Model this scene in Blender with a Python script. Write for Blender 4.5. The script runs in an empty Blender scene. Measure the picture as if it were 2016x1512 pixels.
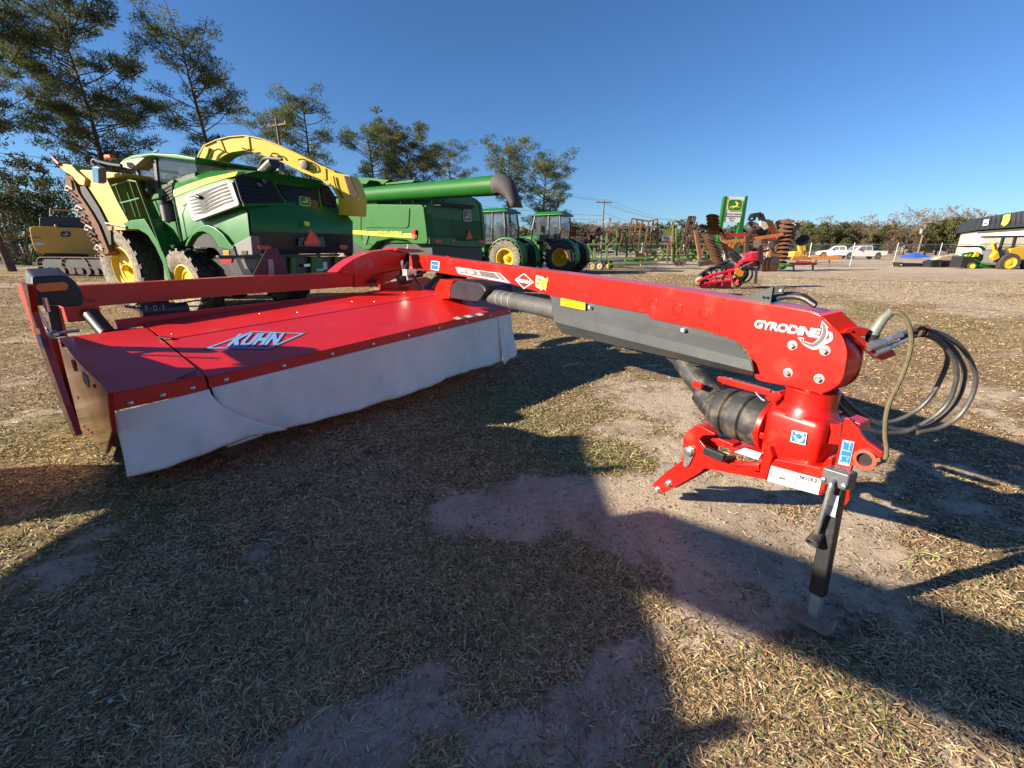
import bpy, math, random
import numpy as np
from mathutils import Vector, Matrix, Quaternion
S = bpy.context.scene
COL = S.collection
rnd = random.Random(7)
PI = math.pi

# ------------------------------------------------------------------ camera, light, exposure
FPX, EYE, PITCH = 850.0, 1.55, math.atan(268/850.0)
cam = bpy.data.cameras.new('camera'); camo = bpy.data.objects.new('camera', cam); COL.objects.link(camo)
cam.sensor_width = 36.0; cam.lens = 36.0*FPX/2016.0; cam.clip_start = 0.05; cam.clip_end = 3000
camo.location = (0, 0, EYE); camo.rotation_euler = (PI/2-PITCH, 0, 0)
S.camera = camo
SUN_EL, SUN_ROT = math.radians(22.3), math.atan2(-.972, -.235)
SUN_DIR = Vector((math.sin(SUN_ROT)*math.cos(SUN_EL), math.cos(SUN_ROT)*math.cos(SUN_EL), math.sin(SUN_EL)))
W = bpy.data.worlds.new('World'); S.world = W; W.use_nodes = True
nt = W.node_tree; nt.nodes.clear()
sky = nt.nodes.new('ShaderNodeTexSky'); sky.sky_type = 'NISHITA'; sky.sun_disc = False
sky.sun_elevation = SUN_EL; sky.sun_rotation = SUN_ROT
sky.air_density = 1.0; sky.dust_density = 0.25; sky.ozone_density = 3.0; sky.altitude = 50
bg = nt.nodes.new('ShaderNodeBackground'); bg.inputs[1].default_value = 0.12
wo = nt.nodes.new('ShaderNodeOutputWorld')
# deep clear autumn blue: per-channel contrast of the physical sky
sep = nt.nodes.new('ShaderNodeSeparateColor'); com = nt.nodes.new('ShaderNodeCombineColor'); nt.links.new(sky.outputs[0], sep.inputs[0])
for ch, (gain, power) in enumerate(((.200, 1.06), (.275, 1.02), (.380, 1.0))):
    a = nt.nodes.new('ShaderNodeMath'); a.operation = 'MULTIPLY'; a.inputs[1].default_value = .153; nt.links.new(sep.outputs[ch], a.inputs[0])
    p = nt.nodes.new('ShaderNodeMath'); p.operation = 'POWER'; p.inputs[1].default_value = power; nt.links.new(a.outputs[0], p.inputs[0])
    c = nt.nodes.new('ShaderNodeMath'); c.operation = 'MULTIPLY'; c.inputs[1].default_value = gain/.153/.84; nt.links.new(p.outputs[0], c.inputs[0]); nt.links.new(c.outputs[0], com.inputs[ch])
nt.links.new(com.outputs[0], bg.inputs[0]); nt.links.new(bg.outputs[0], wo.inputs[0])
sl = bpy.data.lights.new('sun', 'SUN'); sl.energy = 5.0; sl.angle = math.radians(0.53); sl.color = (1.0, .88, .71)
so = bpy.data.objects.new('sun', sl); COL.objects.link(so)
so.rotation_euler = (-SUN_DIR).to_track_quat('-Z', 'Y').to_euler()
S.view_settings.view_transform = 'Standard'; S.view_settings.look = 'None'
S.view_settings.gamma = 1.0; S.view_settings.use_curve_mapping = False
S.view_settings.exposure = 1.45

# ------------------------------------------------------------------ surveying helpers (photo measurements -> metres)
cpt, spt = math.cos(PITCH), math.sin(PITCH)
CAM = Vector((0, 0, EYE))
def V(*a): return Vector(a)
def ray(x, y):
    u = (x-1008)/FPX; v = (756-y)/FPX
    return Vector((u, cpt+v*spt, -spt+v*cpt))
def pz(x, y, z=0.0):
    d = ray(x, y); return CAM + d*((z-EYE)/d.z)
def pl(x, y, P, n):
    d = ray(x, y); return CAM + d*((Vector(P)-CAM).dot(n)/d.dot(n))
def pf(x, y, f): return CAM + ray(x, y)*f

# ------------------------------------------------------------------ materials
MATS = {}
def mat(name, col, rough=.5, metal=0., var=.12, scale=6., bump=0., coat=0., dirt=None, dirt_amt=0., spec=.5, bscale=None):
    """paint / rubber / steel: base colour with blotchy wear, optional dust layer and fine relief"""
    if name in MATS: return MATS[name]
    m = bpy.data.materials.new(name); m.use_nodes = True; t = m.node_tree; N = t.nodes; Lk = t.links
    b = N['Principled BSDF']
    tc = N.new('ShaderNodeTexCoord'); no = N.new('ShaderNodeTexNoise')
    no.inputs['Scale'].default_value = scale; no.inputs['Detail'].default_value = 6; no.inputs['Roughness'].default_value = .65
    Lk.new(tc.outputs['Object'], no.inputs['Vector'])
    cr = N.new('ShaderNodeValToRGB')
    c0 = [max(0, c*(1-var)) for c in col]; c1 = [min(1, c*(1+var)) for c in col]
    cr.color_ramp.elements[0].color = (*c0, 1); cr.color_ramp.elements[1].color = (*c1, 1)
    cr.color_ramp.elements[0].position = .3; cr.color_ramp.elements[1].position = .7
    Lk.new(no.outputs['Fac'], cr.inputs['Fac'])
    out = cr.outputs['Color']
    if dirt:
        n2 = N.new('ShaderNodeTexNoise'); n2.inputs['Scale'].default_value = scale*2.7; n2.inputs['Detail'].default_value = 8
        Lk.new(tc.outputs['Object'], n2.inputs['Vector'])
        r2 = N.new('ShaderNodeValToRGB'); r2.color_ramp.elements[0].position = .62-.35*dirt_amt; r2.color_ramp.elements[1].position = .85-.3*dirt_amt
        Lk.new(n2.outputs['Fac'], r2.inputs['Fac'])
        mx = N.new('ShaderNodeMixRGB'); mx.inputs[2].default_value = (*dirt, 1)
        mul = N.new('ShaderNodeMath'); mul.operation = 'MULTIPLY'; mul.inputs[1].default_value = min(1, dirt_amt*1.2)
        Lk.new(r2.outputs['Color'], mul.inputs[0]); Lk.new(mul.outputs[0], mx.inputs[0]); Lk.new(out, mx.inputs[1]); out = mx.outputs[0]
    Lk.new(out, b.inputs['Base Color'])
    rr = N.new('ShaderNodeMapRange'); rr.inputs[3].default_value = max(.02, rough-.06); rr.inputs[4].default_value = min(1, rough+.1)
    Lk.new(no.outputs['Fac'], rr.inputs[0]); Lk.new(rr.outputs[0], b.inputs['Roughness'])
    b.inputs['Metallic'].default_value = metal
    b.inputs['Specular IOR Level'].default_value = spec
    b.inputs['Coat Weight'].default_value = coat; b.inputs['Coat Roughness'].default_value = .08
    if bump:
        bn = N.new('ShaderNodeTexNoise'); bn.inputs['Scale'].default_value = bscale or scale*8; bn.inputs['Detail'].default_value = 5
        Lk.new(tc.outputs['Object'], bn.inputs['Vector'])
        bp = N.new('ShaderNodeBump'); bp.inputs['Strength'].default_value = bump; bp.inputs['Distance'].default_value = .02
        Lk.new(bn.outputs['Fac'], bp.inputs['Height']); Lk.new(bp.outputs[0], b.inputs['Normal'])
    MATS[name] = m; return m
dust = (.30, .23, .15)
RED = mat('red paint', (.47, .0075, .003), .32, 0, .10, 3, .016, coat=.35, dirt=dust, dirt_amt=.15, bscale=9)
REDD = mat('red paint deck', (.58, .010, .006), .38, 0, .07, 2.2, .03, coat=.12, dirt=dust, dirt_amt=.13, bscale=3)
BLK = mat('black plastic', (.016, .016, .018), .42, 0, .25, 8, .05, dirt=dust, dirt_amt=.15)
RUB = mat('rubber', (.022, .022, .023), .62, 0, .3, 6, .12, dirt=(.2, .16, .11), dirt_amt=.42)
RUBD = mat('tyre rubber dusty', (.10, .088, .07), .85, 0, .35, 5, .3, dirt=(.27, .22, .155), dirt_amt=.75)
HOSE = mat('hose rubber', (.018, .018, .02), .38, 0, .3, 14, .05)
GREY = mat('grey paint', (.06, .066, .067), .38, 0, .12, 4, .03, dirt=dust, dirt_amt=.1)
STEEL = mat('zinc steel', (.55, .55, .53), .32, .9, .15, 20, .05)
TUBE = mat('worn steel tube', (.085, .083, .082), .5, .1, .25, 9, .08)
CAN = mat('white canvas', (.80, .755, .68), .85, 0, .06, 2.5, .25, dirt=(.55, .49, .40), dirt_amt=.3, bscale=260)
SHINY = mat('steel sheet with reflection tint', (.62, .40, .27), .14, .95, .08, 3, .09, bscale=5)  # golden reflection of the dry ground is tinted into the metal colour
WHT = mat('white decal', (.56, .56, .55), .45, 0, .04)
BLU = mat('blue decal', (.02, .13, .48), .4, 0, .05)
LBL = mat('pale blue lettering', (.20, .38, .66), .4, 0, .04)
ORG = mat('amber reflector', (.85, .19, .01), .22, 0, .15, 30, .3, coat=.6, bscale=90)
YELR = mat('yellow reflector', (.85, .42, .01), .3, 0, .05)
DKG = mat('dark grey decal', (.11, .10, .10), .4, 0, .05)
RUST = mat('rust', (.13, .055, .028), .85, .1, .5, 7, .4, dirt=(.20, .085, .04), dirt_amt=.5)
RUSTD = mat('dark rust', (.075, .04, .027), .85, .1, .5, 7, .4)
GREEN = mat('green paint', (.010, .125, .017), .4, 0, .08, 1.5, .015, coat=.08, dirt=(.2, .2, .12), dirt_amt=.05, bscale=4, spec=.35)
GREENL = mat('green paint dusty', (.012, .105, .014), .5, 0, .1, 1.5, .02, dirt=(.10, .2, .06), dirt_amt=.10, spec=.22)
YEL = mat('yellow paint', (.60, .41, .006), .4, 0, .07, 2, .02, coat=.1, dirt=(.4, .3, .12), dirt_amt=.04)
YELP = mat('faded yellow paint', (.40, .29, .025), .5, 0, .1, 2, .03, dirt=(.4, .3, .15), dirt_amt=.1)
NAVY = mat('charcoal plastic', (.02, .023, .03), .35, 0, .2, 5, .03)
SILV = mat('silver plastic', (.14, .132, .125), .55, .15, .08, 6, .03)
REDL = mat('red lens', (.42, .01, .01), .2, 0, .1, 20)
SMV = mat('orange red reflective', (.9, .06, .015), .4, 0, .06)
MAROON = mat('dark maroon plate', (.06, .022, .03), .5, 0, .15)
OLIVE = mat('olive cord', (.11, .088, .045), .8, 0, .3, 40, .3)
DARKI = mat('dark interior', (.012, .012, .012), .7, 0, .3)
def glass(name, tint=(.55, .7, .72), rough=.03, a=.4):
    m = bpy.data.materials.new(name); m.use_nodes = True; t = m.node_tree; b = t.nodes['Principled BSDF']
    b.inputs['Base Color'].default_value = (*tint, 1); b.inputs['Roughness'].default_value = rough
    b.inputs['Alpha'].default_value = a; b.inputs['Specular IOR Level'].default_value = .8; b.inputs['Coat Weight'].default_value = .8
    return m
GLASS = glass('cab glass', (.10, .13, .14))

# ------------------------------------------------------------------ mesh builder
class MB:
    def __init__(s, org=(0, 0, 0)): s.v = []; s.f = []; s.o = Vector(org)
    def add(s, vs, fs):
        n = len(s.v); s.v += [tuple(x) for x in vs]; s.f += [tuple(i+n for i in f) for f in fs]; return s
    def box(s, c, d, ax=None):
        c = Vector(c); X, Y, Z = ax if ax else (V(1,0,0), V(0,1,0), V(0,0,1))
        X = Vector(X)*d[0]*.5; Y = Vector(Y)*d[1]*.5; Z = Vector(Z)*d[2]*.5
        vs = [c+X*i+Y*j+Z*k for k in (-1,1) for j in (-1,1) for i in (-1,1)]
        return s.add(vs, [(0,2,3,1),(4,5,7,6),(0,1,5,4),(2,6,7,3),(0,4,6,2),(1,3,7,5)])
    def bar(s, p, q, w, h, up=(0,0,1)):
        p = Vector(p); q = Vector(q); d = q-p; L = d.length; d = d/L; u = Vector(up)
        x = d.cross(u)
        if x.length < 1e-4: x = d.cross(V(1,0,0))
        x.normalize(); z = x.cross(d)
        return s.box((p+q)/2, (w, L, h), (x, d, z))
    def tube(s, pts, r, n=8, cap=True):
        pts = [Vector(p) for p in pts]; m = len(pts)
        rs = r if isinstance(r, (list, tuple)) else [r]*m
        t0 = (pts[1]-pts[0]).normalized(); u = t0.cross(V(0,0,1))
        if u.length < 1e-3: u = t0.cross(V(1,0,0))
        u.normalize(); vs = []; fs = []
        for i, p in enumerate(pts):
            t = (pts[min(i+1, m-1)]-pts[max(i-1, 0)]).normalized()
            u = (u-t*u.dot(t)); u.normalize(); w = t.cross(u)
            for k in range(n):
                a = 2*PI*k/n; vs.append(p+(u*math.cos(a)+w*math.sin(a))*rs[i])
        for i in range(m-1):
            for k in range(n):
                a = i*n+k; b = i*n+(k+1) % n; fs.append((a, b, b+n, a+n))
        if cap: fs.append(tuple(range(n-1, -1, -1))); fs.append(tuple((m-1)*n+k for k in range(n)))
        return s.add(vs, fs)
    def cyl(s, p, q, r, n=14): return s.tube([p, q], r, n)
    def lathe(s, c, ax, prof, n=24, cap=True):
        """prof = [(distance along axis, radius)]"""
        ax = Vector(ax).normalized(); c = Vector(c); u = ax.cross(V(0,0,1))
        if u.length < 1e-3: u = ax.cross(V(1,0,0))
        u.normalize(); w = ax.cross(u); vs = []; fs = []; m = len(prof)
        for (t, r) in prof:
            for k in range(n):
                a = 2*PI*k/n; vs.append(c+ax*t+(u*math.cos(a)+w*math.sin(a))*r)
        for i in range(m-1):
            for k in range(n):
                a = i*n+k; b = i*n+(k+1) % n; fs.append((a, b, b+n, a+n))
        if cap: fs.append(tuple(range(n-1, -1, -1))); fs.append(tuple((m-1)*n+k for k in range(n)))
        return s.add(vs, fs)
    def prism(s, poly, vec):
        poly = [Vector(p) for p in poly]; vec = Vector(vec); n = len(poly)
        vs = poly+[p+vec for p in poly]
        fs = [tuple(range(n)), tuple(range(2*n-1, n-1, -1))]+[(i, i+n, (i+1) % n+n, (i+1) % n) for i in range(n)]
        return s.add(vs, fs)
    def grid(s, rows, close=False):
        m = len(rows); n = len(rows[0]); vs = [p for r in rows for p in r]; fs = []
        for i in range(m-1):
            for j in range(n if close else n-1):
                k = (j+1) % n; fs.append((i*n+j, i*n+k, (i+1)*n+k, (i+1)*n+j))
        return s.add(vs, fs)
    def loft(s, rows, cap=True):
        n = len(rows[0]); m = len(rows); s.grid(rows, True)
        b = len(s.v)-n*m
        if cap: s.f.append(tuple(b+k for k in range(n-1, -1, -1))); s.f.append(tuple(b+(m-1)*n+k for k in range(n)))
        return s
    def ball(s, c, r, n=10, sc=(1,1,1)):
        c = Vector(c); rows = []
        for i in range(1, n//2):
            th = PI*i/(n//2); rows.append([c+V(r*sc[0]*math.sin(th)*math.cos(2*PI*k/n), r*sc[1]*math.sin(th)*math.sin(2*PI*k/n), r*sc[2]*math.cos(th)) for k in range(n)])
        return s.loft(rows)
    def build(s, name, m, parent=None, bev=0., smooth=False, solid=0., label=None, segs=2):
        me = bpy.data.meshes.new(name)
        o = s.o
        me.from_pydata([(v[0]-o.x, v[1]-o.y, v[2]-o.z) for v in s.v], [], s.f)
        fix(me)
        me.materials.append(m)
        ob = bpy.data.objects.new(name, me); COL.objects.link(ob)
        if parent: ob.parent = parent
        if solid:
            md = ob.modifiers.new('thick', 'SOLIDIFY'); md.thickness = solid; md.offset = 0
        if bev:
            md = ob.modifiers.new('bevel', 'BEVEL'); md.width = bev; md.segments = segs; md.limit_method = 'ANGLE'; md.angle_limit = math.radians(35)
            md.harden_normals = True
        if smooth or bev: smooth_mesh(me, 40 if smooth else 30)
        if label: ob['label'] = label
        return ob
def fix(me):
    import bmesh
    bm = bmesh.new(); bm.from_mesh(me); bmesh.ops.recalc_face_normals(bm, faces=bm.faces); bm.to_mesh(me); bm.free()
def smooth_mesh(me, ang=35):
    me.shade_smooth()
    try: me.set_sharp_from_angle(angle=math.radians(ang))
    except Exception: pass
def root(name, label, cat, loc, rz=0., group=None):
    o = bpy.data.objects.new(name, None); COL.objects.link(o); o.empty_display_size = .2
    o.location = loc; o.rotation_euler = (0, 0, rz); o['label'] = label; o['category'] = cat
    if group: o['group'] = group
    return o
def tag(o, label=None, cat=None, group=None, kind=None):
    if label: o['label'] = label
    if cat: o['category'] = cat
    if group: o['group'] = group
    if kind: o['kind'] = kind
    return o
def copy_tree(o, parent=None):
    c = o.copy(); COL.objects.link(c)
    if parent: c.parent = parent
    for ch in list(o.children): copy_tree(ch, c)
    return c
def text(name, st, P, X, Y, m, parent=None, org=(0,0,0), bold=.02, shear=0., ext=.15, spacing=1.0):
    """lettering st filling the parallelogram P, P+X, P+X+Y; raised a little along X x Y"""
    cu = bpy.data.curves.new(name, 'FONT'); cu.body = st; cu.size = 1; cu.offset = bold; cu.shear = shear; cu.space_character = spacing
    cu.resolution_u = 3
    tmp = bpy.data.objects.new('tmp', cu); COL.objects.link(tmp)
    dg = bpy.context.evaluated_depsgraph_get(); me = bpy.data.meshes.new_from_object(tmp.evaluated_get(dg))
    bpy.data.objects.remove(tmp); bpy.data.curves.remove(cu)
    n = len(me.vertices); co = np.empty(n*3); me.vertices.foreach_get('co', co); co = co.reshape(-1, 3)
    lo = co.min(0); hi = co.max(0); q = (co[:, :2]-lo[:2])/(hi[:2]-lo[:2])
    X = np.array(X); Y = np.array(Y); P = np.array(P)-np.array(org)
    w = P+q[:, :1]*X+q[:, 1:2]*Y
    me.vertices.foreach_set('co', w.ravel()); me.update(); me.name = name
    me.materials.clear(); me.materials.append(m)
    ob = bpy.data.objects.new(name, me); COL.objects.link(ob)
    if parent: ob.parent = parent
    return ob
def bez(pts, n=8):
    """smooth curve through points (Catmull-Rom)"""
    pts = [Vector(p) for p in pts]; P = [pts[0]*2-pts[1]]+pts+[pts[-1]*2-pts[-2]]; out = []
    for i in range(1, len(P)-2):
        for k in range(n):
            t = k/n; a, b, c, d = P[i-1:i+3]
            out.append(.5*((2*b)+(c-a)*t+(2*a-5*b+4*c-d)*t*t+(3*b-a-3*c+d)*t*t*t))
    out.append(pts[-1]); return out
DEER = [(.02,.30),(.12,.36),(.30,.40),(.52,.44),(.62,.50),(.66,.60),(.60,.68),(.52,.72),(.54,.78),(.46,.88),(.56,.82),(.58,.94),(.64,.80),(.74,.76),(.80,.68),(.88,.66),(.86,.60),(.78,.58),(.76,.48),(.74,.40),(.84,.34),(.98,.30),(.97,.26),(.82,.28),(.70,.30),(.60,.30),(.44,.24),(.34,.12),(.28,.10),(.36,.26),(.24,.28),(.14,.26),(.04,.14),(.00,.16),(.10,.30)]
def badge(P, X, Y, ground, ink, parent, org, lift, rim=None, name='emblem'):
    """rounded square emblem with a leaping deer"""
    P = Vector(P); X = Vector(X); Y = Vector(Y); n = X.cross(Y).normalized()*lift
    def rr(k, c=.22):
        out = []
        for (cx, cy, a0) in ((1-c,1-c,0),(c,1-c,90),(c,c,180),(1-c,c,270)):
            for i in range(5):
                a = math.radians(a0+i*22.5); out.append(((cx+c*math.cos(a)-.5)*k+.5, (cy+c*math.sin(a)-.5)*k+.5))
        return [P+X*a+Y*b for a, b in out]
    if rim: 
        e = MB(org).prism([p+n*.0 for p in rr(1.0)], n).build(name, rim, parent)
        MB(org).prism([p+n*1.02 for p in rr(.88)], n*.5).build('emblem_field', ground, e)
    else: e = MB(org).prism(rr(1.0), n).build(name, ground, parent)
    MB(org).prism([P+X*(.14+.72*a)+Y*(.10+.80*b)+n*1.6 for a, b in DEER], n*.5).build('leaping_deer', ink, e)
    return e
# ------------------------------------------------------------------ ground
def vnoise(x, y, seed=0):
    xi = np.floor(x).astype(np.int64); yi = np.floor(y).astype(np.int64); fx = x-xi; fy = y-yi
    fx = fx*fx*(3-2*fx); fy = fy*fy*(3-2*fy)
    def h(a, b):
        n = (a*374761393+b*668265263+seed*982451653) & 0xffffffff
        n = ((n ^ (n >> 13))*1274126177) & 0xffffffff
        return ((n ^ (n >> 16)) & 0xffff)/65535.0
    return (h(xi, yi)*(1-fx)+h(xi+1, yi)*fx)*(1-fy)+(h(xi, yi+1)*(1-fx)+h(xi+1, yi+1)*fx)*fy
def fbm(x, y, seed=0, o=4):
    s = 0; a = .5; t = 0
    for k in range(o): s = s+a*vnoise(x*2**k+k*17.3, y*2**k+k*9.1, seed+k); t += a; a *= .5
    return s/t
# bare spots (+) and thick turf (-) surveyed from the photograph: px, py, radius m, weight
SPOTS = [(pz(x, y), r, w) for x, y, r, w in (
    (980, 970, .45, 1.6), (1120, 990, .42, 1.6), (1250, 1010, .45, 1.5), (1350, 1050, .40, 1.2), (900, 1010, .25, .8), (1420, 960, .45, .9), (1500, 1060, .35, .7), (1250, 880, .5, .7), (1330, 790, .7, .9),
    (760, 1420, .14, .8), (720, 1510, .16, .8), (1230, 1330, .16, .8), (1150, 1420, .13, .7), (990, 1450, .10, .6), (620, 1480, .1, .5), (1290, 1250, .12, .6), (860, 1240, .12, .6), (930, 1330, .14, .5), (120, 1110, .3, .6), (1850, 930, .6, .9), (1700, 1080, .35, .8), (1560, 1120, .3, .6), (1600, 900, .6, .7), (1500, 820, .6, .7), (1380, 1180, .2, .5), (1750, 1180, .25, .5), (1550,1480,.12,.5),
    (1205, 905, .3, -1.6), (1010, 1120, .22, -1.0), (700, 1100, .35, -.9), (1010, 1260, .3, -.7), (950, 870, .8, -.8), (1050, 780, 1.0, -.7), (640, 1010, .6, -.5), (1250, 1150, .3, -.7), (400, 1250, .5, -.6), (60, 890, .5, -.8), (1050, 1200, .3, -.5), (1900, 1300, .5, -.4), (1600, 1400, .3, -.5))]
GREENS = [(pz(x, y), r, w) for x, y, r, w in ((1205, 905, .32, 1.4), (1060, 790, 1.1, .7), (980, 860, .8, .6), (80, 880, .8, 1.3), (100, 820, .8, 1.0), (150, 1050, .5, 1.3), (60, 1110, .4, 1.0), (400, 1210, .4, .6), (1250, 980, .3, .3), (1700, 620, 3., .3), (1680, 1420, .25, .4), (1900, 1180, .3, .5), (300, 1000, .4, .6), (500, 1280, .5, .4))]
def bare(x, y):
    b = .28+1.5*(fbm(x*.9, y*.9, 3)-.5)+.9*(fbm(x*3.1, y*3.1, 8, 3)-.5)+.8*(fbm(x*9.5, y*9.5, 18, 3)-.5)
    for P, r, w in SPOTS: b = b+.62*w*np.exp(-((x-P.x)**2+(y-P.y)**2)/(r*r))
    b = b+.6*np.clip((x-9.5+3*(fbm(x*.3, y*.3, 61)-.5))/4, 0, 1)*np.clip((y-5)/4, 0, 1)
    return np.clip(b, 0, 1)
def greenness(x, y):
    g = .17+1.3*np.clip(fbm(x*.55+5, y*.55, 21)-.5, -.2, 1)+.9*np.clip(fbm(x*2.3, y*2.3, 33)-.52, -.1, 1)
    for P, r, w in GREENS: g = g+.55*w*np.exp(-((x-P.x)**2+(y-P.y)**2)/(r*r))
    return np.clip(g, 0, 1)
def height(x, y):
    near = np.exp(-((x**2+y**2)/400.))
    return near*(.035*(fbm(x*.8, y*.8, 11)-.5)+.022*(fbm(x*4, y*4, 12, 3)-.5))
def axis(a, b, lo, hi, st):
    out = list(np.arange(a, b, st)); v = b; d = st
    while v < hi: d *= 1.16; v += d; out.append(min(v, hi))
    v = a; d = st; pre = []
    while v > lo: d *= 1.16; v -= d; pre.append(max(v, lo))
    return np.array(pre[::-1]+out)
gx = axis(-5, 5, -900, 900, .055); gy = axis(.2, 7.5, -300, 1500, .055)
X, Y = np.meshgrid(gx, gy); Z = height(X, Y)
nx, ny = len(gx), len(gy)
gm = bpy.data.meshes.new('ground')
idx = np.arange(nx*ny).reshape(ny, nx)
fc = np.stack([idx[:-1, :-1], idx[:-1, 1:], idx[1:, 1:], idx[1:, :-1]], -1).reshape(-1, 4)
gm.vertices.add(nx*ny); gm.vertices.foreach_set('co', np.stack([X, Y, Z], -1).astype(np.float32).ravel())
gm.loops.add(fc.size); gm.loops.foreach_set('vertex_index', fc.astype(np.int32).ravel())
gm.polygons.add(len(fc)); gm.polygons.foreach_set('loop_start', np.arange(0, fc.size, 4, dtype=np.int32)); gm.polygons.foreach_set('loop_total', np.full(len(fc), 4, np.int32))
gm.update(); gm.validate(); gm.shade_smooth()
at = gm.attributes.new('bare', 'FLOAT', 'POINT'); at.data.foreach_set('value', bare(X, Y).astype(np.float32).ravel())
at = gm.attributes.new('far_turf', 'FLOAT', 'POINT'); rr0 = np.clip((np.hypot(X, Y)-2.5)/8, 0, 1); at.data.foreach_set('value', rr0.astype(np.float32).ravel())
at = gm.attributes.new('lush', 'FLOAT', 'POINT'); at.data.foreach_set('value', greenness(X, Y).astype(np.float32).ravel())
def ground_mat(name, fixed=None):
    m = bpy.data.materials.new(name); m.use_nodes = True; t = m.node_tree; N = t.nodes; L = t.links; b = N['Principled BSDF']
    b.inputs['Roughness'].default_value = .95; b.inputs['Specular IOR Level'].default_value = .15
    geo = N.new('ShaderNodeNewGeometry')
    def noise(sc, det=6, ro=.6):
        n = N.new('ShaderNodeTexNoise'); n.inputs['Scale'].default_value = sc; n.inputs['Detail'].default_value = det; n.inputs['Roughness'].default_value = ro
        L.new(geo.outputs['Position'], n.inputs['Vector']); return n.outputs['Fac']
    def ramp(f, *st):
        r = N.new('ShaderNodeValToRGB'); e = r.color_ramp.elements
        while len(e) < len(st): e.new(.5)
        for k, (p, c) in enumerate(st): e[k].position = p; e[k].color = (*c, 1)
        L.new(f, r.inputs[0]); return r.outputs[0]
    def mix(f, a, c):
        x = N.new('ShaderNodeMixRGB')
        L.new(f, x.inputs[0]); L.new(a, x.inputs[1]); L.new(c, x.inputs[2]); return x.outputs[0]
    def mth(op, a, c):
        x = N.new('ShaderNodeMath'); x.operation = op
        for i, q in enumerate((a, c)):
            if isinstance(q, (int, float)): x.inputs[i].default_value = q
            else: L.new(q, x.inputs[i])
        return x.outputs[0]
    sand = mix(noise(60, 4), ramp(noise(2.3), (.3, (.42, .325, .225)), (.7, (.54, .435, .32))), ramp(noise(220, 3), (.35, (.26, .195, .135)), (.65, (.55, .46, .35))))
    straw = ramp(noise(95, 5, .75), (.25, (.075, .05, .03)), (.48, (.23, .16, .085)), (.72, (.46, .34, .18)))
    green = ramp(noise(80, 5, .75), (.3, (.06, .065, .02)), (.6, (.20, .19, .06)), (.75, (.34, .30, .12)))
    if fixed is None:
        a1 = N.new('ShaderNodeAttribute'); a1.attribute_name = 'bare'; a2 = N.new('ShaderNodeAttribute'); a2.attribute_name = 'lush'
        fb, fl = a1.outputs['Fac'], a2.outputs['Fac']
        # beyond the meshed detail the broad patches come from noise
        gl = mth('ADD', mth('MULTIPLY', fl, 1.1), mth('MULTIPLY', mth('SUBTRACT', noise(.35, 5), .5), 1.0))
        a3 = N.new('ShaderNodeAttribute'); a3.attribute_name = 'far_turf'
        thatch = ramp(noise(120, 6, .8), (.25, (.04, .028, .02)), (.5, (.12, .085, .052)), (.72, (.30, .22, .125)))
        straw = mix(a3.outputs['Fac'], thatch, straw)
        gf = ramp(gl, (.3, (0,)*3), (.95, (.8,)*3))
        turf = mix(gf, straw, green)
        turf = mix(ramp(noise(.22, 6), (.42, (0,)*3), (.68, (.55,)*3)), turf, ramp(noise(40), (.3, (.25, .155, .09)), (.7, (.40, .27, .16))))
        bb = mth('ADD', fb, mth('MULTIPLY', mth('SUBTRACT', noise(22, 7, .75), .5), 1.5))
        col = mix(ramp(bb, (.40, (0,)*3), (.74, (1,)*3)), turf, sand)
        blot = ramp(mth('ADD', mth('MULTIPLY', noise(1.7, 7, .7), .6), mth('MULTIPLY', noise(7, 6, .7), .4)), (.32, (.50, .46, .42)), (.52, (1, 1, 1)), (.70, (1.12, 1.08, 1.0)))
        mm = N.new('ShaderNodeMixRGB'); mm.blend_type = 'MULTIPLY'; mm.inputs[0].default_value = 1; L.new(col, mm.inputs[1]); L.new(blot, mm.inputs[2]); col = mm.outputs[0]
    else:
        col = mix(ramp(noise(1.2, 7), (.35, (0,)*3), (.7, (1,)*3)), sand, ramp(noise(.5, 6), (.3, (.22, .15, .09)), (.7, (.33, .245, .16))))
    L.new(col, b.inputs['Base Color'])
    bp = N.new('ShaderNodeBump'); bp.inputs['Strength'].default_value = .55; bp.inputs['Distance'].default_value = .025
    L.new(mth('ADD', noise(55, 8, .7), mth('MULTIPLY', noise(9, 4), 1.2)), bp.inputs['Height']); L.new(bp.outputs[0], b.inputs['Normal'])
    return m
GM = ground_mat('turf and sand'); gm.materials.append(GM)
gro = bpy.data.objects.new('ground', gm); COL.objects.link(gro); gro['kind'] = 'structure'

# dry grass: individual bent blades, thick near the camera and thinning with distance
NB = 800000
jfx, jfy = pz(1600, 1222).x, pz(1600, 1222).y
g = np.random.default_rng(5)
rad = .75*np.exp(g.random(NB*2)*math.log(38/.75)); th = g.uniform(-1.05, 1.05, NB*2)
bx = rad*np.sin(th); by = rad*np.cos(th)
bare_b = bare(bx, by); keep = (g.random(NB*2) > np.clip(bare_b*1.35-.10, 0, .965)*np.clip(1.3-rad/25, .3, 1)) & (g.random(NB*2) < np.clip(.15+1.9*(fbm(bx*7, by*7, 51, 3)-.22), .12, 1)) & ~((by > 20-.0*bx) & (by > 36-.55*bx)) & ((bx-1.34)**2+(by-1.47)**2 > .10**2) & (np.abs((bx-1.34)*.97-(by-1.47)*.3) > -9) & ~((np.abs(bx-jfx) < .22) & (np.abs(by-jfy) < .10))
bx, by, rad = bx[keep][:NB], by[keep][:NB], rad[keep][:NB]; nb = len(bx)
gr = greenness(bx, by)
isg = g.random(nb) < np.clip(gr*.55-.03, 0.03, .6)
ln = g.gamma(3.2, .0088, nb)*(.88+.055*rad)*np.where(isg, 1.05, 1.); ln = np.clip(ln, .012, .14+.004*rad)
wd = (.0008+.0009*g.random(nb))*(1+.32*rad)
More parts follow.
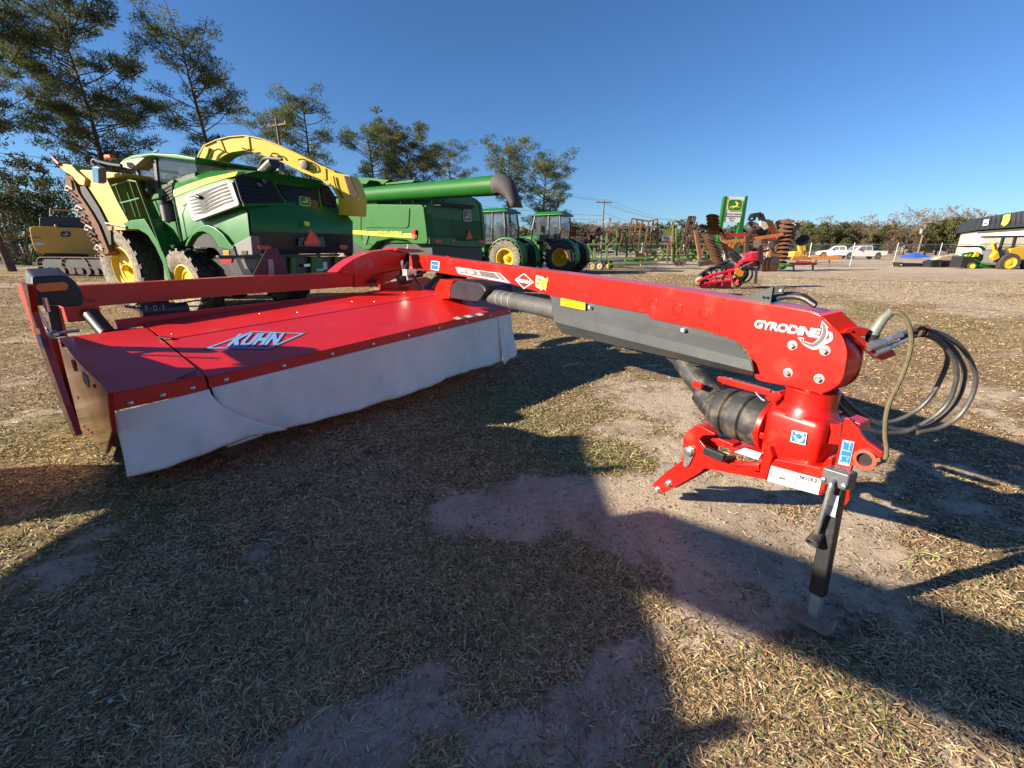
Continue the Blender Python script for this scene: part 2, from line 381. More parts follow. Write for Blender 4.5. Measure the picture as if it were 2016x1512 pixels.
a = g.uniform(0, 2*PI, nb); lift = np.where(isg, g.uniform(.1, .8, nb), np.abs(g.normal(.10, .16, nb)))
dx, dy = np.cos(a), np.sin(a); px_, py_ = -dy, dx
z0 = height(bx, by)+.001+.008*g.random(nb)*(~isg)
bend = g.normal(0, .35, nb)
P0 = np.stack([bx, by, z0], -1)
D1 = np.stack([dx*np.cos(lift), dy*np.cos(lift), np.sin(lift)], -1)
a2 = a+bend; l2 = lift-np.abs(g.normal(.45, .3, nb)); l2 = np.maximum(l2, -.12)
D2 = np.stack([np.cos(a2)*np.cos(l2), np.sin(a2)*np.cos(l2), np.sin(l2)], -1)
P1 = P0+D1*(ln*.5)[:, None]; P2 = P1+D2*(ln*.5)[:, None]
P2[:, 2] = np.maximum(P2[:, 2], height(P2[:, 0], P2[:, 1])+.001)
Wd = np.stack([px_, py_, .25*g.normal(0, 1, nb)], -1)*wd[:, None]
vv = np.stack([P0-Wd*.7, P0+Wd*.7, P1-Wd, P1+Wd, P2], 1).reshape(-1, 3).astype(np.float32)
k = (np.arange(nb)*5)[:, None]
lp = np.concatenate([k+[[0, 1, 3, 2]], k+[[2, 3, 4]]], 1).astype(np.int32).ravel()
me = bpy.data.meshes.new('dry_grass'); me.vertices.add(len(vv)); me.vertices.foreach_set('co', vv.ravel())
me.loops.add(len(lp)); me.loops.foreach_set('vertex_index', lp)
ls = np.stack([np.arange(nb)*7, np.arange(nb)*7+4], 1).astype(np.int32).ravel()
me.polygons.add(nb*2); me.polygons.foreach_set('loop_start', ls); me.polygons.foreach_set('loop_total', np.tile(np.array([4, 3], np.int32), nb))
me.update()
straws = np.array([(.60, .45, .24), (.48, .33, .17), (.31, .195, .10), (.62, .50, .31), (.17, .105, .06), (.42, .22, .13)])
greens = np.array([(.17, .19, .055), (.25, .25, .08), (.10, .12, .04), (.34, .31, .11)])
bc = np.where(isg[:, None], greens[g.integers(0, 4, nb)], straws[g.choice(6, nb, p=[.26, .24, .18, .12, .12, .08])])*g.uniform(.5, 1.25, nb)[:, None]
ca = me.attributes.new('tint', 'FLOAT_COLOR', 'POINT')
ca.data.foreach_set('color', np.repeat(np.concatenate([bc, np.ones((nb, 1))], 1), 5, 0).astype(np.float32).ravel())
m = bpy.data.materials.new('grass blades'); m.use_nodes = True; b = m.node_tree.nodes['Principled BSDF']
at = m.node_tree.nodes.new('ShaderNodeAttribute'); at.attribute_name = 'tint'; m.node_tree.links.new(at.outputs['Color'], b.inputs['Base Color'])
b.inputs['Roughness'].default_value = .7; b.inputs['Specular IOR Level'].default_value = .25
me.materials.append(m); o = bpy.data.objects.new('dry_grass', me); COL.objects.link(o)
tag(o, 'short matted dry lawn grass, straw coloured with green blades', kind='stuff')

# crumbs of soil and grit on the bare ground
nc = 16000; rc = .7*np.exp(g.random(nc*4)*math.log(9/.7)); tc_ = g.uniform(-1.05, 1.05, nc*4); cx_ = rc*np.sin(tc_); cy_ = rc*np.cos(tc_)
kp = g.random(nc*4) < bare(cx_, cy_)**1.5; cx_, cy_, rc = cx_[kp][:nc], cy_[kp][:nc], rc[kp][:nc]; nc = len(cx_)
sz = np.clip(g.gamma(1.5, .0016, nc), .0012, .011)*(1+.12*rc); cz_ = height(cx_, cy_)
tet = np.array([[-1, -.6, -.2], [1, -.7, -.2], [.1, 1, -.2], [0, 0, .9]])
vv = (tet[None]*g.uniform(.6, 1.3, (nc, 4, 3)))*sz[:, None, None]; aa = g.uniform(0, 6.28, nc); ca_, sa_ = np.cos(aa)[:, None], np.sin(aa)[:, None]
vx = vv[..., 0]*ca_-vv[..., 1]*sa_+cx_[:, None]; vy = vv[..., 0]*sa_+vv[..., 1]*ca_+cy_[:, None]; vz = vv[..., 2]+cz_[:, None]
me = bpy.data.meshes.new('soil_crumbs'); me.vertices.add(nc*4); me.vertices.foreach_set('co', np.stack([vx, vy, vz], -1).astype(np.float32).ravel())
tri = (np.arange(nc)*4)[:, None]+np.array([[0, 1, 3, 1, 2, 3, 2, 0, 3]]); me.loops.add(nc*9); me.loops.foreach_set('vertex_index', tri.astype(np.int32).ravel())
me.polygons.add(nc*3); me.polygons.foreach_set('loop_start', np.arange(0, nc*9, 3, dtype=np.int32)); me.polygons.foreach_set('loop_total', np.full(nc*3, 3, np.int32)); me.update()
cols_ = np.array([(.42, .33, .24), (.30, .22, .15), (.55, .47, .37), (.20, .14, .10)])[g.choice(4, nc, p=[.4, .3, .12, .18])]
ca = me.attributes.new('tint', 'FLOAT_COLOR', 'POINT'); ca.data.foreach_set('color', np.repeat(np.concatenate([cols_, np.ones((nc, 1))], 1), 4, 0).astype(np.float32).ravel())
me.materials.append(bpy.data.materials['grass blades']); o = bpy.data.objects.new('soil_crumbs', me); COL.objects.link(o)
tag(o, 'loose crumbs of sandy soil scattered on the bare patches', kind='stuff')
# ------------------------------------------------------------------ the red disc mower in the foreground
M0 = pz(405, 745, .67); R0 = pz(1005, 605, .82)
AH = (R0-M0); AH = AH/Vector((AH.x, AH.y)).length            # along the deck, rising slightly to its inner end
AF = Vector((AH.x, AH.y, 0)).normalized(); BK = Vector((-AF.y, AF.x, 0)); FR = -BK; UP = V(0,0,1)
def D(s, b, h): return M0+AH*s+BK*b+UP*h
dA = Vector((-.5007, .8656, 0)); nA = Vector((-.8656, -.5007, 0)); PA = Vector((1.30, 1.85, 1.1))   # drawbar: direction and outward normal
MO = pz(1600, 1222); MO = V(MO.x, MO.y, 0)
mow = root('disc_mower', 'large red trailed disc mower with white canvas skirt and long drawbar parked on the grass', 'mower', MO)
def mb(): return MB(MO)
ARM_T = .15
def tr(pts, off=0.0): return [pl(x, y, PA+nA*off, nA) for x, y in pts]     # photo outline -> drawbar's vertical plane
def trB(pts, b): return [pl(x, y, D(0, b, 0), BK) for x, y in pts]
def trS(pts, s): return [pl(x, y, D(s, 0, 0), AF) for x, y in pts]

# --- deck covers: front lip, sloping top
prof = [(-.004, -.085), (0, 0), (.03, .018), (.60, .185), (1.12, .27), (1.15, .262), (1.15, .20)]
def cover(s0, s1, prof, name, dz=0., dzs=0., m=REDD, n=8):
    rows = []
    for i in range(n+1):
        s = s0+(s1-s0)*i/n; rows.append([D(s, b, h+dz+dzs*(s-s1)/(s0-s1)) for b, h in prof])
    return mb().grid(rows).build(name, m, mow, solid=.006)
SL, SR = -.545, 3.43
front = [(-.004, -.085), (0, -.004), (.006, .002), (.40, .076), (.842, .156)]
rear = [(.856, .154), (.87, .162), (1.2, .20), (1.48, .236), (1.50, .23), (1.50, .15)]
cover(.012, SR, front, 'front_cover'); cover(.012, SR-.25, rear, 'rear_cover')
outer = [(-.006, -.085), (-.002, .014), (.006, .022), (.4, .085), (1.30, .215), (1.32, .14)]
oc = cover(SL, -.004, outer, 'outer_cover', 0., .02)
lid = mb()
for s0, s1, b0, b1, h in ((-.2, 1.35, 1.16, 1.19, .0),): 
    lid.grid([[D(s, 1.51, .205), D(s, 1.54, .205+h), D(s, 1.57, .207+h)] for s, h in ((-.16, .075), (.6, .065), (1.4, .045), (2.2, .02))])
lid.build('rear_lip', REDD, mow, solid=.006)
# hinge bracket & dark gap between the two covers
mb().grid([[D(s, b, h-.022) for b, h in ((.012, -.30), (.012, -.02), (.40, .055), (.842, .135), (1.3, .19))] for s in (-.12, .12)]).build('cover_gap', DARKI, mow)
mb().bar(D(.0, .96, .18), D(.06, .84, .168), .03, .008, UP).build('hinge_strap', BLK, mow)
mb().bar(D(-.16, .03, .035), D(-.03, .06, .05), .007, .008).build('latch', BLK, mow)
bm_ = None
for i, s in enumerate([.12+.415*k for k in range(8)]+[3.38]):
    mb().lathe(D(s, -.008, -.045), FR, [(0, .017), (.004, .017), (.010, .010), (.012, .001)], 10).build('rivet', STEEL, mow, smooth=True)
for s in (-.43, -.26, -.09): mb().lathe(D(s, -.010, -.045), FR, [(0, .017), (.004, .017), (.010, .010), (.012, .001)], 10).build('rivet', STEEL, mow, smooth=True)
for s, b, h in ((.1, 1.0, .18), (.9, 1.22, .205), (1.2, 1.05, .185), (1.9, 1.15, .196), (2.1, 1.0, .18), (2.7, 1.2, .202)):
    mb().lathe(D(s, b, h), UP, [(0, .010), (.003, .009), (.005, .003)], 8).build('cover_bolt', STEEL, mow, smooth=True)
# brand decal on the deck, in the plane of the sloping front cover
def deck_pt(x, y, lift=.006):
    n = (AH.cross(D(0, .842, .156)-D(0, .006, .002))).normalized()
    return pl(x, y, D(0, .4, .076)+n*lift, n)
def frame(poly, k, lift, name, m, dp):
    c = sum(poly, Vector())/len(poly); inn = [c+(p-c)*k for p in poly]; n = len(poly)
    return mb().add(poly+inn, [(i, (i+1) % n, (i+1) % n+n, i+n) for i in range(n)]).build(name, m, mow)
hexa = [(402, 686), (497, 652), (600, 656), (531, 686)]
hx = [deck_pt(x, y) for x, y in hexa]
frame(hx, 1.06, 0, 'decal_outline', DKG, 0); frame([deck_pt(x, y, .007) for x, y in hexa], .90, 0, 'decal_border', LBL, 0)
p0 = deck_pt(443, 684, .008); px = deck_pt(543, 680, .008)-p0; py = deck_pt(470, 657, .008)-p0
text('lettering', 'KUHN', p0+px*.0, px*1.0, py, LBL, mow, MO, bold=.05)
for i in range(5):
    q = deck_pt(900+i*11.0, 629.5-i*1.9); e = AH*.16; 
    mb().add([q, q+AH*.085, q+AH*.085+(D(0,.1,.019)-D(0,0,0))*.75, q+(D(0,.1,.019)-D(0,0,0))*.75], [(0,1,2,3)]).build('warning_sticker', (WHT, DKG, WHT, DKG, WHT)[i], mow)
# end plate of polished steel, folded red rim
ep = [(103, 667), (198, 757), (211, 775), (216, 827), (219, 846), (207, 891), (196, 884), (149, 843)]
mb().prism(trS(ep, SL-.02), AF*.004).build('end_plate', SHINY, mow)
rim = trS([(199, 757), (212, 776), (217, 827), (220, 846), (208, 892)], SL-.02)
rb = mb()
for p, q in zip(rim, rim[1:]): rb.bar(p+AF*.012, q+AF*.012, .022, .008, AF.cross(q-p))
rb.build('end_plate_rim', RED, mow)
for x, y in ((154, 783), (167, 839), (173.5, 846), (181, 851), (186, 760)): mb().lathe(trS([(x, y)], SL-.02)[0], -AF, [(-.001, .013), (.005, .012), (.007, .003)], 8).build('plate_bolt', RUSTD, mow, smooth=True)
for poly in ([(141, 707), (148, 711), (152, 732), (146, 727)], [(162, 730), (172, 742), (177, 765), (167, 752)]):
    mb().prism([p-AF*.003 for p in trS(poly, SL-.02)], -AF*.002).build('plate_sticker', WHT, mow)
# canvas skirt: outer panel flares over the main one; right flap past a seam
def canvas(name, s0, s1, zb0, zb1, flare, amp, seed, top=-.075, nb=14, ns=60, off=-.012, skew0=0, skew1=0):
    rows = []
    for i in range(ns+1):
        t = i/ns; r = []
        for j in range(nb+1):
            q = j/nb; s = s0+(s1-s0)*t+(skew0*(1-t)+skew1*t)*q*q
            z1 = zb0+(zb1-zb0)*t+.012*math.sin(t*9+seed)
            zt = D(s, 0, top).z; z = zt+(z1-zt)*q
            f = flare(t)*q**1.3+amp*q**.7*(math.sin(s*6.3+seed+q*1.5)+.8*math.sin(s*13.7+2*seed-q*2.6)+.9*math.sin(s*3.1+q*3)+.35*math.sin(s*31+q*6))
            P = D(s, 0, 0); rows_p = Vector((P.x, P.y, z))+FR*(f-off); r.append(rows_p)
        rows.append(r)
    ob = mb().grid(rows).build(name, CAN, mow, solid=.003, smooth=True)
    hem = mb().tube([r[-1] for r in rows], .004, 5); hem.build('hem', mat('hem thread', (.40, .13, .07), .8), ob)
    return ob
canvas('canvas_skirt', .02, 3.20, .135, .17, lambda t: .05+.05*math.sin(t*3), .015, 1.0)
canvas('outer_canvas', SL+.02, .0, .155, .215, lambda t: .03+.17*t, .020, 2.3, ns=24, off=-.022, skew0=-.03, skew1=.40)
canvas('inner_canvas_flap', 3.16, 3.42, .14, .23, lambda t: .10-.04*t, .018, 4.0, ns=14, off=-.022)
mb().prism([D(3.43, 0, -.0), D(3.43, 0, -.09), D(3.43, .05, -.30), D(3.43, .25, -.5), D(3.43, 1.3, -.5), D(3.43, 1.48, .2), D(3.43, .85, .13)], AH*.012).build('inner_end_plate', RED, mow)
bar = mb().box(D(1.45, .42, -.56), (3.9, .42, .09), (AH.normalized(), BK, UP)); bar.build('cutter_bar', RUSTD, mow, bev=.02)
for k in range(8): mb().lathe(D(-.35+.5*k, .35, -.52), UP, [(0, .2), (.03, .19), (.06, .09), (.1, .05)], 14).build('cutting_disc', RUSTD, mow)

# --- lamp housing on its slanted bracket at the outer end
post = trS([(33, 557), (53, 560), (62, 615), (128, 800), (150, 858), (145, 861), (121, 806), (62, 640), (40, 585)], -.70)
mb().prism(post, AF*.03).build('lamp_bracket', RED, mow)
post2 = trS([(58, 640), (70, 645), (104, 668), (150, 842), (150, 855), (126, 790)], -.66)
mb().prism(post2, AF*.02).build('bracket_web', RED, mow)
mb().prism([p-AF*.004 for p in trS([(72, 659), (81, 660), (89, 685), (81, 684)], -.70)], -AF*.002).build('warning_sticker', BLU, mow)
mb().prism([p-AF*.004 for p in trS([(64, 642), (79, 646), (83, 657), (70, 656)], -.70)], -AF*.002).build('reflector', ORG, mow)
hb = .80
def c1(x, y): return (x/3.287, 480+y/3.287)
lamp = [c1(*p) for p in ((207, 222), (216, 212), (395, 205), (440, 213), (490, 248), (528, 300), (545, 350), (538, 392), (515, 404), (455, 408), (408, 412), (380, 398), (230, 405), (214, 388))]
body = trB(lamp, hb)
mb().prism(body, BK*.30+UP*.045).build('lamp_housing', BLK, mow, bev=.016, segs=3)
rp = trB([c1(x, y) for x, y in ((228, 275), (245, 257), (410, 246), (435, 258), (441, 280), (428, 300), (260, 312), (236, 300))], hb)
mb().prism([p+FR*.001 for p in rp], FR*.010).build('reflector', ORG, mow, bev=.003)
rp2 = trB([c1(x, y) for x, y in ((218, 272), (240, 248), (412, 238), (442, 252), (449, 282), (432, 308), (258, 321), (228, 306))], hb)
mb().prism([p+FR*.0005 for p in rp2], FR*.005).build('reflector_bezel', BLK, mow)
a0, a1 = trB([c1(285, 350), c1(308, 440)], hb-.04); mb().tube([a0, a1], .016, 10).build('gas_spring', STEEL, mow)
pts = trB([c1(238, 410), c1(268, 470), c1(310, 545), c1(345, 585), c1(330, 600), c1(400, 575), c1(515, 560)], .92)
mb().tube(bez(pts, 5), .011, 8).build('latch_rod', STEEL, mow, smooth=True)
mb().ball(pts[3], .035, 10, (1, 1, .8)).build('rod_joint', STEEL, mow, smooth=True)
st = trB([c1(300, 400), c1(380, 400), c1(440, 600), c1(345, 600)], 1.0)
mb().prism(st, BK*.08).build('bracket_tube', BLK, mow)
st = trB([c1(375, 400), c1(395, 420), c1(440, 600), c1(415, 600)], .98)
mb().prism(st, BK*.05).build('bracket_edge', RED, mow)

# --- transverse carrying beam and gooseneck behind the deck
bb = 1.75
bm1 = trB([(120, 565), (480, 544.5), (698, 536), (720, 545), (700, 564), (480, 579.5), (150, 606.5), (120, 609)], bb)
mb().prism(bm1, BK*.18).build('carrying_beam', RED, mow, bev=.008)
goose = trB([(663, 536), (676, 524), (695, 511), (714, 502.5), (732, 496.5), (752, 492.8), (772, 490.8), (790, 490), (808, 490.5), (800, 498), (790, 530), (769, 533.5), (752, 537.5), (738, 543.5), (725, 551), (712, 545)], bb-.03)
mb().prism(goose, BK*.24).build('gooseneck', RED, mow, bev=.006)
gl = trB([(698, 537), (726, 551.5), (740, 544), (756, 538), (788, 531), (787, 545), (768, 553), (742, 562), (698, 566)], bb-.02)
mb().prism(gl, BK*.2).build('gooseneck_web', RED, mow, bev=.004)
mb().prism([p+FR*.03 for p in trB([(726, 551), (741, 548), (737, 557), (720, 558.5)], bb-.03)], FR*.012).build('cut_out', DARKI, mow)
mb().prism(trB([(783, 488), (826, 491), (838, 496), (800, 498), (780, 493)], bb-.1), BK*.30).build('pivot_plate', RED, mow, bev=.004)
pin = trB([(804, 491)], bb-.06)[0]; mb().lathe(pin-UP*.02, UP, [(0, .03), (.05, .03), (.055, .012), (.09, .010)], 10).build('pivot_pin', STEEL, mow)
mb().prism(trB([(789, 497), (806, 500), (806, 545), (790, 540)], bb+.02), BK*.1).build('pivot_recess', DARKI, mow)
# wheel carrier and linkage under the pivot
for poly, b0, w in (([(825, 536), (868, 524), (896, 560), (890, 590), (830, 588)], 1.75, .1),):
    pass
for x, y, r in ((868, 573, .30), (742, 574, .34)):
    wc = trB([(x, y)], 2.1)[0]; wc.z = .36
    wl = mb().lathe(wc-AF*.14, AF, [(0, .2), (0, .3), (.02, .345), (.08, .36), (.2, .36), (.26, .345), (.28, .3), (.28, .2)], 26).build('carrier_wheel', RUB, mow, smooth=True)
    mb().lathe(wc-AF*.142, AF, [(0, .19), (.01, .2), (.03, .2), (.05, .08), (.05, .02)], 20).build('rim', REDD, wl, smooth=True)
for poly in ([(752, 559), (763, 557), (770, 567), (758, 575), (750, 571)], [(783, 558), (791, 557), (801, 568), (796, 572), (784, 570)]):
    mb().prism(trB(poly, 1.72), BK*.03).build('link_plate', RED, mow)
mb().prism(trB([(748, 558), (840, 545), (862, 556), (858, 572), (820, 577), (752, 572)], 1.9), BK*.06).build('lower_link', RED, mow)
l0, l1 = trB([(858, 545), (832, 571)], 1.3); mb().tube([l0, l1], .02, 8).build('cylinder_rod', TUBE, mow); l2 = l0.lerp(l1, .55); mb().tube([l0+AF*.06, l1+AF*.06], .03, 8).build('cylinder_tube', BLK, mow)
# hydraulic cluster at the pivot
hc = [trB([(x, y)], 1.3)[0] for x, y in ((792, 513), (793, 526), (800, 532), (812, 533), (826, 531), (834, 534))]
mb().tube(bez(hc, 4), .016, 7).build('hydraulic_pipe', STEEL, mow, smooth=True)
hc = [trB([(x, y)], 1.25)[0] for x, y in ((804, 516), (799, 524), (802, 533), (808, 542), (824, 541), (838, 535))]
mb().tube(bez(hc, 4), .018, 7).build('hydraulic_hose', HOSE, mow, smooth=True)
hc = trB([(806, 536)], 1.28)[0]; vb = mb().box(hc, (.16, .1, .09), (AF, BK, UP)).build('valve_block', STEEL, mow, bev=.006)
for k in (-1, 0, 1): mb().cyl(hc+AF*.05*k, hc+AF*.05*k-UP*.10+FR*.03, .018, 8).build('fitting', STEEL, vb)
hc = [trB([(x, y)], 1.2)[0] for x, y in ((812, 540), (822, 555), (828, 568), (822, 575))]
mb().tube(bez(hc, 5), .016, 7).build('hydraulic_hose', HOSE, mow, smooth=True)
mb().lathe(trB([(797, 546)], 1.4)[0], UP-AF*.2, [(-.07, .05), (-.07, .11), (.03, .12), (.05, .05)], 14).build('pivot_hub', BLK, mow, smooth=True)
# suspension spring, accumulator under the beam
q0 = trB([(160, 612)], 1.72)[0]; mb().box(q0+UP*.0, (.22, .16, .16), (AF, BK, UP)).build('spring_bracket', RED, mow, bev=.006)
s0 = trB([(178, 617)], 1.6)[0]; s1 = trB([(212, 657)], 1.40)[0]; ax = s1-s0
e1 = ax.normalized().cross(UP).normalized(); e2 = ax.normalized().cross(e1)
hel = [s0+ax*(i/288)+(e1*math.cos(i*.5236*1)+e2*math.sin(i*.5236))*.052 for i in range(289)]
mb().tube(hel, .0085, 5).build('coil_spring', BLK, mow, smooth=True)
mb().tube([s0, s1], .038, 10).build('spring_core', BLK, mow)
mb().tube([s1, s1+AF*.4-UP*.04], .04, 10).build('spring_arm', BLK, mow)
k0, k1, k2 = trB([(277, 613), (337, 609), (369, 606.5)], 1.64)
ac = mb().tube([k0, k1], .068, 16).build('accumulator', NAVY, mow, smooth=True); mb().tube([k1, k2], .06, 16).build('accumulator_cap', NAVY, ac, smooth=True)
p0 = trB([(288, 612.5)], 1.565)[0]; px = trB([(326, 611)], 1.565)[0]-p0; py = UP*.05
text('lettering', 'F · O · F', p0, px, py, mat('grey print', (.3, .3, .28), .6), mow, MO)
w0 = trB([(246, 604), (300, 606), (385, 592), (399, 595), (396, 602), (360, 603), (330, 605)], 1.60)
mb().tube(bez(w0, 5), .008, 6).build('brake_cable', HOSE, mow, smooth=True)
mb().bar(trB([(250, 601)], 1.64)[0], trB([(276, 612)], 1.64)[0], .03, .03).build('accumulator_strut', STEEL, mow)
# slow-vehicle triangle seen from behind
tri = trB([(492, 552), (525, 490), (539, 488), (546, 490), (571, 545)], 1.98)
tp = mb().prism(tri, BK*.006).build('warning_triangle_back', MAROON, mow)
mb().prism([p+FR*.004 for p in trB([(527, 511), (536.5, 509.5), (540, 541), (529, 543)], 1.98)], FR*.004).build('mounting_strip', mat('grey strip', (.30, .27, .28), .6), tp)

# --- drawbar (long arm) traced on its own vertical plane
head = [(1323, 568), (1457, 591), (1540, 603), (1595, 613), (1618, 622), (1632, 629), (1641, 637), (1654, 655), (1661, 669), (1666, 684), (1667.5, 694), (1667, 704), (1664, 725), (1659, 746), (1653, 756), (1646, 762), (1633, 770), (1618, 775), (1560, 762), (1500, 751), (1491, 748), (1487.5, 745), (1485, 740), (1482, 722), (1479, 708), (1474, 696), (1467, 686), (1458, 678), (1447, 671), (1425, 662.5), (1400, 654.5), (1382, 649), (1281, 627), (1277, 622.5), (1273, 617), (1082, 581.5), (1004, 558.5), (954, 555), (866, 537.5), (840, 532), (821, 527), (813, 519), (811, 501), (835, 502), (859, 505), (990, 523), (1120, 539)]
head = [p for p in head if p != (954, 555)]
outer_arm = tr(head)
mb().prism(outer_arm, -nA*.016).build('drawbar_side_plate', RED, mow, bev=.004)
inner = [p-nA*(ARM_T-.016) for p in outer_arm]
mb().prism(inner, -nA*.016).build('drawbar_side_plate', RED, mow, bev=.004)
top = tr([(811, 501), (835, 502), (859, 505), (990, 523), (1120, 539), (1323, 568), (1457, 591), (1540, 603), (1595, 613), (1618, 622)])
mb().grid([[p-nA*.01-UP*.004, p-nA*(ARM_T-.01)-UP*.004] for p in top]).build('drawbar_top_plate', RED, mow, solid=.01)
bot = tr([(813, 519), (840, 531), (1004, 557), (1082, 580), (1273, 615)])
mb().grid([[p-nA*.01+UP*.004, p-nA*(ARM_T-.01)+UP*.004] for p in bot]).build('drawbar_bottom_plate', RED, mow, solid=.01)
wl = tr([(1618, 622), (1632, 629), (1641, 637), (1654, 655)])
mb().grid([[p-nA*.012-UP*.003, p-nA*(ARM_T-.012)-UP*.003] for p in wl]).build('head_top_plate', RED, mow, solid=.01)
ctr = tr([(1585, 712)])[0]
drum = mb().lathe(ctr-nA*.018, -nA, [(0, .155), (.11, .155)], 30).build('swivel_drum', REDD, mow, smooth=True)
for x, y in ((1560.5, 679.5), (1624.5, 690), (1551.5, 733.5), (1613, 745.5)):
    c = tr([(x, y)])[0]
    wsh = mb().lathe(c, nA, [(0, .021), (.003, .021), (.003, .0)], 18, False).build('washer', mat('zinc washer', (.55, .45, .42), .45, .3, .2, 40), mow, smooth=True)
    mb().lathe(c, nA, [(.003, .014), (.016, .014), (.018, .012)], 6).build('bolt_head', STEEL, wsh)
for x, y in ((1286, 599), (1333, 608), (1386, 617)):
    c = tr([(x, y)])[0]; mb().lathe(c, nA, [(-.004, .036), (.0035, .0345), (.004, .027), (-.001, .025), (-.001, .001)], 22, False).build('pressed_boss', RED, mow, smooth=True)
for x, y in ((823, 514), (882, 518)):
    c = tr([(x, y)])[0]; mb().lathe(c, nA, [(0, .085 if x > 850 else .06), (.004, .082 if x > 850 else .055), (.0045, .0)], 24, False).build('pressed_boss', RED, mow, smooth=True)
# far end hub
mb().prism(tr([(811, 501), (800, 505), (797, 520), (813, 527)]), -nA*ARM_T).build('drawbar_eye', REDD, mow)
# decals on the drawbar
def dec(poly, m, name, off=.002, th=.0015, parent=None): return mb().prism(tr(poly, off), nA*th).build(name, m, parent or mow)
def c3(x, y): return (1060+x/4.032, 520+y/4.032)
def c7(x, y): return (720+x/5.04, 480+y/5.04)
def c4(x, y): return (1440+x/3.877, 560+y/3.877)
def c5(x, y): return (1260+x/3.877, 700+y/3.877)
mo_ = dec([c7(892, 230), c7(1335, 292), c7(1435, 390), c7(920, 295)], WHT, 'model_stripe')
dec([c7(905, 236), c7(1275, 288), c7(1345, 358), c7(925, 285)], DKG, 'model_field', .004, .001, mo_)
dec([c7(1290, 292), c7(1312, 292), c7(1385, 365), c7(1362, 362)], RED, 'model_flash', .004, .001, mo_)
def arm_text(st, a, b, c, m, bold=.02, off=.006, shear=0):
    p, q, r = tr([a, b, c], off); return text('lettering', st, p, q-p, r-p, m, mow, MO, bold, shear)
arm_text('GMD 3551 TL', c7(910, 272), c7(1142, 312), c7(906, 236), WHT, .04)
dm = [c7(1480, 354), c7(1570, 290), c7(1668, 382), c7(1568, 448)]
dm2 = tr(dm, .003); frame(dm2, .86, 0, 'diamond_outline', WHT, 0)
arm_text('KUHN', c7(1508, 378), c7(1632, 402), c7(1508, 342), WHT, .06)
usa = [(1690,312),(1735,322),(1765,332),(1778,352),(1800,336),(1811,344),(1806,372),(1792,398),(1794,432),(1786,440),(1790,470),(1778,452),(1760,446),(1742,464),(1724,444),(1700,432),(1684,418)]
us = dec([c7(*p) for p in usa], mat('white yellow decal', (.8, .78, .25), .5), 'dealer_sticker')
dec([c7(x, y) for x, y in ((1740,352),(1776,362),(1804,346),(1800,372),(1786,398),(1786,440),(1770,438),(1744,446),(1738,420),(1746,390))], mat('map yellow', (.85, .8, .02), .5), 'map_field', .004, .001, us)
p, q, r = tr([c7(1696, 366), c7(1748, 378), c7(1694, 330)], .006); text('lettering', 'Ag-', p, q-p, r-p, mat('dark green print', (.01, .1, .04), .5), us, MO, .04)
p, q, r = tr([c7(1692, 410), c7(1744, 416), c7(1692, 374)], .006); text('lettering', 'Pro', p, q-p, r-p, MATS['dark green print'], us, MO, .04)
bs = dec([c7(650, 165), c7(735, 176), c7(726, 268), c7(645, 255)], WHT, 'warning_sticker')
dec([c7(654, 172), c7(722, 180), c7(716, 258), c7(652, 248)], BLU, 'sticker_field', .004, .001, bs)
dec([c7(656, 206), c7(720, 214), c7(720, 218), c7(656, 210)], WHT, 'sticker_line', .006, .001, bs)
gy = [c4(172, 328), c4(672, 410), c4(180, 266)]
p, q, r = tr(gy, .003); text('lettering', 'GYRODINE', p+(q-p)*.004-UP*.004, q-p, r-p, DKG, mow, MO, .055, .12, spacing=.95)
p, q, r = tr(gy, .006); text('lettering', 'GYRODINE', p, q-p, r-p, mat('chrome print', (.75, .72, .72), .35, .2), mow, MO, .035, .12, spacing=.95)
def swirl(pts, w, m, off):
    pts = bez(tr([c4(*p) for p in pts], off), 6); n = len(pts); rows = []
    for i, p in enumerate(pts):
        t = (pts[min(n-1, i+1)]-pts[max(0, i-1)]).normalized(); sd = t.cross(nA); ww = w*(1-abs(2*i/(n-1)-1)**3*.6)
        rows.append([p+sd*ww, p-sd*ww])
    return mb().grid(rows).build('swirl', m, mow)
swirl([(540, 440), (620, 470), (680, 430), (712, 370), (706, 310)], .013, mat('chrome print', (.75,)*3), .004); swirl([(540, 438), (620, 466), (678, 428), (708, 370), (704, 310)], .008, DKG, .006)
swirl([(575, 470), (640, 488), (700, 450), (755, 420), (758, 380), (735, 362)], .007, MATS['chrome print'], .005)
dec([c4(693, 275), c4(742, 330), c4(680, 325)], MATS['chrome print'], 'swirl_arrow', .004, .001); dec([c4(696, 290), c4(728, 322), c4(690, 320)], DKG, 'swirl_arrow', .006, .001)
dec([c4(505, 402), c4(555, 408), c4(550, 458)], MATS['chrome print'], 'swirl_arrow', .004, .001); dec([c4(515, 408), c4(548, 412), c4(546, 446)], DKG, 'swirl_arrow', .006, .001)
# sheet-metal driveshaft guard under the drawbar, folded along its length
T0 = [(92, 250), (112, 300), (107, 375), (130, 458), (192, 548)]
T1 = [(1290, 520), (1585, 632), (1684, 765), (1706, 850), (1700, 884)]
offs = [-.012, .0, .055, .06, -.01]
rows = []
for (x0, y0), (x1, y1), of in zip(T0, T1, offs):
    rows.append([pl(*c3(x0+(x1-x0)*k/10, y0+(y1-y0)*k/10), PA+nA*(of-.02), nA) for k in range(11)])
mb().grid(rows).build('driveshaft_guard', GREY, mow, solid=.005)
sk = tr([c3(860, 390), c3(890, 430), c3(1300, 522), c3(1560, 610), c3(1640, 670), c3(1588, 640), c3(110, 305), c3(92, 250)], -.016)
mb().prism(sk, -nA*.004).build('guard_flange', GREY, mow)
yr = dec([c3(183, 268), c3(376, 308), c3(374, 366), c3(180, 326)], YELR, 'reflector', .0, .005)
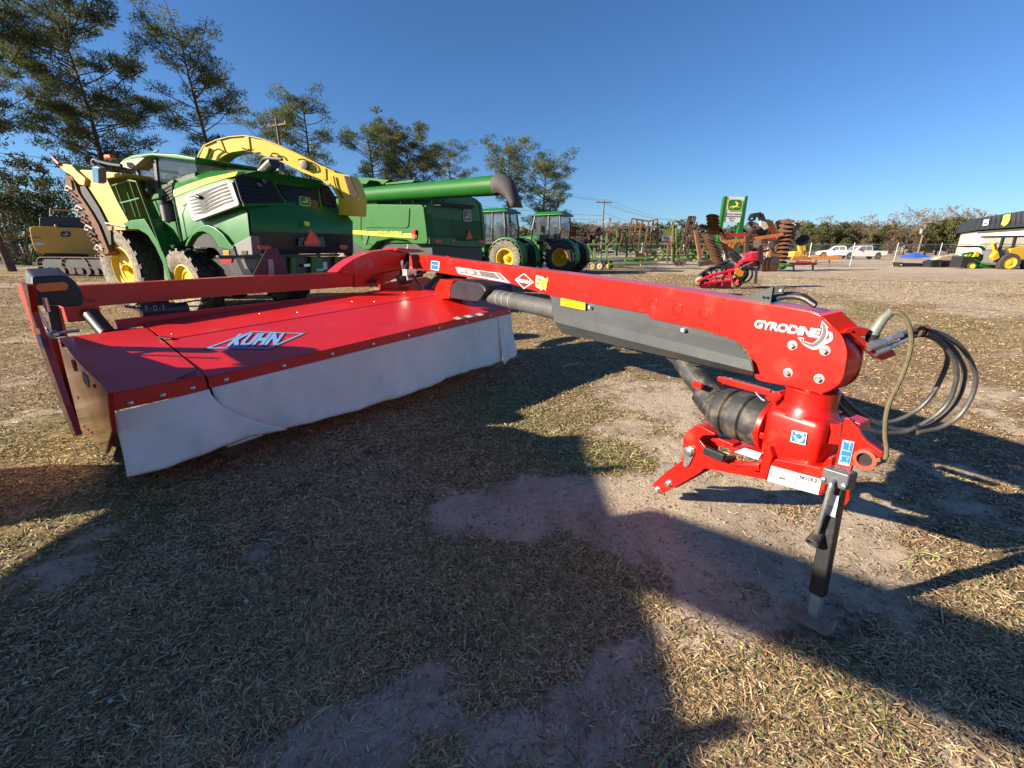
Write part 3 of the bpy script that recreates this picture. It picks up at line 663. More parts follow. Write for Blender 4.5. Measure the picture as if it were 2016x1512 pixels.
for x, y in ((411, 342), (1154, 522)): mb().lathe(tr([c3(x, y)], .0)[0], nA, [(-.02, .012), (.012, .012), (.014, .004)], 8).build('guard_bolt', WHT, mow, smooth=True)
mb().prism(tr([(1310, 704), (1330, 706), (1380, 716), (1384, 720), (1360, 720), (1325, 716)], -.06), -nA*.06).build('shaft_opening', DARKI, mow)
# telescopic driveshaft tube and its cover on the deck
d0, d1, d2 = tr([(934, 574), (958, 581), (1115, 615)], -.07)
sh = mb().tube([d0, d1, d1, d2], [.062, .062, .078, .078], 18).build('driveshaft_tube', TUBE, mow, smooth=True)
for t in (.24, .33, .42): c = d1.lerp(d2, t); mb().lathe(c, d2-d1, [(-.012, .081), (.012, .081)], 18).build('tube_ring', mat('rubbed steel', (.20, .19, .18), .5, .2), sh, smooth=True)
def c7p(*p): return c7(*p)
bx_ = tr([c7p(835, 460), c7p(850, 400), c7p(905, 365), c7p(1110, 390), c7p(1165, 420), c7p(1190, 470), c7p(1130, 560), c7p(1095, 580), c7p(830, 540)], .06)
mb().prism(bx_, -nA*.34).build('shaft_cowl', NAVY, mow, bev=.02)
mb().prism(tr([c7p(690, 440), c7p(735, 350), c7p(870, 370), c7p(850, 400), c7p(833, 460), c7p(828, 545), c7p(680, 545)], .04), -nA*.3).build('cowl_bracket', RED, mow, bev=.006)
for t in (.02,): mb().lathe(d0.lerp(d1, .2), d1-d0, [(-.05, .12), (.0, .12), (.01, .07)], 18).build('shaft_bearing', DARKI, mow, smooth=True)

# --- steering head: column, gearbox, hitch
pc = pl(1596, 790, PA-nA*.075, nA); CX = V(pc.x, pc.y, 0)
def zat(y, x=1596): return pl(x, y, V(CX.x, CX.y, 1), V(0, 1, 0)).z
zt, zn, zg0, zg1 = zat(745), zat(806), zat(806), zat(905)
mb().lathe(V(CX.x, CX.y, 0), UP, [(zt+.05, .066), (zat(764), .066), (zat(765), .105), (zn+.03, .105), (zn+.01, .112), (zn-.02, .13)], 28).build('column', RED, mow, smooth=True)
# gearbox: rounded block, axes along and across the drawbar
gc = V(CX.x, CX.y, (zg0+zg1)/2+.0); gh = zg0-zg1
rows = []
for t, k in ((0, .84), (.04, .94), (.13, 1.), (.6, 1.), (.85, .985), (.95, .96), (1, .86)):
    z = zg0-gh*t; r = []
    for i in range(24):
        a = 2*PI*i/24; ca, sa = math.cos(a), math.sin(a); e = .27
        r.append(V(gc.x, gc.y, z)+dA*(.128*k*math.copysign(abs(ca)**e, ca))+nA*(.128*k*math.copysign(abs(sa)**e, sa)))
    rows.append(r)
mb().loft(rows).build('gearbox', RED, mow, smooth=True)
PG = gc+nA*.1295                       # front face of the gearbox
def tg(pts, off=0.): return [pl(x, y, PG+nA*off, nA) for x, y in pts]
gst = mb().prism(tg([c5(1163, 568), c5(1278, 592), c5(1263, 685), c5(1147, 655)], .003), nA*.002).build('rpm_sticker', WHT, mow)
mb().prism(tg([c5(1168, 577), c5(1268, 598), c5(1254, 676), c5(1154, 650)], .006), nA*.001).build('sticker_field', BLU, gst)
sc = tg([c5(1214, 618)], .008)[0]
ring = []
for i in range(17):
    a = PI*.15+2*PI*.9*i/16; ring.append([sc+(dA*math.cos(a)+UP*math.sin(a))*.022, sc+(dA*math.cos(a)+UP*math.sin(a))*.013])
mb().grid(ring).build('arrow_ring', WHT, gst)
p, q, r = tg([c5(1182, 652), c5(1232, 664), c5(1184, 644)], .008); text('lettering', '540 rpm', p, q-p, r-p, WHT, gst, MO)
# flange left of the gearbox + ribbed black boot + driveshaft tube coming down from the guard
fl = tg([c5(1045, 400), c5(1100, 350), c5(1115, 380), c5(1045, 430), c5(1005, 700), c5(975, 660)], -.05)
mb().prism(fl, -nA*.2).build('gearbox_flange', RED, mow, bev=.006)
cb = tg([c5(905, 500)], -.12)[0]; bxx = dA
prof = [(-.02, .06), (-.02, .10), (.0, .128), (.05, .136), (.085, .134), (.092, .124), (.1, .136), (.15, .139), (.18, .134), (.188, .124), (.196, .136), (.235, .136), (.262, .118), (.28, .09)]
c0 = tg([c5(975, 530)], -.13)[0]
mb().lathe(c0, dA, [(t*1.05-.01, r*.93) for t, r in prof], 32).build('driveshaft_boot', RUB, mow, smooth=True)
mb().lathe(c0, dA, [(-.03, .08), (-.03, .132), (-.008, .132)], 28).build('boot_clamp', RED, mow, smooth=True)
e0 = c0+dA*.25
up0 = pl(*c5(420, 160), PA-nA*.10, nA); up1 = pl(*c5(330, 30), PA-nA*.10, nA)
path = bez([e0, e0+dA*.07+UP*.035, e0.lerp(up0, .5)+dA*.02+UP*.01, up0, up1], 7)
cor = []
m_ = len(path); rad_ = [.098 if i < 3 else (.088 if i < 14 else .066) for i in range(m_)]
rad_ = [r*(1+.045*(i % 2)) if i < 15 else r for i, r in enumerate(rad_)]
mb().tube(path, rad_, 22).build('driveshaft_sleeve', RUB, mow, smooth=False)
pstk = pl(*c5(590, 215), PA-nA*.02, nA)
for x, y in ((905, 600), (440, 225)):
    mb().box(pl(*c5(x, y), PG-nA*.02, nA), (.06, .02, .03), (dA, nA, UP)).build('boot_latch', RED, mow, bev=.003)
# red bracket above boot (clevis) and thin rail going back
mb().prism(tg([c5(945, 330), c5(975, 290), c5(1060, 275), c5(1080, 310), c5(1050, 350), c5(1010, 355), c5(960, 345)], -.06), -nA*.07).build('boot_bracket', RED, mow, bev=.008)
mb().prism(tg([c5(1010, 345), c5(1040, 350), c5(1000, 480), c5(975, 660), c5(955, 650), c5(980, 470)], -.07), -nA*.05).build('boot_bracket_leg', RED, mow, bev=.004)
r0, r1 = tg([c5(600, 180), c5(1000, 285)], -.22); mb().bar(r0, r1, .02, .035).build('guard_rail', RED, mow, bev=.003)
r0, r1 = tg([c5(1060, 320), c5(1130, 330)], -.12); mb().tube([r0, r1], .011, 8).build('grease_pipe', STEEL, mow)
ch = tg([c5(880, 280), c5(905, 310), c5(930, 335), c5(950, 345)], -.02); mb().tube(ch, .004, 5).build('safety_chain', STEEL, mow)
# hitch yoke: notice plate, lower arm, link pins
def tg2(pts, off): return [pl(*c5(x, y), PG+nA*off, nA) for x, y in pts]
mb().prism(tg2([(985, 840), (1030, 790), (1370, 855), (1440, 770), (1470, 790), (1440, 900), (1385, 1065), (1365, 1070), (965, 955), (950, 950)], .02), -nA*.22).build('hitch_base', RED, mow, bev=.005)
mb().prism(tg2([(950, 700), (985, 690), (1010, 770), (960, 950), (905, 935), (925, 790)], .03), -nA*.2).build('yoke_cheek', RED, mow, bev=.006)
mb().prism(tg2([(1385, 880), (1445, 770), (1470, 785), (1450, 900), (1395, 1062)], .035), -nA*.2).build('yoke_cheek', RED, mow, bev=.006)
np_ = mb().prism(tg2([(1003, 840), (1390, 945), (1362, 1062), (972, 955)], .024), nA*.002).build('notice_plate', WHT, mow)
mb().prism(tg2([(1199, 893), (1202, 894), (1180, 1005), (1177, 1004)], .028), nA*.001).build('plate_rule', DKG, np_)
p, q, r = tg2([(1214, 940), (1352, 975), (1222, 912)], .028); text('lettering', 'NOTICE', p, q-p, r-p, mat('black print', (.02, .02, .02), .5), np_, MO, .03)
for k in range(6):
    y = 962+k*10; p, q, r = tg2([(1204-k*1.4, y), (1352-k*3, y+38), (1204-k*1.4, y-4)], .028); mb().add([p, q, q+(r-p), r], [(0,1,2,3)]).build('print_line', mat('faint print', (.45, .45, .44), .6), np_)
mb().prism(tg2([(1060, 922), (1105, 934), (1108, 950), (1056, 938)], .028), nA*.001).build('plate_picture', DKG, np_)
for pts in ([(1020, 870), (1035, 900), (1010, 930)], [(1060, 890), (1100, 900), (1125, 885)], [(1140, 930), (1150, 960), (1160, 975)], [(1010, 930), (1040, 950), (1050, 945)]):
    mb().tube(tg2(pts, .028), .0015, 4).build('plate_sketch', MATS['faint print'], np_)
p, q, r = tg2([(1140, 862), (1275, 890), (1145, 842)], -.02)
ua = tg2([(330, 620), (345, 590), (415, 535), (470, 540), (575, 600), (560, 610), (480, 610), (450, 640), (490, 690), (640, 760), (800, 830), (905, 830), (930, 880), (940, 945), (480, 860), (470, 880), (440, 905), (180, 1050), (160, 1060), (90, 990), (100, 975), (210, 880), (320, 800)], -.0)
mb().prism(ua, -nA*.016).build('hitch_arm', RED, mow, bev=.004)
mb().prism([p-nA*.11 for p in ua[:9]]+[p-nA*.11 for p in tg2([(490, 860), (440, 905), (180, 1050), (90, 990), (320, 800)], 0)], -nA*.016).build('hitch_arm', RED, mow, bev=.004)
mb().prism(tg2([(345, 590), (415, 535), (470, 540), (575, 600), (450, 600), (350, 640)], -.012), -nA*.11).build('arm_bridge', RED, mow, bev=.004)
mb().prism(tg2([(490, 610), (560, 615), (715, 680), (690, 715), (600, 690)], -.06), -nA*.08).build('arm_rib', RED, mow, bev=.006)
mb().prism(tg2([(660, 700), (930, 740), (925, 800), (880, 790), (700, 745)], -.03), -nA*.12).build('yoke_shelf', RED, mow, bev=.004)
mb().prism(tg2([(720, 735), (800, 705), (930, 745), (900, 795)], -.026), nA*.001).build('shelf_sticker', WHT, mow)
mb().prism(tg2([(690, 820), (905, 835), (910, 885), (860, 885), (760, 850), (670, 835)], .03), -nA*.06).build('lower_rail', RED, mow, bev=.006)
h0, h1 = tg2([(492, 718), (648, 785)], .05); mb().bar(h0, h1, .03, .045).build('pin_handle', BLK, mow, bev=.005)
mb().tube([h1, h1+(h1-h0)*.15-nA*.06], .01, 8).build('pin_shank', BLK, mow)
# drop pin with flat steel keeper
kp = tg2([(332, 720), (345, 700), (380, 690), (415, 710), (420, 745), (400, 790), (375, 840), (350, 852), (335, 835), (338, 780)], .004)
mb().prism(kp, nA*.006).build('pin_keeper', STEEL, mow, bev=.002)
kc = tg2([(376, 730)], .01)[0]; mb().lathe(kc, nA, [(0, .026), (.014, .026), (.017, .02), (.0175, 0)], 20, False).build('link_pin', STEEL, mow, smooth=True)
for x, y, r in ((224, 975, .024), (140, 1025, .024)):
    c = tg2([(x, y)], .0)[0]; mb().lathe(c, nA, [(0, r), (.005, r), (.005, r*.7), (.022, r*.7), (.024, r*.5)], 6).build('arm_bolt', STEEL, mow)
cc = tg2([(180, 860)], -.06)[0]; mb().prism(tg2([(130, 890), (180, 830), (260, 820), (265, 850), (190, 880), (140, 905)], -.06), -nA*.02).build('pin_tab', STEEL, mow)
ch = tg2([(437, 575), (480, 590), (520, 575), (555, 590)], -.04); mb().tube(bez(ch, 4), .006, 5).build('linch_pin', mat('brass wire', (.35, .2, .08), .4, .7), mow)
# right-hand bracket with blue sticker and link eye
rbk = tg2([(1560, 475), (1590, 480), (1670, 560), (1685, 600), (1725, 650), (1850, 740), (1850, 770), (1790, 820), (1730, 838), (1620, 840), (1590, 930), (1470, 905), (1530, 620)], .02)
mb().prism(rbk, -nA*.018).build('link_bracket', RED, mow, bev=.003)
mb().prism(tg2([(1575, 480), (1680, 520), (1680, 590), (1640, 560), (1580, 545)], -.002), -nA*.09).build('bracket_flange', RED, mow, bev=.003)
mb().prism(tg2([(1735, 650), (1850, 735), (1855, 800), (1790, 815), (1740, 700)], -.03), -nA*.06).build('bracket_web', RED, mow, bev=.003)
mb().prism(tg2([(1440, 520), (1535, 530), (1520, 680), (1430, 670)], -.06), -nA*.05).build('cross_tube', RED, mow)
ec = tg2([(1728, 788)], .02)[0]
mb().lathe(ec, nA, [(-.05, .040), (.016, .040), (.018, .036), (.018, .027), (-.04, .027)], 24, False).build('link_eye', mat('rusty red paint', (.40, .06, .03), .6, 0, .35, 20), mow, smooth=True)
mb().lathe(ec, nA, [(.002, .028), (.0025, .0)], 20, False).build('eye_hole', DARKI, mow)
bs = mb().prism(tg2([(1550, 642), (1638, 660), (1600, 842), (1513, 825)], .023), nA*.002).build('warning_sticker', WHT, mow)
mb().prism(tg2([(1555, 652), (1628, 667), (1594, 832), (1522, 816)], .027), nA*.001).build('sticker_field', BLU, bs)
LB = mat('sticker light blue', (.25, .5, .8), .5)
for pts in ([(1570, 660), (1600, 668), (1592, 720), (1612, 660)], [(1545, 720), (1610, 736)], [(1545, 765), (1580, 770), (1575, 810), (1600, 770)], [(1552, 675), (1546, 712)], [(1538, 760), (1532, 800)], [(1530, 815), (1590, 825)]):
    mb().tube(tg2(pts, .028), .0022, 4).build('sticker_sketch', LB, bs)
# --- parking jack
jf = pz(1600, 1222); jt = pl(1655, 940, V(jf.x, jf.y, 0)+V(-.02, .03, 0), V(0, 1, 0))
jp = pl(*c5(1520, 930), PG+nA*.06, nA)
ax = (jp-V(jf.x, jf.y, 0)); top = V(jf.x, jf.y, 0)+ax; jd = ax.normalized()
jx = dA-jd*dA.dot(jd); jx.normalize(); jy = jd.cross(jx).normalized()
if jy.dot(nA) < 0: jy = -jy
L_ = ax.length; B0 = V(jf.x, jf.y, 0)
mb().box(B0+jd*(L_*.59), (.056, .050, L_*.78), (jx, jy, jd)).build('jack_tube', BLK, mow, bev=.008)
mb().box(B0+jd*(L_*.15), (.044, .040, L_*.26), (jx, jy, jd)).build('jack_inner_tube', mat('galvanised tube', (.36, .37, .33), .4, .35, .25, 8, dirt=(.25,.2,.12), dirt_amt=.3), mow, bev=.008)
ft0, ft1 = pz(1553, 1198, .03), pz(1640, 1243, .03)
fd = (ft1-ft0).normalized(); fs = UP.cross(fd)
ft = mb().grid([[ (ft0+fd*((ft1-ft0).length*t))+fs*w*.045+UP*(abs(w)*0+.028*(1 if t in (0., 1.) else 0)) for w in (-1, 1)] for t in (0., .12, .88, 1.)]).build('jack_foot', mat('rusty foot', (.32, .20, .14), .8, .1, .4, 14, .3, dirt=(.25, .19, .12), dirt_amt=.4), mow, solid=.008)
jh = mb().box(top+jd*.0, (.095, .08, .07), (jx, jy, jd)).build('jack_head', mat('galvanised', (.10, .105, .11), .4, .3, .2, 10), mow, bev=.008)
for k in (-1, 1): mb().lathe(top+jy*.045+jx*.036*k-jd*.015, jy, [(0, .010), (.004, .009), (.006, .003)], 10).build('head_rivet', STEEL, jh, smooth=True)
hk = top+jy*.055; k1 = pl(1608, 1050, hk+nA*.02, nA); k2 = pl(1597, 1076, hk+nA*.03, nA)
mb().tube(bez([top+jy*.02-jd*.0, top+jy*.055-jd*.012, top+jy*.062-jd*.05, k1], 6), .0095, 9).build('crank_handle', STEEL, mow, smooth=True)
kd = nA*.8-UP*.3+jy*.2
mb().lathe(k1-jd*.012-nA*.02, nA-UP*.55, [(-.02, .014), (.0, .021), (.052, .026), (.056, .022), (.05, .016), (.01, .014)], 18, False).build('crank_knob', RUB, mow, smooth=True)
for z0, z1, w, mm in ((.82, .90, .046, WHT), (.76, .815, .046, mat('silver sticker', (.4, .42, .45), .4, .3))):
    c = B0+jd*(L_*(z0+z1)/2)+jy*.031; mb().box(c, (w, .002, L_*(z1-z0)), (jx, jy, jd)).build('jack_sticker', mm, mow)
mb().prism(tg2([(1555, 1040), (1595, 1030), (1590, 1100), (1560, 1145), (1540, 1120)], -.06), -nA*.02).build('jack_latch', RED, mow)
# --- hose holder and hose loops
hp = tg([(1690, 690)], -.1)[0]
def th(pts, y): return [pl(*c4(px, py), V(0, y, 0), V(0, 1, 0)) for px, py in pts]
YH = hp.y-.02
pla = th([(840, 372), (890, 330), (1055, 338), (1010, 400), (1255, 520), (1250, 560), (1140, 582), (1110, 570), (910, 372)], YH)
mb().prism(th([(905, 372), (930, 340), (1040, 440), (1240, 500), (1262, 540), (1150, 582), (1125, 575)], YH), V(.03, .07, -.01)).build('hose_holder', RED, mow, bev=.004)
mb().prism(th([(845, 375), (890, 335), (975, 325), (1058, 340), (1020, 400), (940, 378)], YH), V(.02, .09, .0)).build('holder_bridge', RED, mow, bev=.004)
mb().prism(th([(820, 370), (690, 240), (840, 205), (975, 325)], YH+.02), V(.02, .05, 0)).build('holder_gusset', RED, mow, bev=.003)
hl = th([(1075, 400), (1085, 370), (1160, 260), (1215, 215)], YH+.02)
mb().tube(hl, [.021, .021, .018, .016], 12).build('holder_handle', mat('grey green grip', (.17, .18, .15), .4, .2), mow, smooth=True)
mb().lathe(hl[0], hl[0]-hl[1], [(-.01, .024), (.02, .02), (.035, .008)], 12).build('handle_ball', BLK, mow, smooth=True)
def hose(pts, r, y0, dy, m=HOSE, name='hydraulic_hose', n=9):
    q = [pl(*c4(px, py), V(0, y0+dy*i/len(pts), 0), V(0, 1, 0)) for i, (px, py) in enumerate(pts)]
    return mb().tube(bez(q, 8), r, n).build(name, m, mow, smooth=True)
GHO = mat('dusty hose', (.055, .055, .055), .42, 0, .5, 5, .05, dirt=(.25, .23, .20), dirt_amt=.3)
hose([(1280, 385), (1400, 350), (1520, 355), (1650, 400), (1780, 510), (1860, 680), (1840, 840), (1740, 1000), (1600, 1090), (1420, 1130)], .0092, YH, .05, GHO)
hose([(1290, 390), (1420, 360), (1550, 385), (1660, 450), (1740, 560), (1780, 680), (1740, 850), (1640, 980), (1500, 1080), (1300, 1110), (1150, 1070), (1020, 1000), (900, 910), (800, 800)], .0092, YH+.03, .12, GHO)
hose([(1300, 410), (1430, 385), (1540, 400), (1640, 480), (1710, 600), (1710, 760), (1640, 920), (1500, 1040), (1330, 1120), (1150, 1130), (1000, 1080), (880, 980), (790, 860)], .0092, YH, .14, GHO)
hose([(1330, 415), (1450, 385), (1560, 420), (1640, 500), (1645, 600), (1600, 720), (1520, 860), (1400, 970), (1230, 1045), (1050, 1040), (900, 950), (800, 810)], .0092, YH+.02, .14, GHO)
for (a, b, r) in (((1040, 478), (1160, 440), .019), ((1160, 440), (1215, 410), .014), ((1215, 412), (1300, 385), .0115), ((1090, 522), (1190, 480), .017), ((1190, 480), (1260, 455), .012), ((1260, 455), (1350, 412), .0095)):
    q = th([a, b], YH-.005); mb().tube(q, r, 10).build('hose_coupling', STEEL, mow)
for x, y in ((1425, 352), (1470, 355)):
    q = th([(x, y)], YH+.01)[0]; mb().lathe(q, V(1, 0, .1), [(-.006, .026), (.006, .026)], 12).build('cable_tie', RUSTD, mow)
for x, y in ((1415, 1095), (1425, 1125)): q = th([(x, y)], YH+.08)[0]; mb().lathe(q, V(1, 0, .2), [(-.008, .016), (.008, .016)], 10).build('cable_tie', BLK, mow)
# hoses lying over the drawbar
for k, dz in enumerate((.0, .016, .03)):
    q = tr([c4(310, 120-k*20), c4(420, 95-k*10), c4(540, 105-k*10), c4(640, 165-k*8)], -.06-.02*k); mb().tube(bez(q, 6), .012, 8).build('drawbar_hose', HOSE, mow, smooth=True)
fin = tr([c4(60, 112), c4(318, 15), c4(295, 152)], -.02)
mb().prism(fin, -nA*.004).build('guard_fin', GREY, mow)
mb().prism(tr([c4(318, 15), c4(408, 5), c4(395, 70), c4(312, 80)], -.03), -nA*.004).build('fin_plate', BLK, mow)
mb().lathe(tr([c4(376, 46)], -.028)[0], nA, [(0, .008), (.003, .007)], 10).build('fin_bolt', STEEL, mow)
mb().tube(tr([c4(236, 97), c4(286, 101)], -.016), .003, 4).build('arrow_mark', mat('black print', (.02,)*3), mow)
for a, b in (((236, 97), (248, 88)), ((236, 97), (248, 108)), ((286, 101), (274, 91)), ((286, 101), (274, 111))): mb().tube(tr([c4(*a), c4(*b)], -.016), .003, 4).build('arrow_mark', MATS['black print'], mow)
# olive pull cord
q = [pl(*c4(px, py), V(0, YH-.04-.02*k, 0), V(0, 1, 0)) for k, (px, py) in enumerate(((1215, 215), (1290, 225), (1350, 300), (1372, 420), (1350, 560), (1290, 730), (1215, 880), (1180, 1000), (1172, 1150), (1185, 1270), (1165, 1345), (1120, 1340)))]
mb().tube(bez(q, 8), .0078, 8).build('pull_cord', OLIVE, mow, smooth=True)
q = th([(1215, 215)], YH+.02)[0]; mb().tube([q+V(.012*math.cos(a), 0, .012*math.sin(a)+.008) for a in [i*.52 for i in range(13)]], .0015, 5).build('split_ring', STEEL, mow)
# ------------------------------------------------------------------ wheels
def wheel(mbf, parent, c, ax, Dm, Wd, rimD, rubber=RUB, side=RUBD, rimm=YEL, lugs=20, hub=.16, deep=.35, n=36, lugh=.045, cap=YEL, face=True):
    """c centre of the tyre, ax outward axle direction; tyre with chevron lugs > sidewall, rim, hub"""
    ax = Vector(ax).normalized(); c = Vector(c); R = Dm/2; r = rimD/2; w = Wd/2
    prof = [(-w*.80, r), (-w*.98, r+(R-r)*.3), (-w, r+(R-r)*.62), (-w*.9, R*.955), (-w*.5, R*.985), (0, R*.99), (w*.5, R*.985), (w*.9, R*.955), (w, r+(R-r)*.62), (w*.98, r+(R-r)*.3), (w*.80, r)]
    t = mbf(); t.lathe(c, ax, prof, n, False)
    u = ax.cross(UP).normalized(); v = u.cross(ax)
    def cyl(th, rr, a): return c+ax*a+(u*math.cos(th)+v*math.sin(th))*rr
    for k in range(lugs):
        for sg in (-1, 1):
            th = 2*PI*(k+(.5 if sg > 0 else 0))/lugs; dt = 2*PI/lugs*.30
            pts = []
            for a, off, hh, rb in ((.03, .0, 1., .97), (.55, .42, 1., .97), (.96, .62, .96, .93), (1.03, .66, .78, .86)):
                for q in (-1, 1):
                    tt = th+off*2*PI/lugs*1.3+q*dt*.5
                    pts.append((cyl(tt, R*rb-.01, sg*a*w), cyl(tt, R*rb*.0+(R+lugh*hh-.02 if a < 1 else R*.90), sg*a*w)))
            vs = [p[0] for p in pts]+[p[1] for p in pts]
            fs = []
            for i in range(3):
                a0, b0, a1, b1 = 2*i, 2*i+1, 2*i+2, 2*i+3
                fs += [(a0+8, b0+8, b1+8, a1+8), (a0, a1, a1+8, a0+8), (b0, b0+8, b1+8, b1)]
            fs += [(0, 8, 9, 1), (6, 7, 15, 14)]
            t.add(vs, fs)
    ty = t.build('wheel', rubber, parent, smooth=False)
    if side: mbf().lathe(c, ax, [(w*1.0+.004, r+(R-r)*.92), (w*1.0+.012, r+(R-r)*.62), (w*.99+.006, r+(R-r)*.3), (w*.82, r+.005)], n, False).build('sidewall', side, ty, smooth=True)
    d = Wd*deep
    mbf().lathe(c, ax, [(w*.84, r*1.04), (w*.86, r*.98), (w*.70, r*.93), (w*.66, r*.86), (w-d, r*.82), (w-d-.005, r*.62), (w-d-.03, r*.6), (w-d-.035, r*.45), (w-d-.01, hub*1.5), (w-d-.01, .01)], n, False).build('rim', rimm, ty, smooth=True)
    hb_ = mbf().lathe(c, ax, [(w-d, hub), (w-d+.10, hub*.95), (w-d+.14, hub*.6), (w-d+.15, .01)], 18, False); hb_.build('hub', cap, ty, smooth=True)
    return ty
# ------------------------------------------------------------------ forage harvester
HO = pz(373, 618); HO.z = 0
hf = V(-.895, .446, 0).normalized(); hr = V(hf.y, -hf.x, 0)
HW = 3.05
hv = root('forage_harvester', 'big green and yellow forage harvester with curved yellow spout behind the red mower', 'harvester', HO)
def hm(): return MB(HO)
def h2(x, y): return (180+x/3.7333, 240+y/3.7325)
def hs(pts, o): return [pl(*h2(*p), HO+hr*o, hr) for p in pts]
def mir(P): 
    o = (P-HO).dot(hr); return P+hr*(HW-2*o)
cols = [((672, 880), (640, 700), (608, 552), (606, 505), (625, 405)),
        ((760, 800), (720, 640), (720, 505), (715, 460), (740, 372)),
        ((900, 790), (860, 620), (870, 450), (870, 408), (900, 358)),
        ((1010, 900), (1000, 680), (985, 418), (1000, 383), (1080, 354)),
        ((1180, 972), (1150, 680), (1045, 440), (1075, 400), (1240, 362))]
ofs = (.13, .13, .30, .38, .75)
sec = []
for cset in cols:
    Lp = [pl(*h2(*p), HO+hr*o, hr) for p, o in zip(cset, ofs)]; sec.append(Lp)
rows = [L_ + [mir(p) for p in L_[::-1]] for L_ in sec]
hood = hm(); hood.grid(rows); hood.build('body_shell', GREEN, hv, smooth=True)
hm().add(rows[0], [tuple(range(10))]).build('front_bulkhead', DARKI, hv)
# rear: rows from seam to mirrored seam, bowed backwards
E_ = sec[-1]
def rearrow(P, bow, n=10):
    Q = mir(P); return [P.lerp(Q, i/n)-hf*bow*(1-(2*i/n-1)**2) for i in range(n+1)]
rr_ = [rearrow(E_[0], .22), rearrow(E_[1].lerp(E_[0], .42)-hf*.05, .28), rearrow(E_[1]-hf*.06, .24), rearrow(E_[2].lerp(E_[1], .12)+hf*.04, .16), rearrow(E_[2], .12), rearrow(E_[3], .1), rearrow(E_[4], .08)]
rs_ = hm().grid(rr_[1:]).build('rear_shell', GREEN, hv, smooth=True); smooth_mesh(rs_.data, 65)
for P4, off in ((E_, .0), ([mir(p) for p in E_], .0)): hm().tube([p-hf*.02-hr*(.012 if P4 is E_ else -.012) for p in P4], .014, 5).build('panel_seam', DARKI, hv)
hm().tube([p-hr*.008 for p in sec[0][:4]], .012, 5).build('panel_seam', DARKI, hv)
hm().tube([p-hr*.006 for p in (sec[1][1].lerp(sec[1][0], .3), sec[2][1].lerp(sec[2][0], .1), sec[3][1], sec[4][1].lerp(sec[4][2], .15))], .008, 5).build('panel_seam', DARKI, hv)
hm().grid(rr_[:2]).build('rear_apron', NAVY, hv)
RP = E_[1].lerp(mir(E_[1]), .5); RPt = E_[2].lerp(mir(E_[2]), .5)
nup = hr.cross((RPt-RP).normalized()).normalized()
if nup.dot(hf) > 0: nup = -nup
RW = RPt-hf*.13
def hu(pts, off=.02): return [pl(*h2(*p), RW-hf*.03+nup*off, nup) for p in pts]           # upper rear plane
def hd(pts, off=.02): return [pl(*h2(*p), E_[0]-hf*(.30+off), hf) for p in pts]            # lower rear plane
wn = hm().prism(hu([(1335, 398), (1640, 432), (1662, 470), (1672, 635), (1650, 652), (1480, 630), (1450, 600)]), -nup*.03).build('rear_screen', DARKI, hv)
hm().prism(hu([(1480, 560), (1640, 575), (1668, 590), (1670, 635), (1650, 652), (1485, 632)], .026), nup*.004).build('screen_sill', NAVY, wn)
bp_ = hu([(1527, 612), (1612, 624), (1524, 545)], .05); badge(bp_[0], bp_[1]-bp_[0], bp_[2]-bp_[0], MATS.get('emblem green') or mat('emblem green', (.02, .16, .03), .4), mat('emblem yellow', (.8, .7, .12), .45), hv, HO, .012, MATS['emblem yellow'])
gl_ = hm().prism(hu([(1052, 412), (1095, 396), (1305, 410), (1330, 440), (1408, 590), (1395, 604), (1118, 600), (1100, 570)], .03), -nup*.02).build('rear_grille', DARKI, hv)
for k in range(6):
    t = k/5.5; y0 = 425+t*165; x0 = 1062+t*55; x1 = 1322+t*82; ym = y0+14
    p = hu([(x0, y0), ((x0+x1)/2, ym-4), (x1, y0+6)], .06); q = hu([(x0, y0+8), ((x0+x1)/2, ym+6), (x1, y0+15)], .035)
    hm().grid([p, q]).build('louvre', NAVY, gl_, solid=.008)
for x, y in ((1265, 445), (1232, 470)): hm().lathe(hu([(x, y)], .06)[0], nup, [(0, .03), (.03, .055), (.05, .05), (.052, .0)], 12, False).build('work_lamp', SILV, gl_, smooth=True)
g2_ = hm().prism(hu([(1688, 455), (1742, 470), (1800, 560), (1798, 630), (1720, 612), (1692, 560)], .03), -nup*.02).build('rear_grille', DARKI, hv)
for k in range(5):
    t = k/4.6; y0 = 475+t*125; p = hu([(1692+t*22, y0), (1745+t*50, y0+22)], .055); q = hu([(1692+t*22, y0+9), (1745+t*50, y0+31)], .035)
    hm().grid([p, q]).build('louvre', NAVY, g2_, solid=.008)
# frame ridges between grille and screen
for a, b in (((1300, 392), (1425, 600)), ((1655, 428), (1690, 660)), ((1425, 600), (1500, 662)), ((1500, 662), (1690, 690)), ((1115, 612), (1425, 604))):
    p, q = hu([a, b], .02); hm().bar(p, q, .06, .05, nup).build('rear_ridge', GREEN, hv, bev=.015)
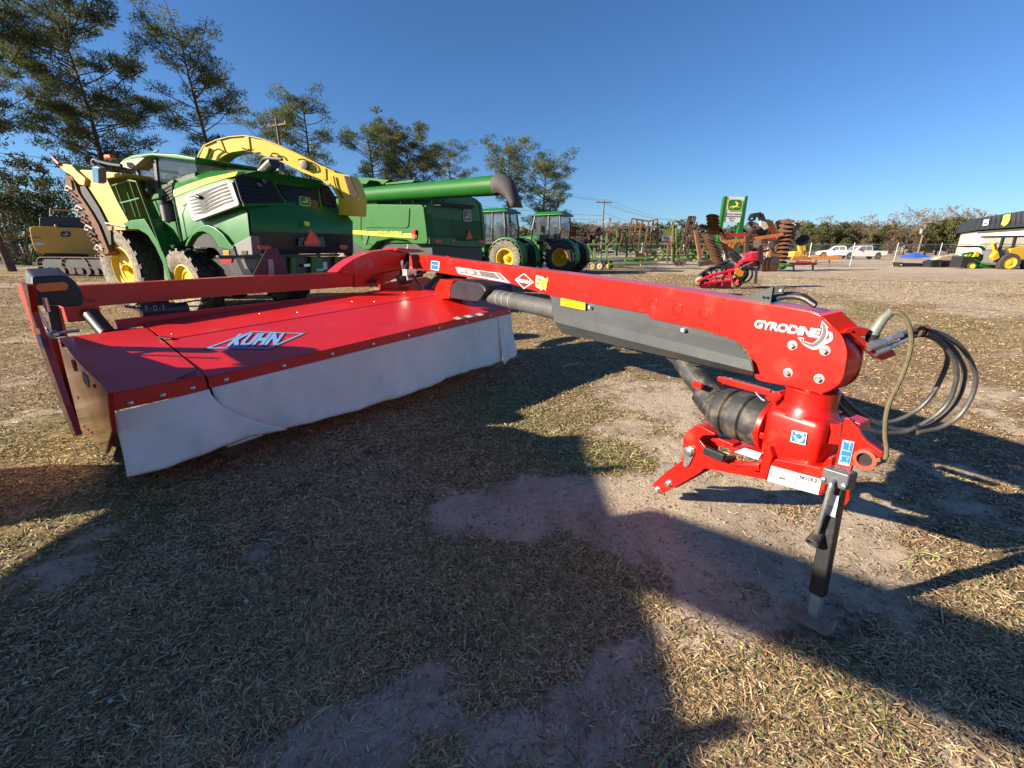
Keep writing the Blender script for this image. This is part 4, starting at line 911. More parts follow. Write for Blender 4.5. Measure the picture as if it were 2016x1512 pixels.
# side grille in silver with slats
gpl = (sec[1][1], sec[1][2], sec[3][2]); gn = (gpl[1]-gpl[0]).cross(gpl[2]-gpl[0]).normalized()
if gn.dot(hr) > 0: gn = -gn
GP = gpl[1]
def hg(pts, off=.05): return [pl(*h2(*p), GP+gn*off, gn) for p in pts]
gr_ = hm().prism(hg([(686, 560), (705, 535), (1000, 425), (1030, 440), (1085, 600), (1075, 615), (760, 728), (738, 722)], .05), -gn*.05).build('side_grille', SILV, hv, bev=.012)
for k in range(6):
    t = k/6; xa, ya, xb, yb = 708+t*40, 556+t*150, 992+t*58, 450+t*145
    hm().prism(hg([(xa, ya), (xb, yb), (xb+6, yb+12), (xb-60, yb+30), (xa+95, ya-8)], .053), gn*.006).build('grille_slot', DARKI, gr_)
hm().tube(hg([(775, 545), (800, 555)], .10), [.045, .035], 10).build('grille_lamp', BLK, gr_, smooth=True)
# yellow stripe & lettering
su = [(606, 503), (700, 464), (850, 413), (1000, 381), (1078, 364)]; sl_ = [(608, 552), (700, 514), (850, 457), (985, 416), (1062, 398)]
def onstripe(p, t, lift=.012):
    a = pl(*h2(*p), HO+hr*(.30+.08*t), hr); return a-hr*lift
hm().grid([[onstripe(p, 1) for p in su], [onstripe(p, 0) for p in sl_]]).build('yellow_stripe', YEL, hv, solid=.004)
hm().grid([hu([(1085, 365), (1150, 366), (1215, 372), (1300, 388)], .0), hu([(1072, 392), (1150, 390), (1215, 394), (1318, 402)], .0)]).build('yellow_stripe', YEL, hv, solid=.006)
p, q, r = [onstripe(x, .5, .03) for x in ((672, 526), (800, 467), (674, 494))]
text('lettering', 'JOHN DEERE', p, q-p, (r-p), mat('olive print', (.22, .17, .02), .5), hv, HO, .03)
p, q, r = [pl(*h2(*x), HO+hr*.12, hr) for x in ((620, 612), (676, 588), (620, 590))]
text('lettering', '9600i', p, q-p, r-p, mat('yellow print', (.7, .6, .05), .5), hv, HO, .03)
# wheel arch fender, silver rear corner, lamps
hm().prism(hs([(685, 915), (700, 870), (725, 830), (770, 785), (810, 762), (850, 755), (905, 775), (965, 825), (1005, 880), (1042, 925), (1045, 945), (930, 925), (912, 885), (870, 830), (820, 806), (780, 812), (740, 842), (712, 890), (700, 915)], .05), hr*.5).build('rear_fender', GREEN, hv, bev=.02)
hm().prism(hs([(700, 915), (712, 890), (740, 842), (780, 812), (820, 806), (870, 830), (912, 885), (930, 925)], .12), hr*.4).build('arch_lining', DARKI, hv)
hm().prism(hs([(1040, 905), (1172, 835), (1185, 978), (1062, 982)], .09), hr*.2).build('rear_corner_trim', SILV, hv, bev=.02)
hm().prism(hs([(920, 925), (1042, 908), (1065, 985), (950, 985)], .06), hr*.3).build('fender_foot', NAVY, hv, bev=.01)
hm().prism(hs([(965, 946), (1008, 944), (1012, 980), (968, 982)], .04), hr*.05).build('turn_lamp', ORG, hv, bev=.01)
hm().prism(hs([(950, 1018), (1030, 1006), (1026, 1036), (955, 1042)], .05), hr*.05).build('tail_lamp', REDL, hv)
hm().prism(hs([(1102, 948), (1142, 946), (1142, 975), (1104, 977)], .075), hr*.03).build('latch_recess', DARKI, hv)
tr_ = hm().prism(hd([(1608, 785), (1622, 790), (1682, 888), (1672, 910), (1565, 910), (1558, 888)], .06), -hf*.02).build('warning_triangle', REDL, hv)
hm().prism(hd([(1611, 798), (1668, 892), (1572, 892)], .085), -hf*.004).build('triangle_centre', SMV, tr_)
hm().prism(hd([(1520, 850), (1560, 845), (1680, 845), (1705, 850), (1715, 920), (1515, 915)], .03), -hf*.02).build('triangle_mount', NAVY, hv)
for pts in ([(1222, 915), (1260, 905), (1310, 912), (1325, 928), (1280, 940), (1235, 940)], [(1818, 905), (1850, 900), (1878, 912), (1876, 935), (1840, 942), (1820, 930)]):
    hm().prism(hd(pts, .05), -hf*.03).build('tail_lamp', REDL, hv, bev=.01)
us = hm().prism(hu([(1560, 730), (1600, 735), (1606, 745), (1600, 768), (1568, 760)], .10), nup*.004).build('dealer_sticker', MATS['map yellow'], hv)
hm().box(hd([(1430, 983)], .05)[0], (2.95, .10, .05), (hr, hf, UP)).build('bumper', BLK, hv, bev=.01)
for x0, x1, m_ in ((1470, 1502, GREEN), (1618, 1702, GREEN), (1793, 1818, GREEN)):
    hm().prism(hd([(x0, 990), (x1, 990), (x1, 1118), (x0, 1118)], .02), hf*.08).build('chassis_post', m_, hv, bev=.008)
hm().prism(hd([(1120, 990), (1890, 990), (1890, 1130), (1180, 1130)], -.08), hf*.3).build('chassis_box', NAVY, hv)
hm().prism(hd([(1120, 1010), (1220, 1010), (1200, 1080), (1150, 1080)], .0), hf*.1).build('plate_box', SILV, hv)
hm().prism(hd([(1648, 1078), (1704, 1076), (1706, 1096), (1650, 1098)], .04), -hf*.01).build('number_sticker', mat('pale green', (.3, .42, .36), .5), hv)
hm().prism(hd([(1700, 1030), (1730, 1030), (1732, 1085), (1704, 1085)], .0), -hf*.01).build('warning_sticker', WHT, hv)
hm().prism(hd([(1556, 1045), (1600, 1042), (1602, 1062), (1558, 1064)], .0), -hf*.03).build('hitch_pin', STEEL, hv)
hm().box(HO+hr*1.52-hf*.2+UP*1.05, (2.2, 4.6, .5), (hr, hf, UP)).build('chassis', BLK, hv)
hm().tube([HO+hr*.3+UP*.75, HO+hr*2.75+UP*.75], .12, 12).build('rear_axle', BLK, hv)
wheel(hm, hv, HO+hr*.30+UP*.757, -hr, 1.51, .60, .80, lugs=17, lugh=.05, hub=.07, deep=.22)
wheel(hm, hv, HO+hr*2.75+UP*.757, hr, 1.51, .60, .80, lugs=17, lugh=.05, hub=.07, deep=.22)
wheel(hm, hv, HO+hr*.36+hf*2.8+UP*1.03, -hr, 2.06, .72, 1.08, lugs=19, lugh=.055, hub=.09, deep=.22)
wheel(hm, hv, HO+hr*2.70+hf*2.8+UP*1.03, hr, 2.06, .72, 1.08, lugs=19, lugh=.055, hub=.09, deep=.22)
# exhaust, intake rail
ex = hs([(1262, 368), (1330, 305), (1345, 296)], 1.3); hm().tube(ex, [.13, .13, .135], 16).build('exhaust_pipe', BLK, hv, smooth=True)
hm().tube(bez(hs([(1232, 345), (1255, 290), (1290, 268), (1400, 275)], 1.2), 6), .035, 8).build('engine_rail', BLK, hv, smooth=True)
# louvred intake between cab and engine, air cleaner
hm().prism(hs([(440, 560), (470, 510), (530, 460), (600, 420), (612, 500), (625, 640), (660, 800), (640, 830), (560, 740), (490, 745), (420, 745), (405, 640)], .55), hr*2.0).build('intake_housing', GREEN, hv, bev=.02)
for k in range(5): hm().prism(hs([(520+k*4, 515+k*0-0+k*26-30), (590, 455+k*26-10), (594, 470+k*26-10), (522+k*4, 530+k*26-30)], .52), hr*.04).build('intake_slot', DARKI, hv)
hm().prism(hs([(490, 570), (520, 540), (540, 690), (505, 690)], .50), hr*.1).build('intake_slot', DARKI, hv)
hm().tube(hs([(548, 598), (572, 730)], .40), .13, 14).build('air_cleaner', SILV, hv, smooth=True); hm().tube(hs([(543, 580), (549, 605)], .38), .14, 14).build('air_cleaner_cap', DARKI, hv, smooth=True)
# front fender / step stringer and the side plates behind it
hm().prism(hs([(230, 745), (290, 722), (385, 710), (405, 740), (440, 800), (500, 900), (545, 1010), (585, 1160), (560, 1165), (520, 1030), (470, 920), (415, 835), (345, 790), (275, 790)], -.02), hr*.75).build('front_fender', GREEN, hv, bev=.015)
hm().prism(hs([(405, 735), (615, 735), (655, 905), (600, 1000), (590, 1160), (560, 1160), (500, 900)], .35), hr*.3).build('side_plate', GREEN, hv)
hm().prism(hs([(492, 848), (590, 846), (616, 905), (530, 908)], .33), -hr*.006).build('instruction_sheet', mat('pale sheet', (.34, .48, .45), .4), hv)
for a, b, c, d in (((520, 905), (610, 905), (600, 930), (515, 930)), ((515, 1000), (590, 1000), (585, 1025), (525, 1025))): hm().prism(hs([a, b, c, d], .15), hr*.25).build('step', GREEN, hv)
def rail(pts, o, r=.022, m_=GREEN, nm='handrail'): return hm().tube(hs(pts, o), r, 7).build(nm, m_, hv)
for pts in ([(155, 470), (280, 430)], [(180, 470), (275, 725)], [(190, 605), (355, 562)], [(280, 430), (365, 700)], [(240, 445), (330, 700)]): rail(pts, .05)
rail([(330, 440), (520, 950)], -.03, .02); rail([(280, 430), (330, 440), (345, 470)], .0, .02)
rail([(590, 490), (660, 880)], .05, .015)
# cab
cab = hm().prism(hs([(320, 352), (365, 300), (440, 252), (600, 268), (762, 288), (775, 365), (690, 385), (600, 420), (500, 490), (450, 560), (405, 560), (360, 450)], .6), hr*1.8).build('cab_glazing', GLASS, hv)
hm().prism(hs([(205, 298), (235, 268), (300, 240), (440, 224), (620, 232), (765, 258), (765, 292), (600, 272), (445, 252), (380, 262), (320, 320), (290, 345), (225, 330)], .45), hr*2.1).build('cab_roof', GREEN, hv, bev=.04)
hm().prism(hs([(210, 300), (240, 285), (330, 270), (390, 262), (325, 318), (290, 345), (228, 330)], .43), hr*.3).build('roof_lining', mat('beige lining', (.28, .25, .2), .6), hv)
for pts in ([(447, 252), (470, 258), (494, 500), (478, 512)], [(318, 350), (330, 345), (415, 560), (398, 560)]): hm().prism(hs(pts, .57), hr*.10).build('cab_pillar', BLK, hv)
for pts in ([(447, 252), (470, 258), (494, 500), (478, 512)], [(755, 285), (770, 288), (780, 370), (765, 370)]): hm().prism(hs(pts, 2.3), hr*.10).build('cab_pillar', BLK, hv)
hm().prism(hs([(480, 500), (600, 420), (700, 385), (760, 370), (760, 420), (640, 480), (500, 560)], .62), hr*1.7).build('cab_sill', BLK, hv)
hm().prism(hs([(500, 430), (560, 360), (590, 340), (600, 400), (560, 430)], 1.2), hr*.5).build('driver_seat', DARKI, hv, bev=.04)
hm().prism(hs([(630, 335), (680, 330), (710, 360), (700, 380), (640, 380)], 1.0), hr*.1).build('folded_guard', YEL, hv)
mi_ = hm().prism(hs([(0, 330), (30, 322), (58, 335), (62, 440), (45, 452), (5, 440)], -.3), hr*.12-hf*.05).build('mirror', SILV, hv, bev=.02)
hm().prism(hs([(6, 335), (50, 340), (54, 440), (10, 435)], -.31), -hr*.005).build('mirror_glass', mat('mirror', (.4, .5, .5), .05, .95, .3, 3), mi_)
hm().tube(bez(hs([(30, 325), (8, 300), (20, 275), (60, 290), (140, 310), (220, 320)], .0), 5), .035, 7).build('mirror_arm', BLK, hv, smooth=True)
hm().prism(hs([(85, 238), (125, 238), (140, 265), (90, 272)], .1), hr*.12).build('beacon', mat('beacon orange', (.8, .12, .02), .3), hv, bev=.03)
hm().ball(hs([(430, 500)], .35)[0], .1, 10).build('cab_lamp', BLK, hv, smooth=True)
rail([(108, 745), (260, 775)], -.25, .03, BLK, 'lamp_arm'); hm().prism(hs([(118, 765), (146, 765), (148, 795), (122, 795)], -.28), hr*.05).build('turn_lamp', ORG, hv)
rail([(455, 225), (485, 215), (492, 208)], .9, .02, SILV, 'antenna')
# spout
SB = pl(*h2(830, 360), HO+hr*1.5, hr); SE = HO-hf*2.75+hr*2.55
sd = (SE-SB); sd.z = 0; sd.normalize(); sn = V(sd.y, -sd.x, 0)
if sn.dot(ray(560, 330)) > 0: sn = -sn
def sp_(pts, off=0.): return [pl(*h2(*p), SB+sn*off, sn) for p in pts]
upper = [(765, 365), (770, 310), (795, 245), (830, 182), (918, 142), (1010, 118), (1130, 108), (1250, 130), (1400, 188), (1560, 262), (1700, 335), (1790, 372)]
lower = [(885, 355), (905, 318), (925, 290), (950, 262), (985, 240), (1030, 222), (1120, 208), (1240, 238), (1400, 296), (1560, 372), (1680, 420), (1745, 470)]
rows = [[a, a-sn*.38, b-sn*.38, b] for a, b in zip(sp_(upper), sp_(lower))]
hm().loft(rows).build('spout', YEL, hv)
up2 = [(x, y-4) for x, y in upper[3:]]; u3 = sp_(upper[3:], .01)
for i in range(len(u3)-1): pass
hm().grid([[a+sn*.03+UP*.02, a-sn*.40+UP*.02] for a in sp_(upper)]).build('spout_top_rib', YEL, hv, solid=.02)
for x0, y0, x1, y1 in ((920, 140, 955, 215), (1125, 105, 1140, 200), (1690, 330, 1700, 425)):
    hm().prism(sp_([(x0, y0), (x0+28, y0-4), (x1+25, y1-2), (x1, y1)], .02), -sn*.03).build('spout_flange', YEL, hv)
hm().prism(sp_([(765, 365), (770, 310), (830, 180), (862, 190), (850, 240), (800, 330), (790, 362)], .05), -sn*.06).build('spout_base_rib', YEL, hv)
hm().prism(sp_([(1738, 392), (1790, 372), (1900, 395), (1930, 450), (1968, 560), (1960, 690), (1815, 685), (1812, 560), (1770, 490)], .03), -sn*.42).build('spout_deflector', YEL, hv, bev=.02)
hm().prism(sp_([(1855, 395), (1895, 400), (1960, 540), (1940, 560), (1900, 540)], .05), -sn*.02).build('deflector_flap', RUSTD, hv)
for pts in ([(870, 265), (890, 225), (930, 200), (960, 210)], [(1110, 190), (1150, 210), (1190, 205)], [(1520, 280), (1560, 275), (1620, 310), (1625, 345), (1580, 345), (1530, 310)], [(1780, 400), (1800, 480), (1850, 560)], [(1310, 262), (1330, 232), (1370, 238), (1388, 262)]):
    hm().tube(bez(sp_(pts, .06), 4), .016, 5).build('spout_hose', HOSE, hv)
hm().lathe(sp_([(1570, 320)], .03)[0], sn, [(-.05, .1), (.06, .1), (.07, .06)], 14).build('spout_motor', mat('grey motor', (.12, .11, .1), .5), hv, smooth=True)
# folded rotary header in front
def h1(x, y): return (x/4.32, 250+y/4.32)
def hh(pts, o=0.): return [pl(*h1(*p), HO+hr*o+hf*0, hr) for p in pts]
hd_ = hm().prism(hh([(650, 372), (690, 362), (770, 366), (1030, 392), (1038, 418), (905, 440), (1000, 640), (1090, 800), (1065, 880), (935, 880), (840, 720), (745, 520), (705, 420)], .0), hr*1.6).build('header_panel', YELP, hv, bev=.02)
hm().prism(hh([(680, 505), (720, 500), (835, 680), (940, 890), (945, 1000), (905, 1015), (770, 720), (690, 560)], -.05), hr*1.2).build('header_belt', DARKI, hv)
hm().prism(hh([(552, 408), (612, 420), (665, 560), (772, 720), (835, 830), (925, 1060), (905, 1095), (790, 850), (640, 600), (598, 530), (560, 480)], -.10), hr*.5).build('header_frame', RUST, hv)
hm().prism(hh([(500, 330), (535, 312), (600, 322), (650, 375), (725, 440), (715, 500), (670, 490), (600, 410), (545, 380)], -.08), hr*.8).build('header_arm', YELP, hv, bev=.02)
for k in range(11):
    t = k/10; x, y = 610+t*280, 520+t*560
    hm().tube(hh([(x+12, y+10), (x-38+12*math.sin(k), y-22), (x-55, y+6+8*math.cos(k*2)), (x-20, y+22)], -.12), .028, 5).build('gathering_tine', RUST if k % 3 else mat('pale bent tine', (.4, .33, .26), .6), hd_)
hm().tube(hh([(510, 318), (470, 280), (455, 258)], -.1), .05, 6).build('header_stub', mat('red stub', (.35, .06, .04), .6), hv)
hm().prism(hh([(560, 430), (600, 450), (615, 520), (590, 540), (552, 470)], -.14), hr*.06).build('header_shield', RUST, hv, bev=.01)

# ------------------------------------------------------------------ combine
def k3(x, y): return (640+x/3.733, 320+y/3.733)
CC = pf(840, 500, 14.4)
cf = V(-.786, .62, 0).normalized(); crr = V(cf.y, -cf.x, 0)
CO = V(CC.x, CC.y, 0)
cb_ = root('combine_harvester', 'green combine with long unloading auger folded back behind the yellow spout', 'combine', CO)
def cm(): return MB(CO)
def cs(pts, o=0.): return [pl(*k3(*p), CC+crr*o, crr) for p in pts]
def ce(pts, o=0.): return [pl(*k3(*p), CC+cf*o, cf) for p in pts]
cm().prism(cs([(20, 330), (130, 298), (265, 303), (705, 308), (724, 330), (754, 575), (745, 600), (640, 600), (600, 572), (480, 560), (380, 585), (325, 640), (282, 640), (150, 545), (60, 440)]), crr*.35).build('side_panel', GREENL, cb_, bev=.04)
cm().prism(cs([(300, 330), (620, 335), (612, 470), (590, 482), (300, 478)], -.03), crr*.03).build('panel_swell', GREENL, cb_, bev=.015)
cm().tube(cs([(265, 305), (263, 480), (268, 560), (345, 610)], -.02), .012, 4).build('panel_seam', DARKI, cb_)
cm().prism(cs([(115, 494), (265, 500), (640, 522), (672, 532), (670, 557), (630, 556), (400, 542), (120, 520)], -.035), -crr*.004).build('yellow_stripe', YEL, cb_)
p, q, r = cs([(385, 530), (565, 540), (386, 500)], -.06); text('lettering', 'JOHN DEERE', p, q-p, r-p, YEL, cb_, CO, .03)
p, q, r = cs([(387, 528), (567, 538), (388, 498)], -.05); text('lettering_shadow', 'JOHN DEERE', p, q-p, r-p, mat('dark green print', (.01, .1, .04)), cb_, CO, .08)
for pts in ([(280, 490), (310, 490), (318, 540), (300, 605), (280, 600)],): cm().prism(cs(pts, -.03), -crr*.003).build('handle_recess_shade', mat('shadow green', (.012, .07, .02), .5), cb_)  # flat patch with the recess shade put into its green
lm = cm().prism(cs([(636, 495), (662, 495), (662, 525), (636, 525)], -.08), crr*.08).build('marker_lamp', REDL, cb_); cm().prism(cs([(634, 525), (664, 525), (660, 560), (638, 560)], -.06), crr*.05).build('reflector', mat('brown reflector', (.2, .08, .03), .4), cb_)
body = ce([(740, 312), (840, 310), (862, 282), (905, 252), (1068, 245), (1108, 262), (1150, 300), (1170, 400), (1182, 560), (1172, 604), (1000, 606), (770, 592), (752, 500)])
cm().prism(body, cf*2.2).build('rear_hood', GREEN, cb_, bev=.05)
cm().prism(ce([(1112, 266), (1150, 302), (1170, 400), (1182, 560), (1178, 590), (1160, 560), (1140, 330)], -.03), cf*.2).build('hood_corner', GREEN, cb_, bev=.02)
cm().prism(ce([(765, 550), (945, 550), (985, 575), (1180, 570), (1180, 625), (985, 618), (768, 600)], -.12), cf*.5).build('rear_bumper', GREEN, cb_, bev=.02)
for pts, m_ in (([(770, 565), (798, 566), (798, 588), (771, 588)], NAVY), ([(810, 566), (858, 568), (858, 590), (810, 590)], mat('dull amber', (.5, .09, .03), .35)), ([(930, 568), (960, 569), (960, 590), (930, 590)], REDL), ([(1128, 570), (1176, 568), (1176, 594), (1128, 594)], REDL)):
    cm().prism(ce(pts, -.14), cf*.05).build('tail_lamp', m_, cb_, bev=.008)
bp_ = ce([(1016, 432), (1076, 434), (1012, 346)], -.02); badge(bp_[0], bp_[1]-bp_[0], bp_[2]-bp_[0], DKG, WHT, cb_, CO, .012, WHT)
tr_ = cm().prism(ce([(1058, 490), (1085, 562), (1032, 566)], -.03), -cf*.01).build('warning_triangle', mat('dull orange', (.55, .12, .03), .5), cb_)
# gap and deck between side panel and auger
cm().prism(cs([(60, 290), (850, 290), (850, 315), (60, 330)], .5), crr*1.6).build('engine_deck', DARKI, cb_)
for x in (300, 555, 645, 785): cm().tube(cs([(x, 305), (x+6, 260)], .25), .025, 6).build('deck_bracket', BLK, cb_)
A0 = pl(*k3(150, 250), CC+crr*.25, crr); A1 = pl(*k3(1266, 168), CC+crr*.25, crr)
dA_ = (A1-A0); rL = .27; 
au = cm().tube([A0, A0.lerp(A1, .88), A0.lerp(A1, .885), A1], [.25, .262, .268, .27], 28).build('unloading_auger', GREENL, cb_, smooth=True)
bt = ce([(0, 0)])
ad = dA_.normalized(); av = UP
rows = []
for (x, y, w, h) in ((1262, 168, .275, .275), (1290, 163, .285, .285), (1330, 180, .26, .27), (1365, 230, .22, .21), (1392, 285, .21, .15), (1408, 328, .24, .12)):
    c = pl(*k3(x, y), CC+crr*.25, crr); i = len(rows); tt = min(1., i/3.5); d2 = (ad*(1-tt)-UP*tt).normalized(); n2 = (UP*(1-tt)+ad*tt).normalized()
    rows.append([c+n2*h*math.cos(2*PI*k/18)*(1+.08*math.sin(3*k))+crr*w*math.sin(2*PI*k/18) for k in range(18)])
cm().grid(rows, True).build('auger_boot', mat('grey rubber boot', (.055, .05, .052), .75, 0, .25, 4, .2), cb_, solid=.012, smooth=True)
for pts, o, d in (([(200, 108), (340, 112), (470, 128), (420, 165), (190, 180)], .9, 1.5), ([(440, 150), (640, 125), (660, 132), (640, 148), (440, 165)], .6, 1.2), ([(200, 130), (330, 128), (300, 160), (200, 150)], .5, .4)):
    cm().prism(cs(pts, o), crr*d).build('hopper_flap', GREENL, cb_, bev=.02)
cm().box(CO+cf*4.6+crr*1.6+UP*2.7, (2.6, 3.4, 1.5), (crr, cf, UP)).build('grain_tank', GREENL, cb_, bev=.05)
cm().box(CO+cf*3+crr*1.5+UP*1.7, (2.5, 6, 1.6), (crr, cf, UP)).build('threshing_body', BLK, cb_)
cm().box(CO+cf*7.2+crr*1.5+UP*2.6, (1.9, 1.7, 1.7), (crr, cf, UP)).build('cab', GLASS, cb_, bev=.08); cm().box(CO+cf*7.2+crr*1.5+UP*3.52, (2.1, 2.0, .16), (crr, cf, UP)).build('cab_roof', GREENL, cb_, bev=.05)
for a, o in ((.35, -1), (2.65, 1)):
    wheel(cm, cb_, CO+cf*1.6+crr*a+UP*.72, crr*o, 1.44, .5, .75, lugs=16, hub=.12)
    wheel(cm, cb_, CO+cf*5.8+crr*a+UP*.98, crr*o, 1.96, .75, 1.0, lugs=18, hub=.16)
for x0, x1, xb in ((1000, 1040, 1020), (1120, 1150, 1135)):
    cm().prism(ce([(x0, 622), (x1, 620), (xb+8, 735), (xb-12, 735)], .3), cf*.1).build('spreader_leg', GREEN, cb_)
cm().prism(ce([(900, 640), (960, 640), (1000, 690), (960, 700), (925, 680)], 1.0), cf*.3).build('spreader_guard', mat('grey tin', (.2, .2, .19), .6), cb_)
# ------------------------------------------------------------------ tractors (local axes: x right, y forward, z up; origin on the ground under the rear axle)
def lb(): return MB()
GRTOP = mat('faded fender plastic', (.13, .135, .135), .6, 0, .1, 4)
def tractor(name, label, loc, rz, Dm, dish=True):
    t = root(name, label, 'tractor', loc, rz, None)
    for sx in (-1, 1):
        wheel(lb, t, V(sx*1.05, 0, Dm/2), V(sx, 0, 0), Dm, .62, Dm*.53, lugs=20, lugh=.05, hub=.17, deep=.5 if dish else .85, side=RUBD if dish else RUB)
        wheel(lb, t, V(sx*.98, 2.95, .78), V(sx, 0, 0), 1.56, .5, .8, lugs=18, hub=.14)
        # rear fender: arc over the wheel with a grey plastic top
        R = Dm/2+.10
        arc = [(R*math.cos(a), Dm/2+R*math.sin(a)) for a in [math.radians(q) for q in range(20, 201, 15)]]
        f = lb(); f.grid([[V(sx*.62, y, z), V(sx*1.30, y, z), V(sx*1.34, y, z-.07)] for y, z in arc]); fo = f.build('fender', GREEN, t, solid=.03, smooth=True)
        g_ = lb(); g_.grid([[V(sx*.66, y, z+.03), V(sx*1.22, y, z+.03)] for y, z in arc[2:9]]); g_.build('fender_top', GRTOP, fo, solid=.03, smooth=True)
        lb().box(V(sx*1.12, -R*.80, Dm/2+R*.55), (.22, .08, .12)).build('tail_lamp', REDL if sx > 0 else mat('dull amber', (.5, .09, .03), .35), t, bev=.01)
        lb().box(V(sx*.98, 2.95, 1.62), (.5, 1.1, .04)).build('front_fender', BLK, t, bev=.015)
    lb().box(V(0, 0, Dm/2), (1.5, .5, .5)).build('rear_axle', BLK, t, bev=.05)
    lb().box(V(0, 1.4, 1.0), (.6, 3.2, .6)).build('chassis', BLK, t, bev=.03)
    hd = [[V(-w, y, 1.05), V(-w, y, zt-.16), V(-w*.75, y, zt), V(w*.75, y, zt), V(w, y, zt-.16), V(w, y, 1.05)] for y, w, zt in ((1.75, .48, 2.4), (2.9, .44, 2.28), (4.0, .38, 2.1), (4.4, .30, 1.9))]
    lb().loft(hd).build('hood', GREEN, t, bev=.03)
    before = set(t.children)
    lb().box(V(.62, 1.75, 2.3), (.12, .14, 1.7)).build('exhaust_stack', BLK, t, bev=.03)
    cabv = [[V(sx*.82*k, y, z) for sx, y in ((-1, .0), (-1, 1.55), (1, 1.55), (1, .0))] for z, k in ((1.55, .95), (2.2, 1.), (2.98, .96))]
    lb().loft([[V(-.84, -.32, 1.6), V(-.84, 1.5, 1.5), V(.84, 1.5, 1.5), V(.84, -.32, 1.6)], [V(-.9, -.38, 2.2), V(-.9, 1.62, 2.2), V(.9, 1.62, 2.2), V(.9, -.38, 2.2)], [V(-.82, -.30, 3.0), V(-.82, 1.4, 3.0), V(.82, 1.4, 3.0), V(.82, -.30, 3.0)]]).build('cab_glazing', GLASS, t)
    for sx in (-1, 1):
        for y0, y1 in ((-.36, -.29), (.45, .45), (1.58, 1.38)):
            lb().tube([V(sx*.86, y0+.02, 1.55), V(sx*.91, y0-.03, 2.2), V(sx*.83, y1, 3.0)], .05, 6).build('cab_pillar', BLK, t)
        lb().box(V(sx*1.25, 1.2, 2.45), (.22, .06, .4)).build('mirror', BLK, t, bev=.02)
        for q in (.35, .62): lb().lathe(V(sx*q, -.44, 3.08), V(0, -1, 0), [(0, .05), (.03, .08), (.05, .075), (.055, 0)], 12, False).build('work_lamp', SILV, t, smooth=True)
    lb().box(V(0, .5, 1.5), (1.5, 1.6, .35)).build('cab_floor', BLK, t, bev=.03)
    lb().box(V(0, .35, 1.95), (.55, .2, .9)).build('seat_back', DARKI, t, bev=.06); lb().box(V(0, .6, 1.75), (.55, .5, .15)).build('seat_cushion', DARKI, t, bev=.05)
    lb().tube([V(.2*math.cos(a), 1.15-.05*math.sin(a), 2.05+.2*math.sin(a)) for a in [i*PI/8 for i in range(17)]], .015, 5).build('steering_wheel', BLK, t)
    rf = [[V(-.92, -.45, 3.02), V(-.92, 1.55, 3.02), V(.92, 1.55, 3.02), V(.92, -.45, 3.02)], [V(-.96, -.5, 3.1), V(-.96, 1.6, 3.1), V(.96, 1.6, 3.1), V(.96, -.5, 3.1)], [V(-.7, -.25, 3.27), V(-.7, 1.3, 3.27), V(.7, 1.3, 3.27), V(.7, -.25, 3.27)]]
    lb().loft(rf).build('cab_roof', GREEN, t, bev=.05)
    lb().box(V(0, -.48, 3.07), (1.85, .08, .12)).build('roof_band', BLK, t, bev=.02)
    for o in [c for c in t.children if c not in before]: o.location = (0, .55, .42)
    for sx in (-1, 1): lb().bar(V(sx*.45, -.3, .9), V(sx*.5, -1.15, .6), .08, .1).build('lift_arm', BLK, t, bev=.01)
    lb().box(V(0, -.45, 1.35), (1.0, .35, .9)).build('rear_housing', GREEN, t, bev=.05)
    return t
TF = V(-.90, .43, 0).normalized(); TR = V(TF.y, -TF.x, 0); RZ = math.atan2(-TF.x, TF.y)
w1 = pf(993, 508, 24.2); L1 = V(w1.x, w1.y, 0)+TR*1.36
tractor('row_crop_tractor', 'green tractor with dusty rear tyre half hidden by the combine', L1, RZ, 1.98)
TF2 = V(-.88, .47, 0).normalized(); TR2 = V(TF2.y, -TF2.x, 0)
w2 = pf(1101, 509, 26.5); L2 = V(w2.x, w2.y, 0)+TR2*1.36
tractor('row_crop_tractor', 'green tractor with clean black tyres standing farthest right in the machine row', L2, math.atan2(-TF2.x, TF2.y), 1.96, False)

# ------------------------------------------------------------------ excavator on the left
EC = pf(130, 470, 24.5); EO = V(EC.x, EC.y, 0); en = V(.55, -.835, 0).normalized(); er = V(-en.y, en.x, 0)
ORY = mat('excavator yellow', (.62, .33, .045), .42, 0, .08, 2, .02, dirt=(.4, .28, .12), dirt_amt=.15)
ex_ = root('excavator', 'yellow tracked excavator seen from behind at the left edge of the yard', 'excavator', EO)
def em(): return MB(EO)
EP = EC
def te(pts, o=0.): return [pl(*h1(*p), EP-en*o, en) for p in pts]
em().prism(te([(248, 862), (262, 850), (300, 845), (700, 858), (722, 872), (842, 1075), (835, 1088), (600, 1078), (340, 1072), (318, 1062), (292, 1040), (262, 950)]), -en*.9).build('counterweight', ORY, ex_, bev=.09, segs=4)
b_ = te([(515, 935), (600, 935), (515, 886)], -.02); badge(b_[0], b_[1]-b_[0], b_[2]-b_[0], NAVY, WHT, ex_, EO, .012, DKG)
em().prism(te([(298, 980), (370, 982), (370, 1008), (300, 1005)], -.01), en*.004).build('warning_sticker', WHT, ex_); em().prism(te([(285, 932), (350, 934), (350, 945), (285, 943)], -.01), en*.004).build('reflector_strip', mat('brown strip', (.3, .09, .02), .5), ex_)
em().prism(te([(334, 775), (345, 762), (690, 768), (730, 780), (730, 868), (334, 850)], .35), -en*2.0).build('engine_house', NAVY, ex_, bev=.03)
for pts in ([(425, 760), (425, 700), (430, 690)], [(425, 705), (690, 715)], [(660, 770), (660, 712)]): em().tube(te(pts, .5), .03, 6).build('guard_rail', mat('pale rail', (.45, .42, .3), .5), ex_)
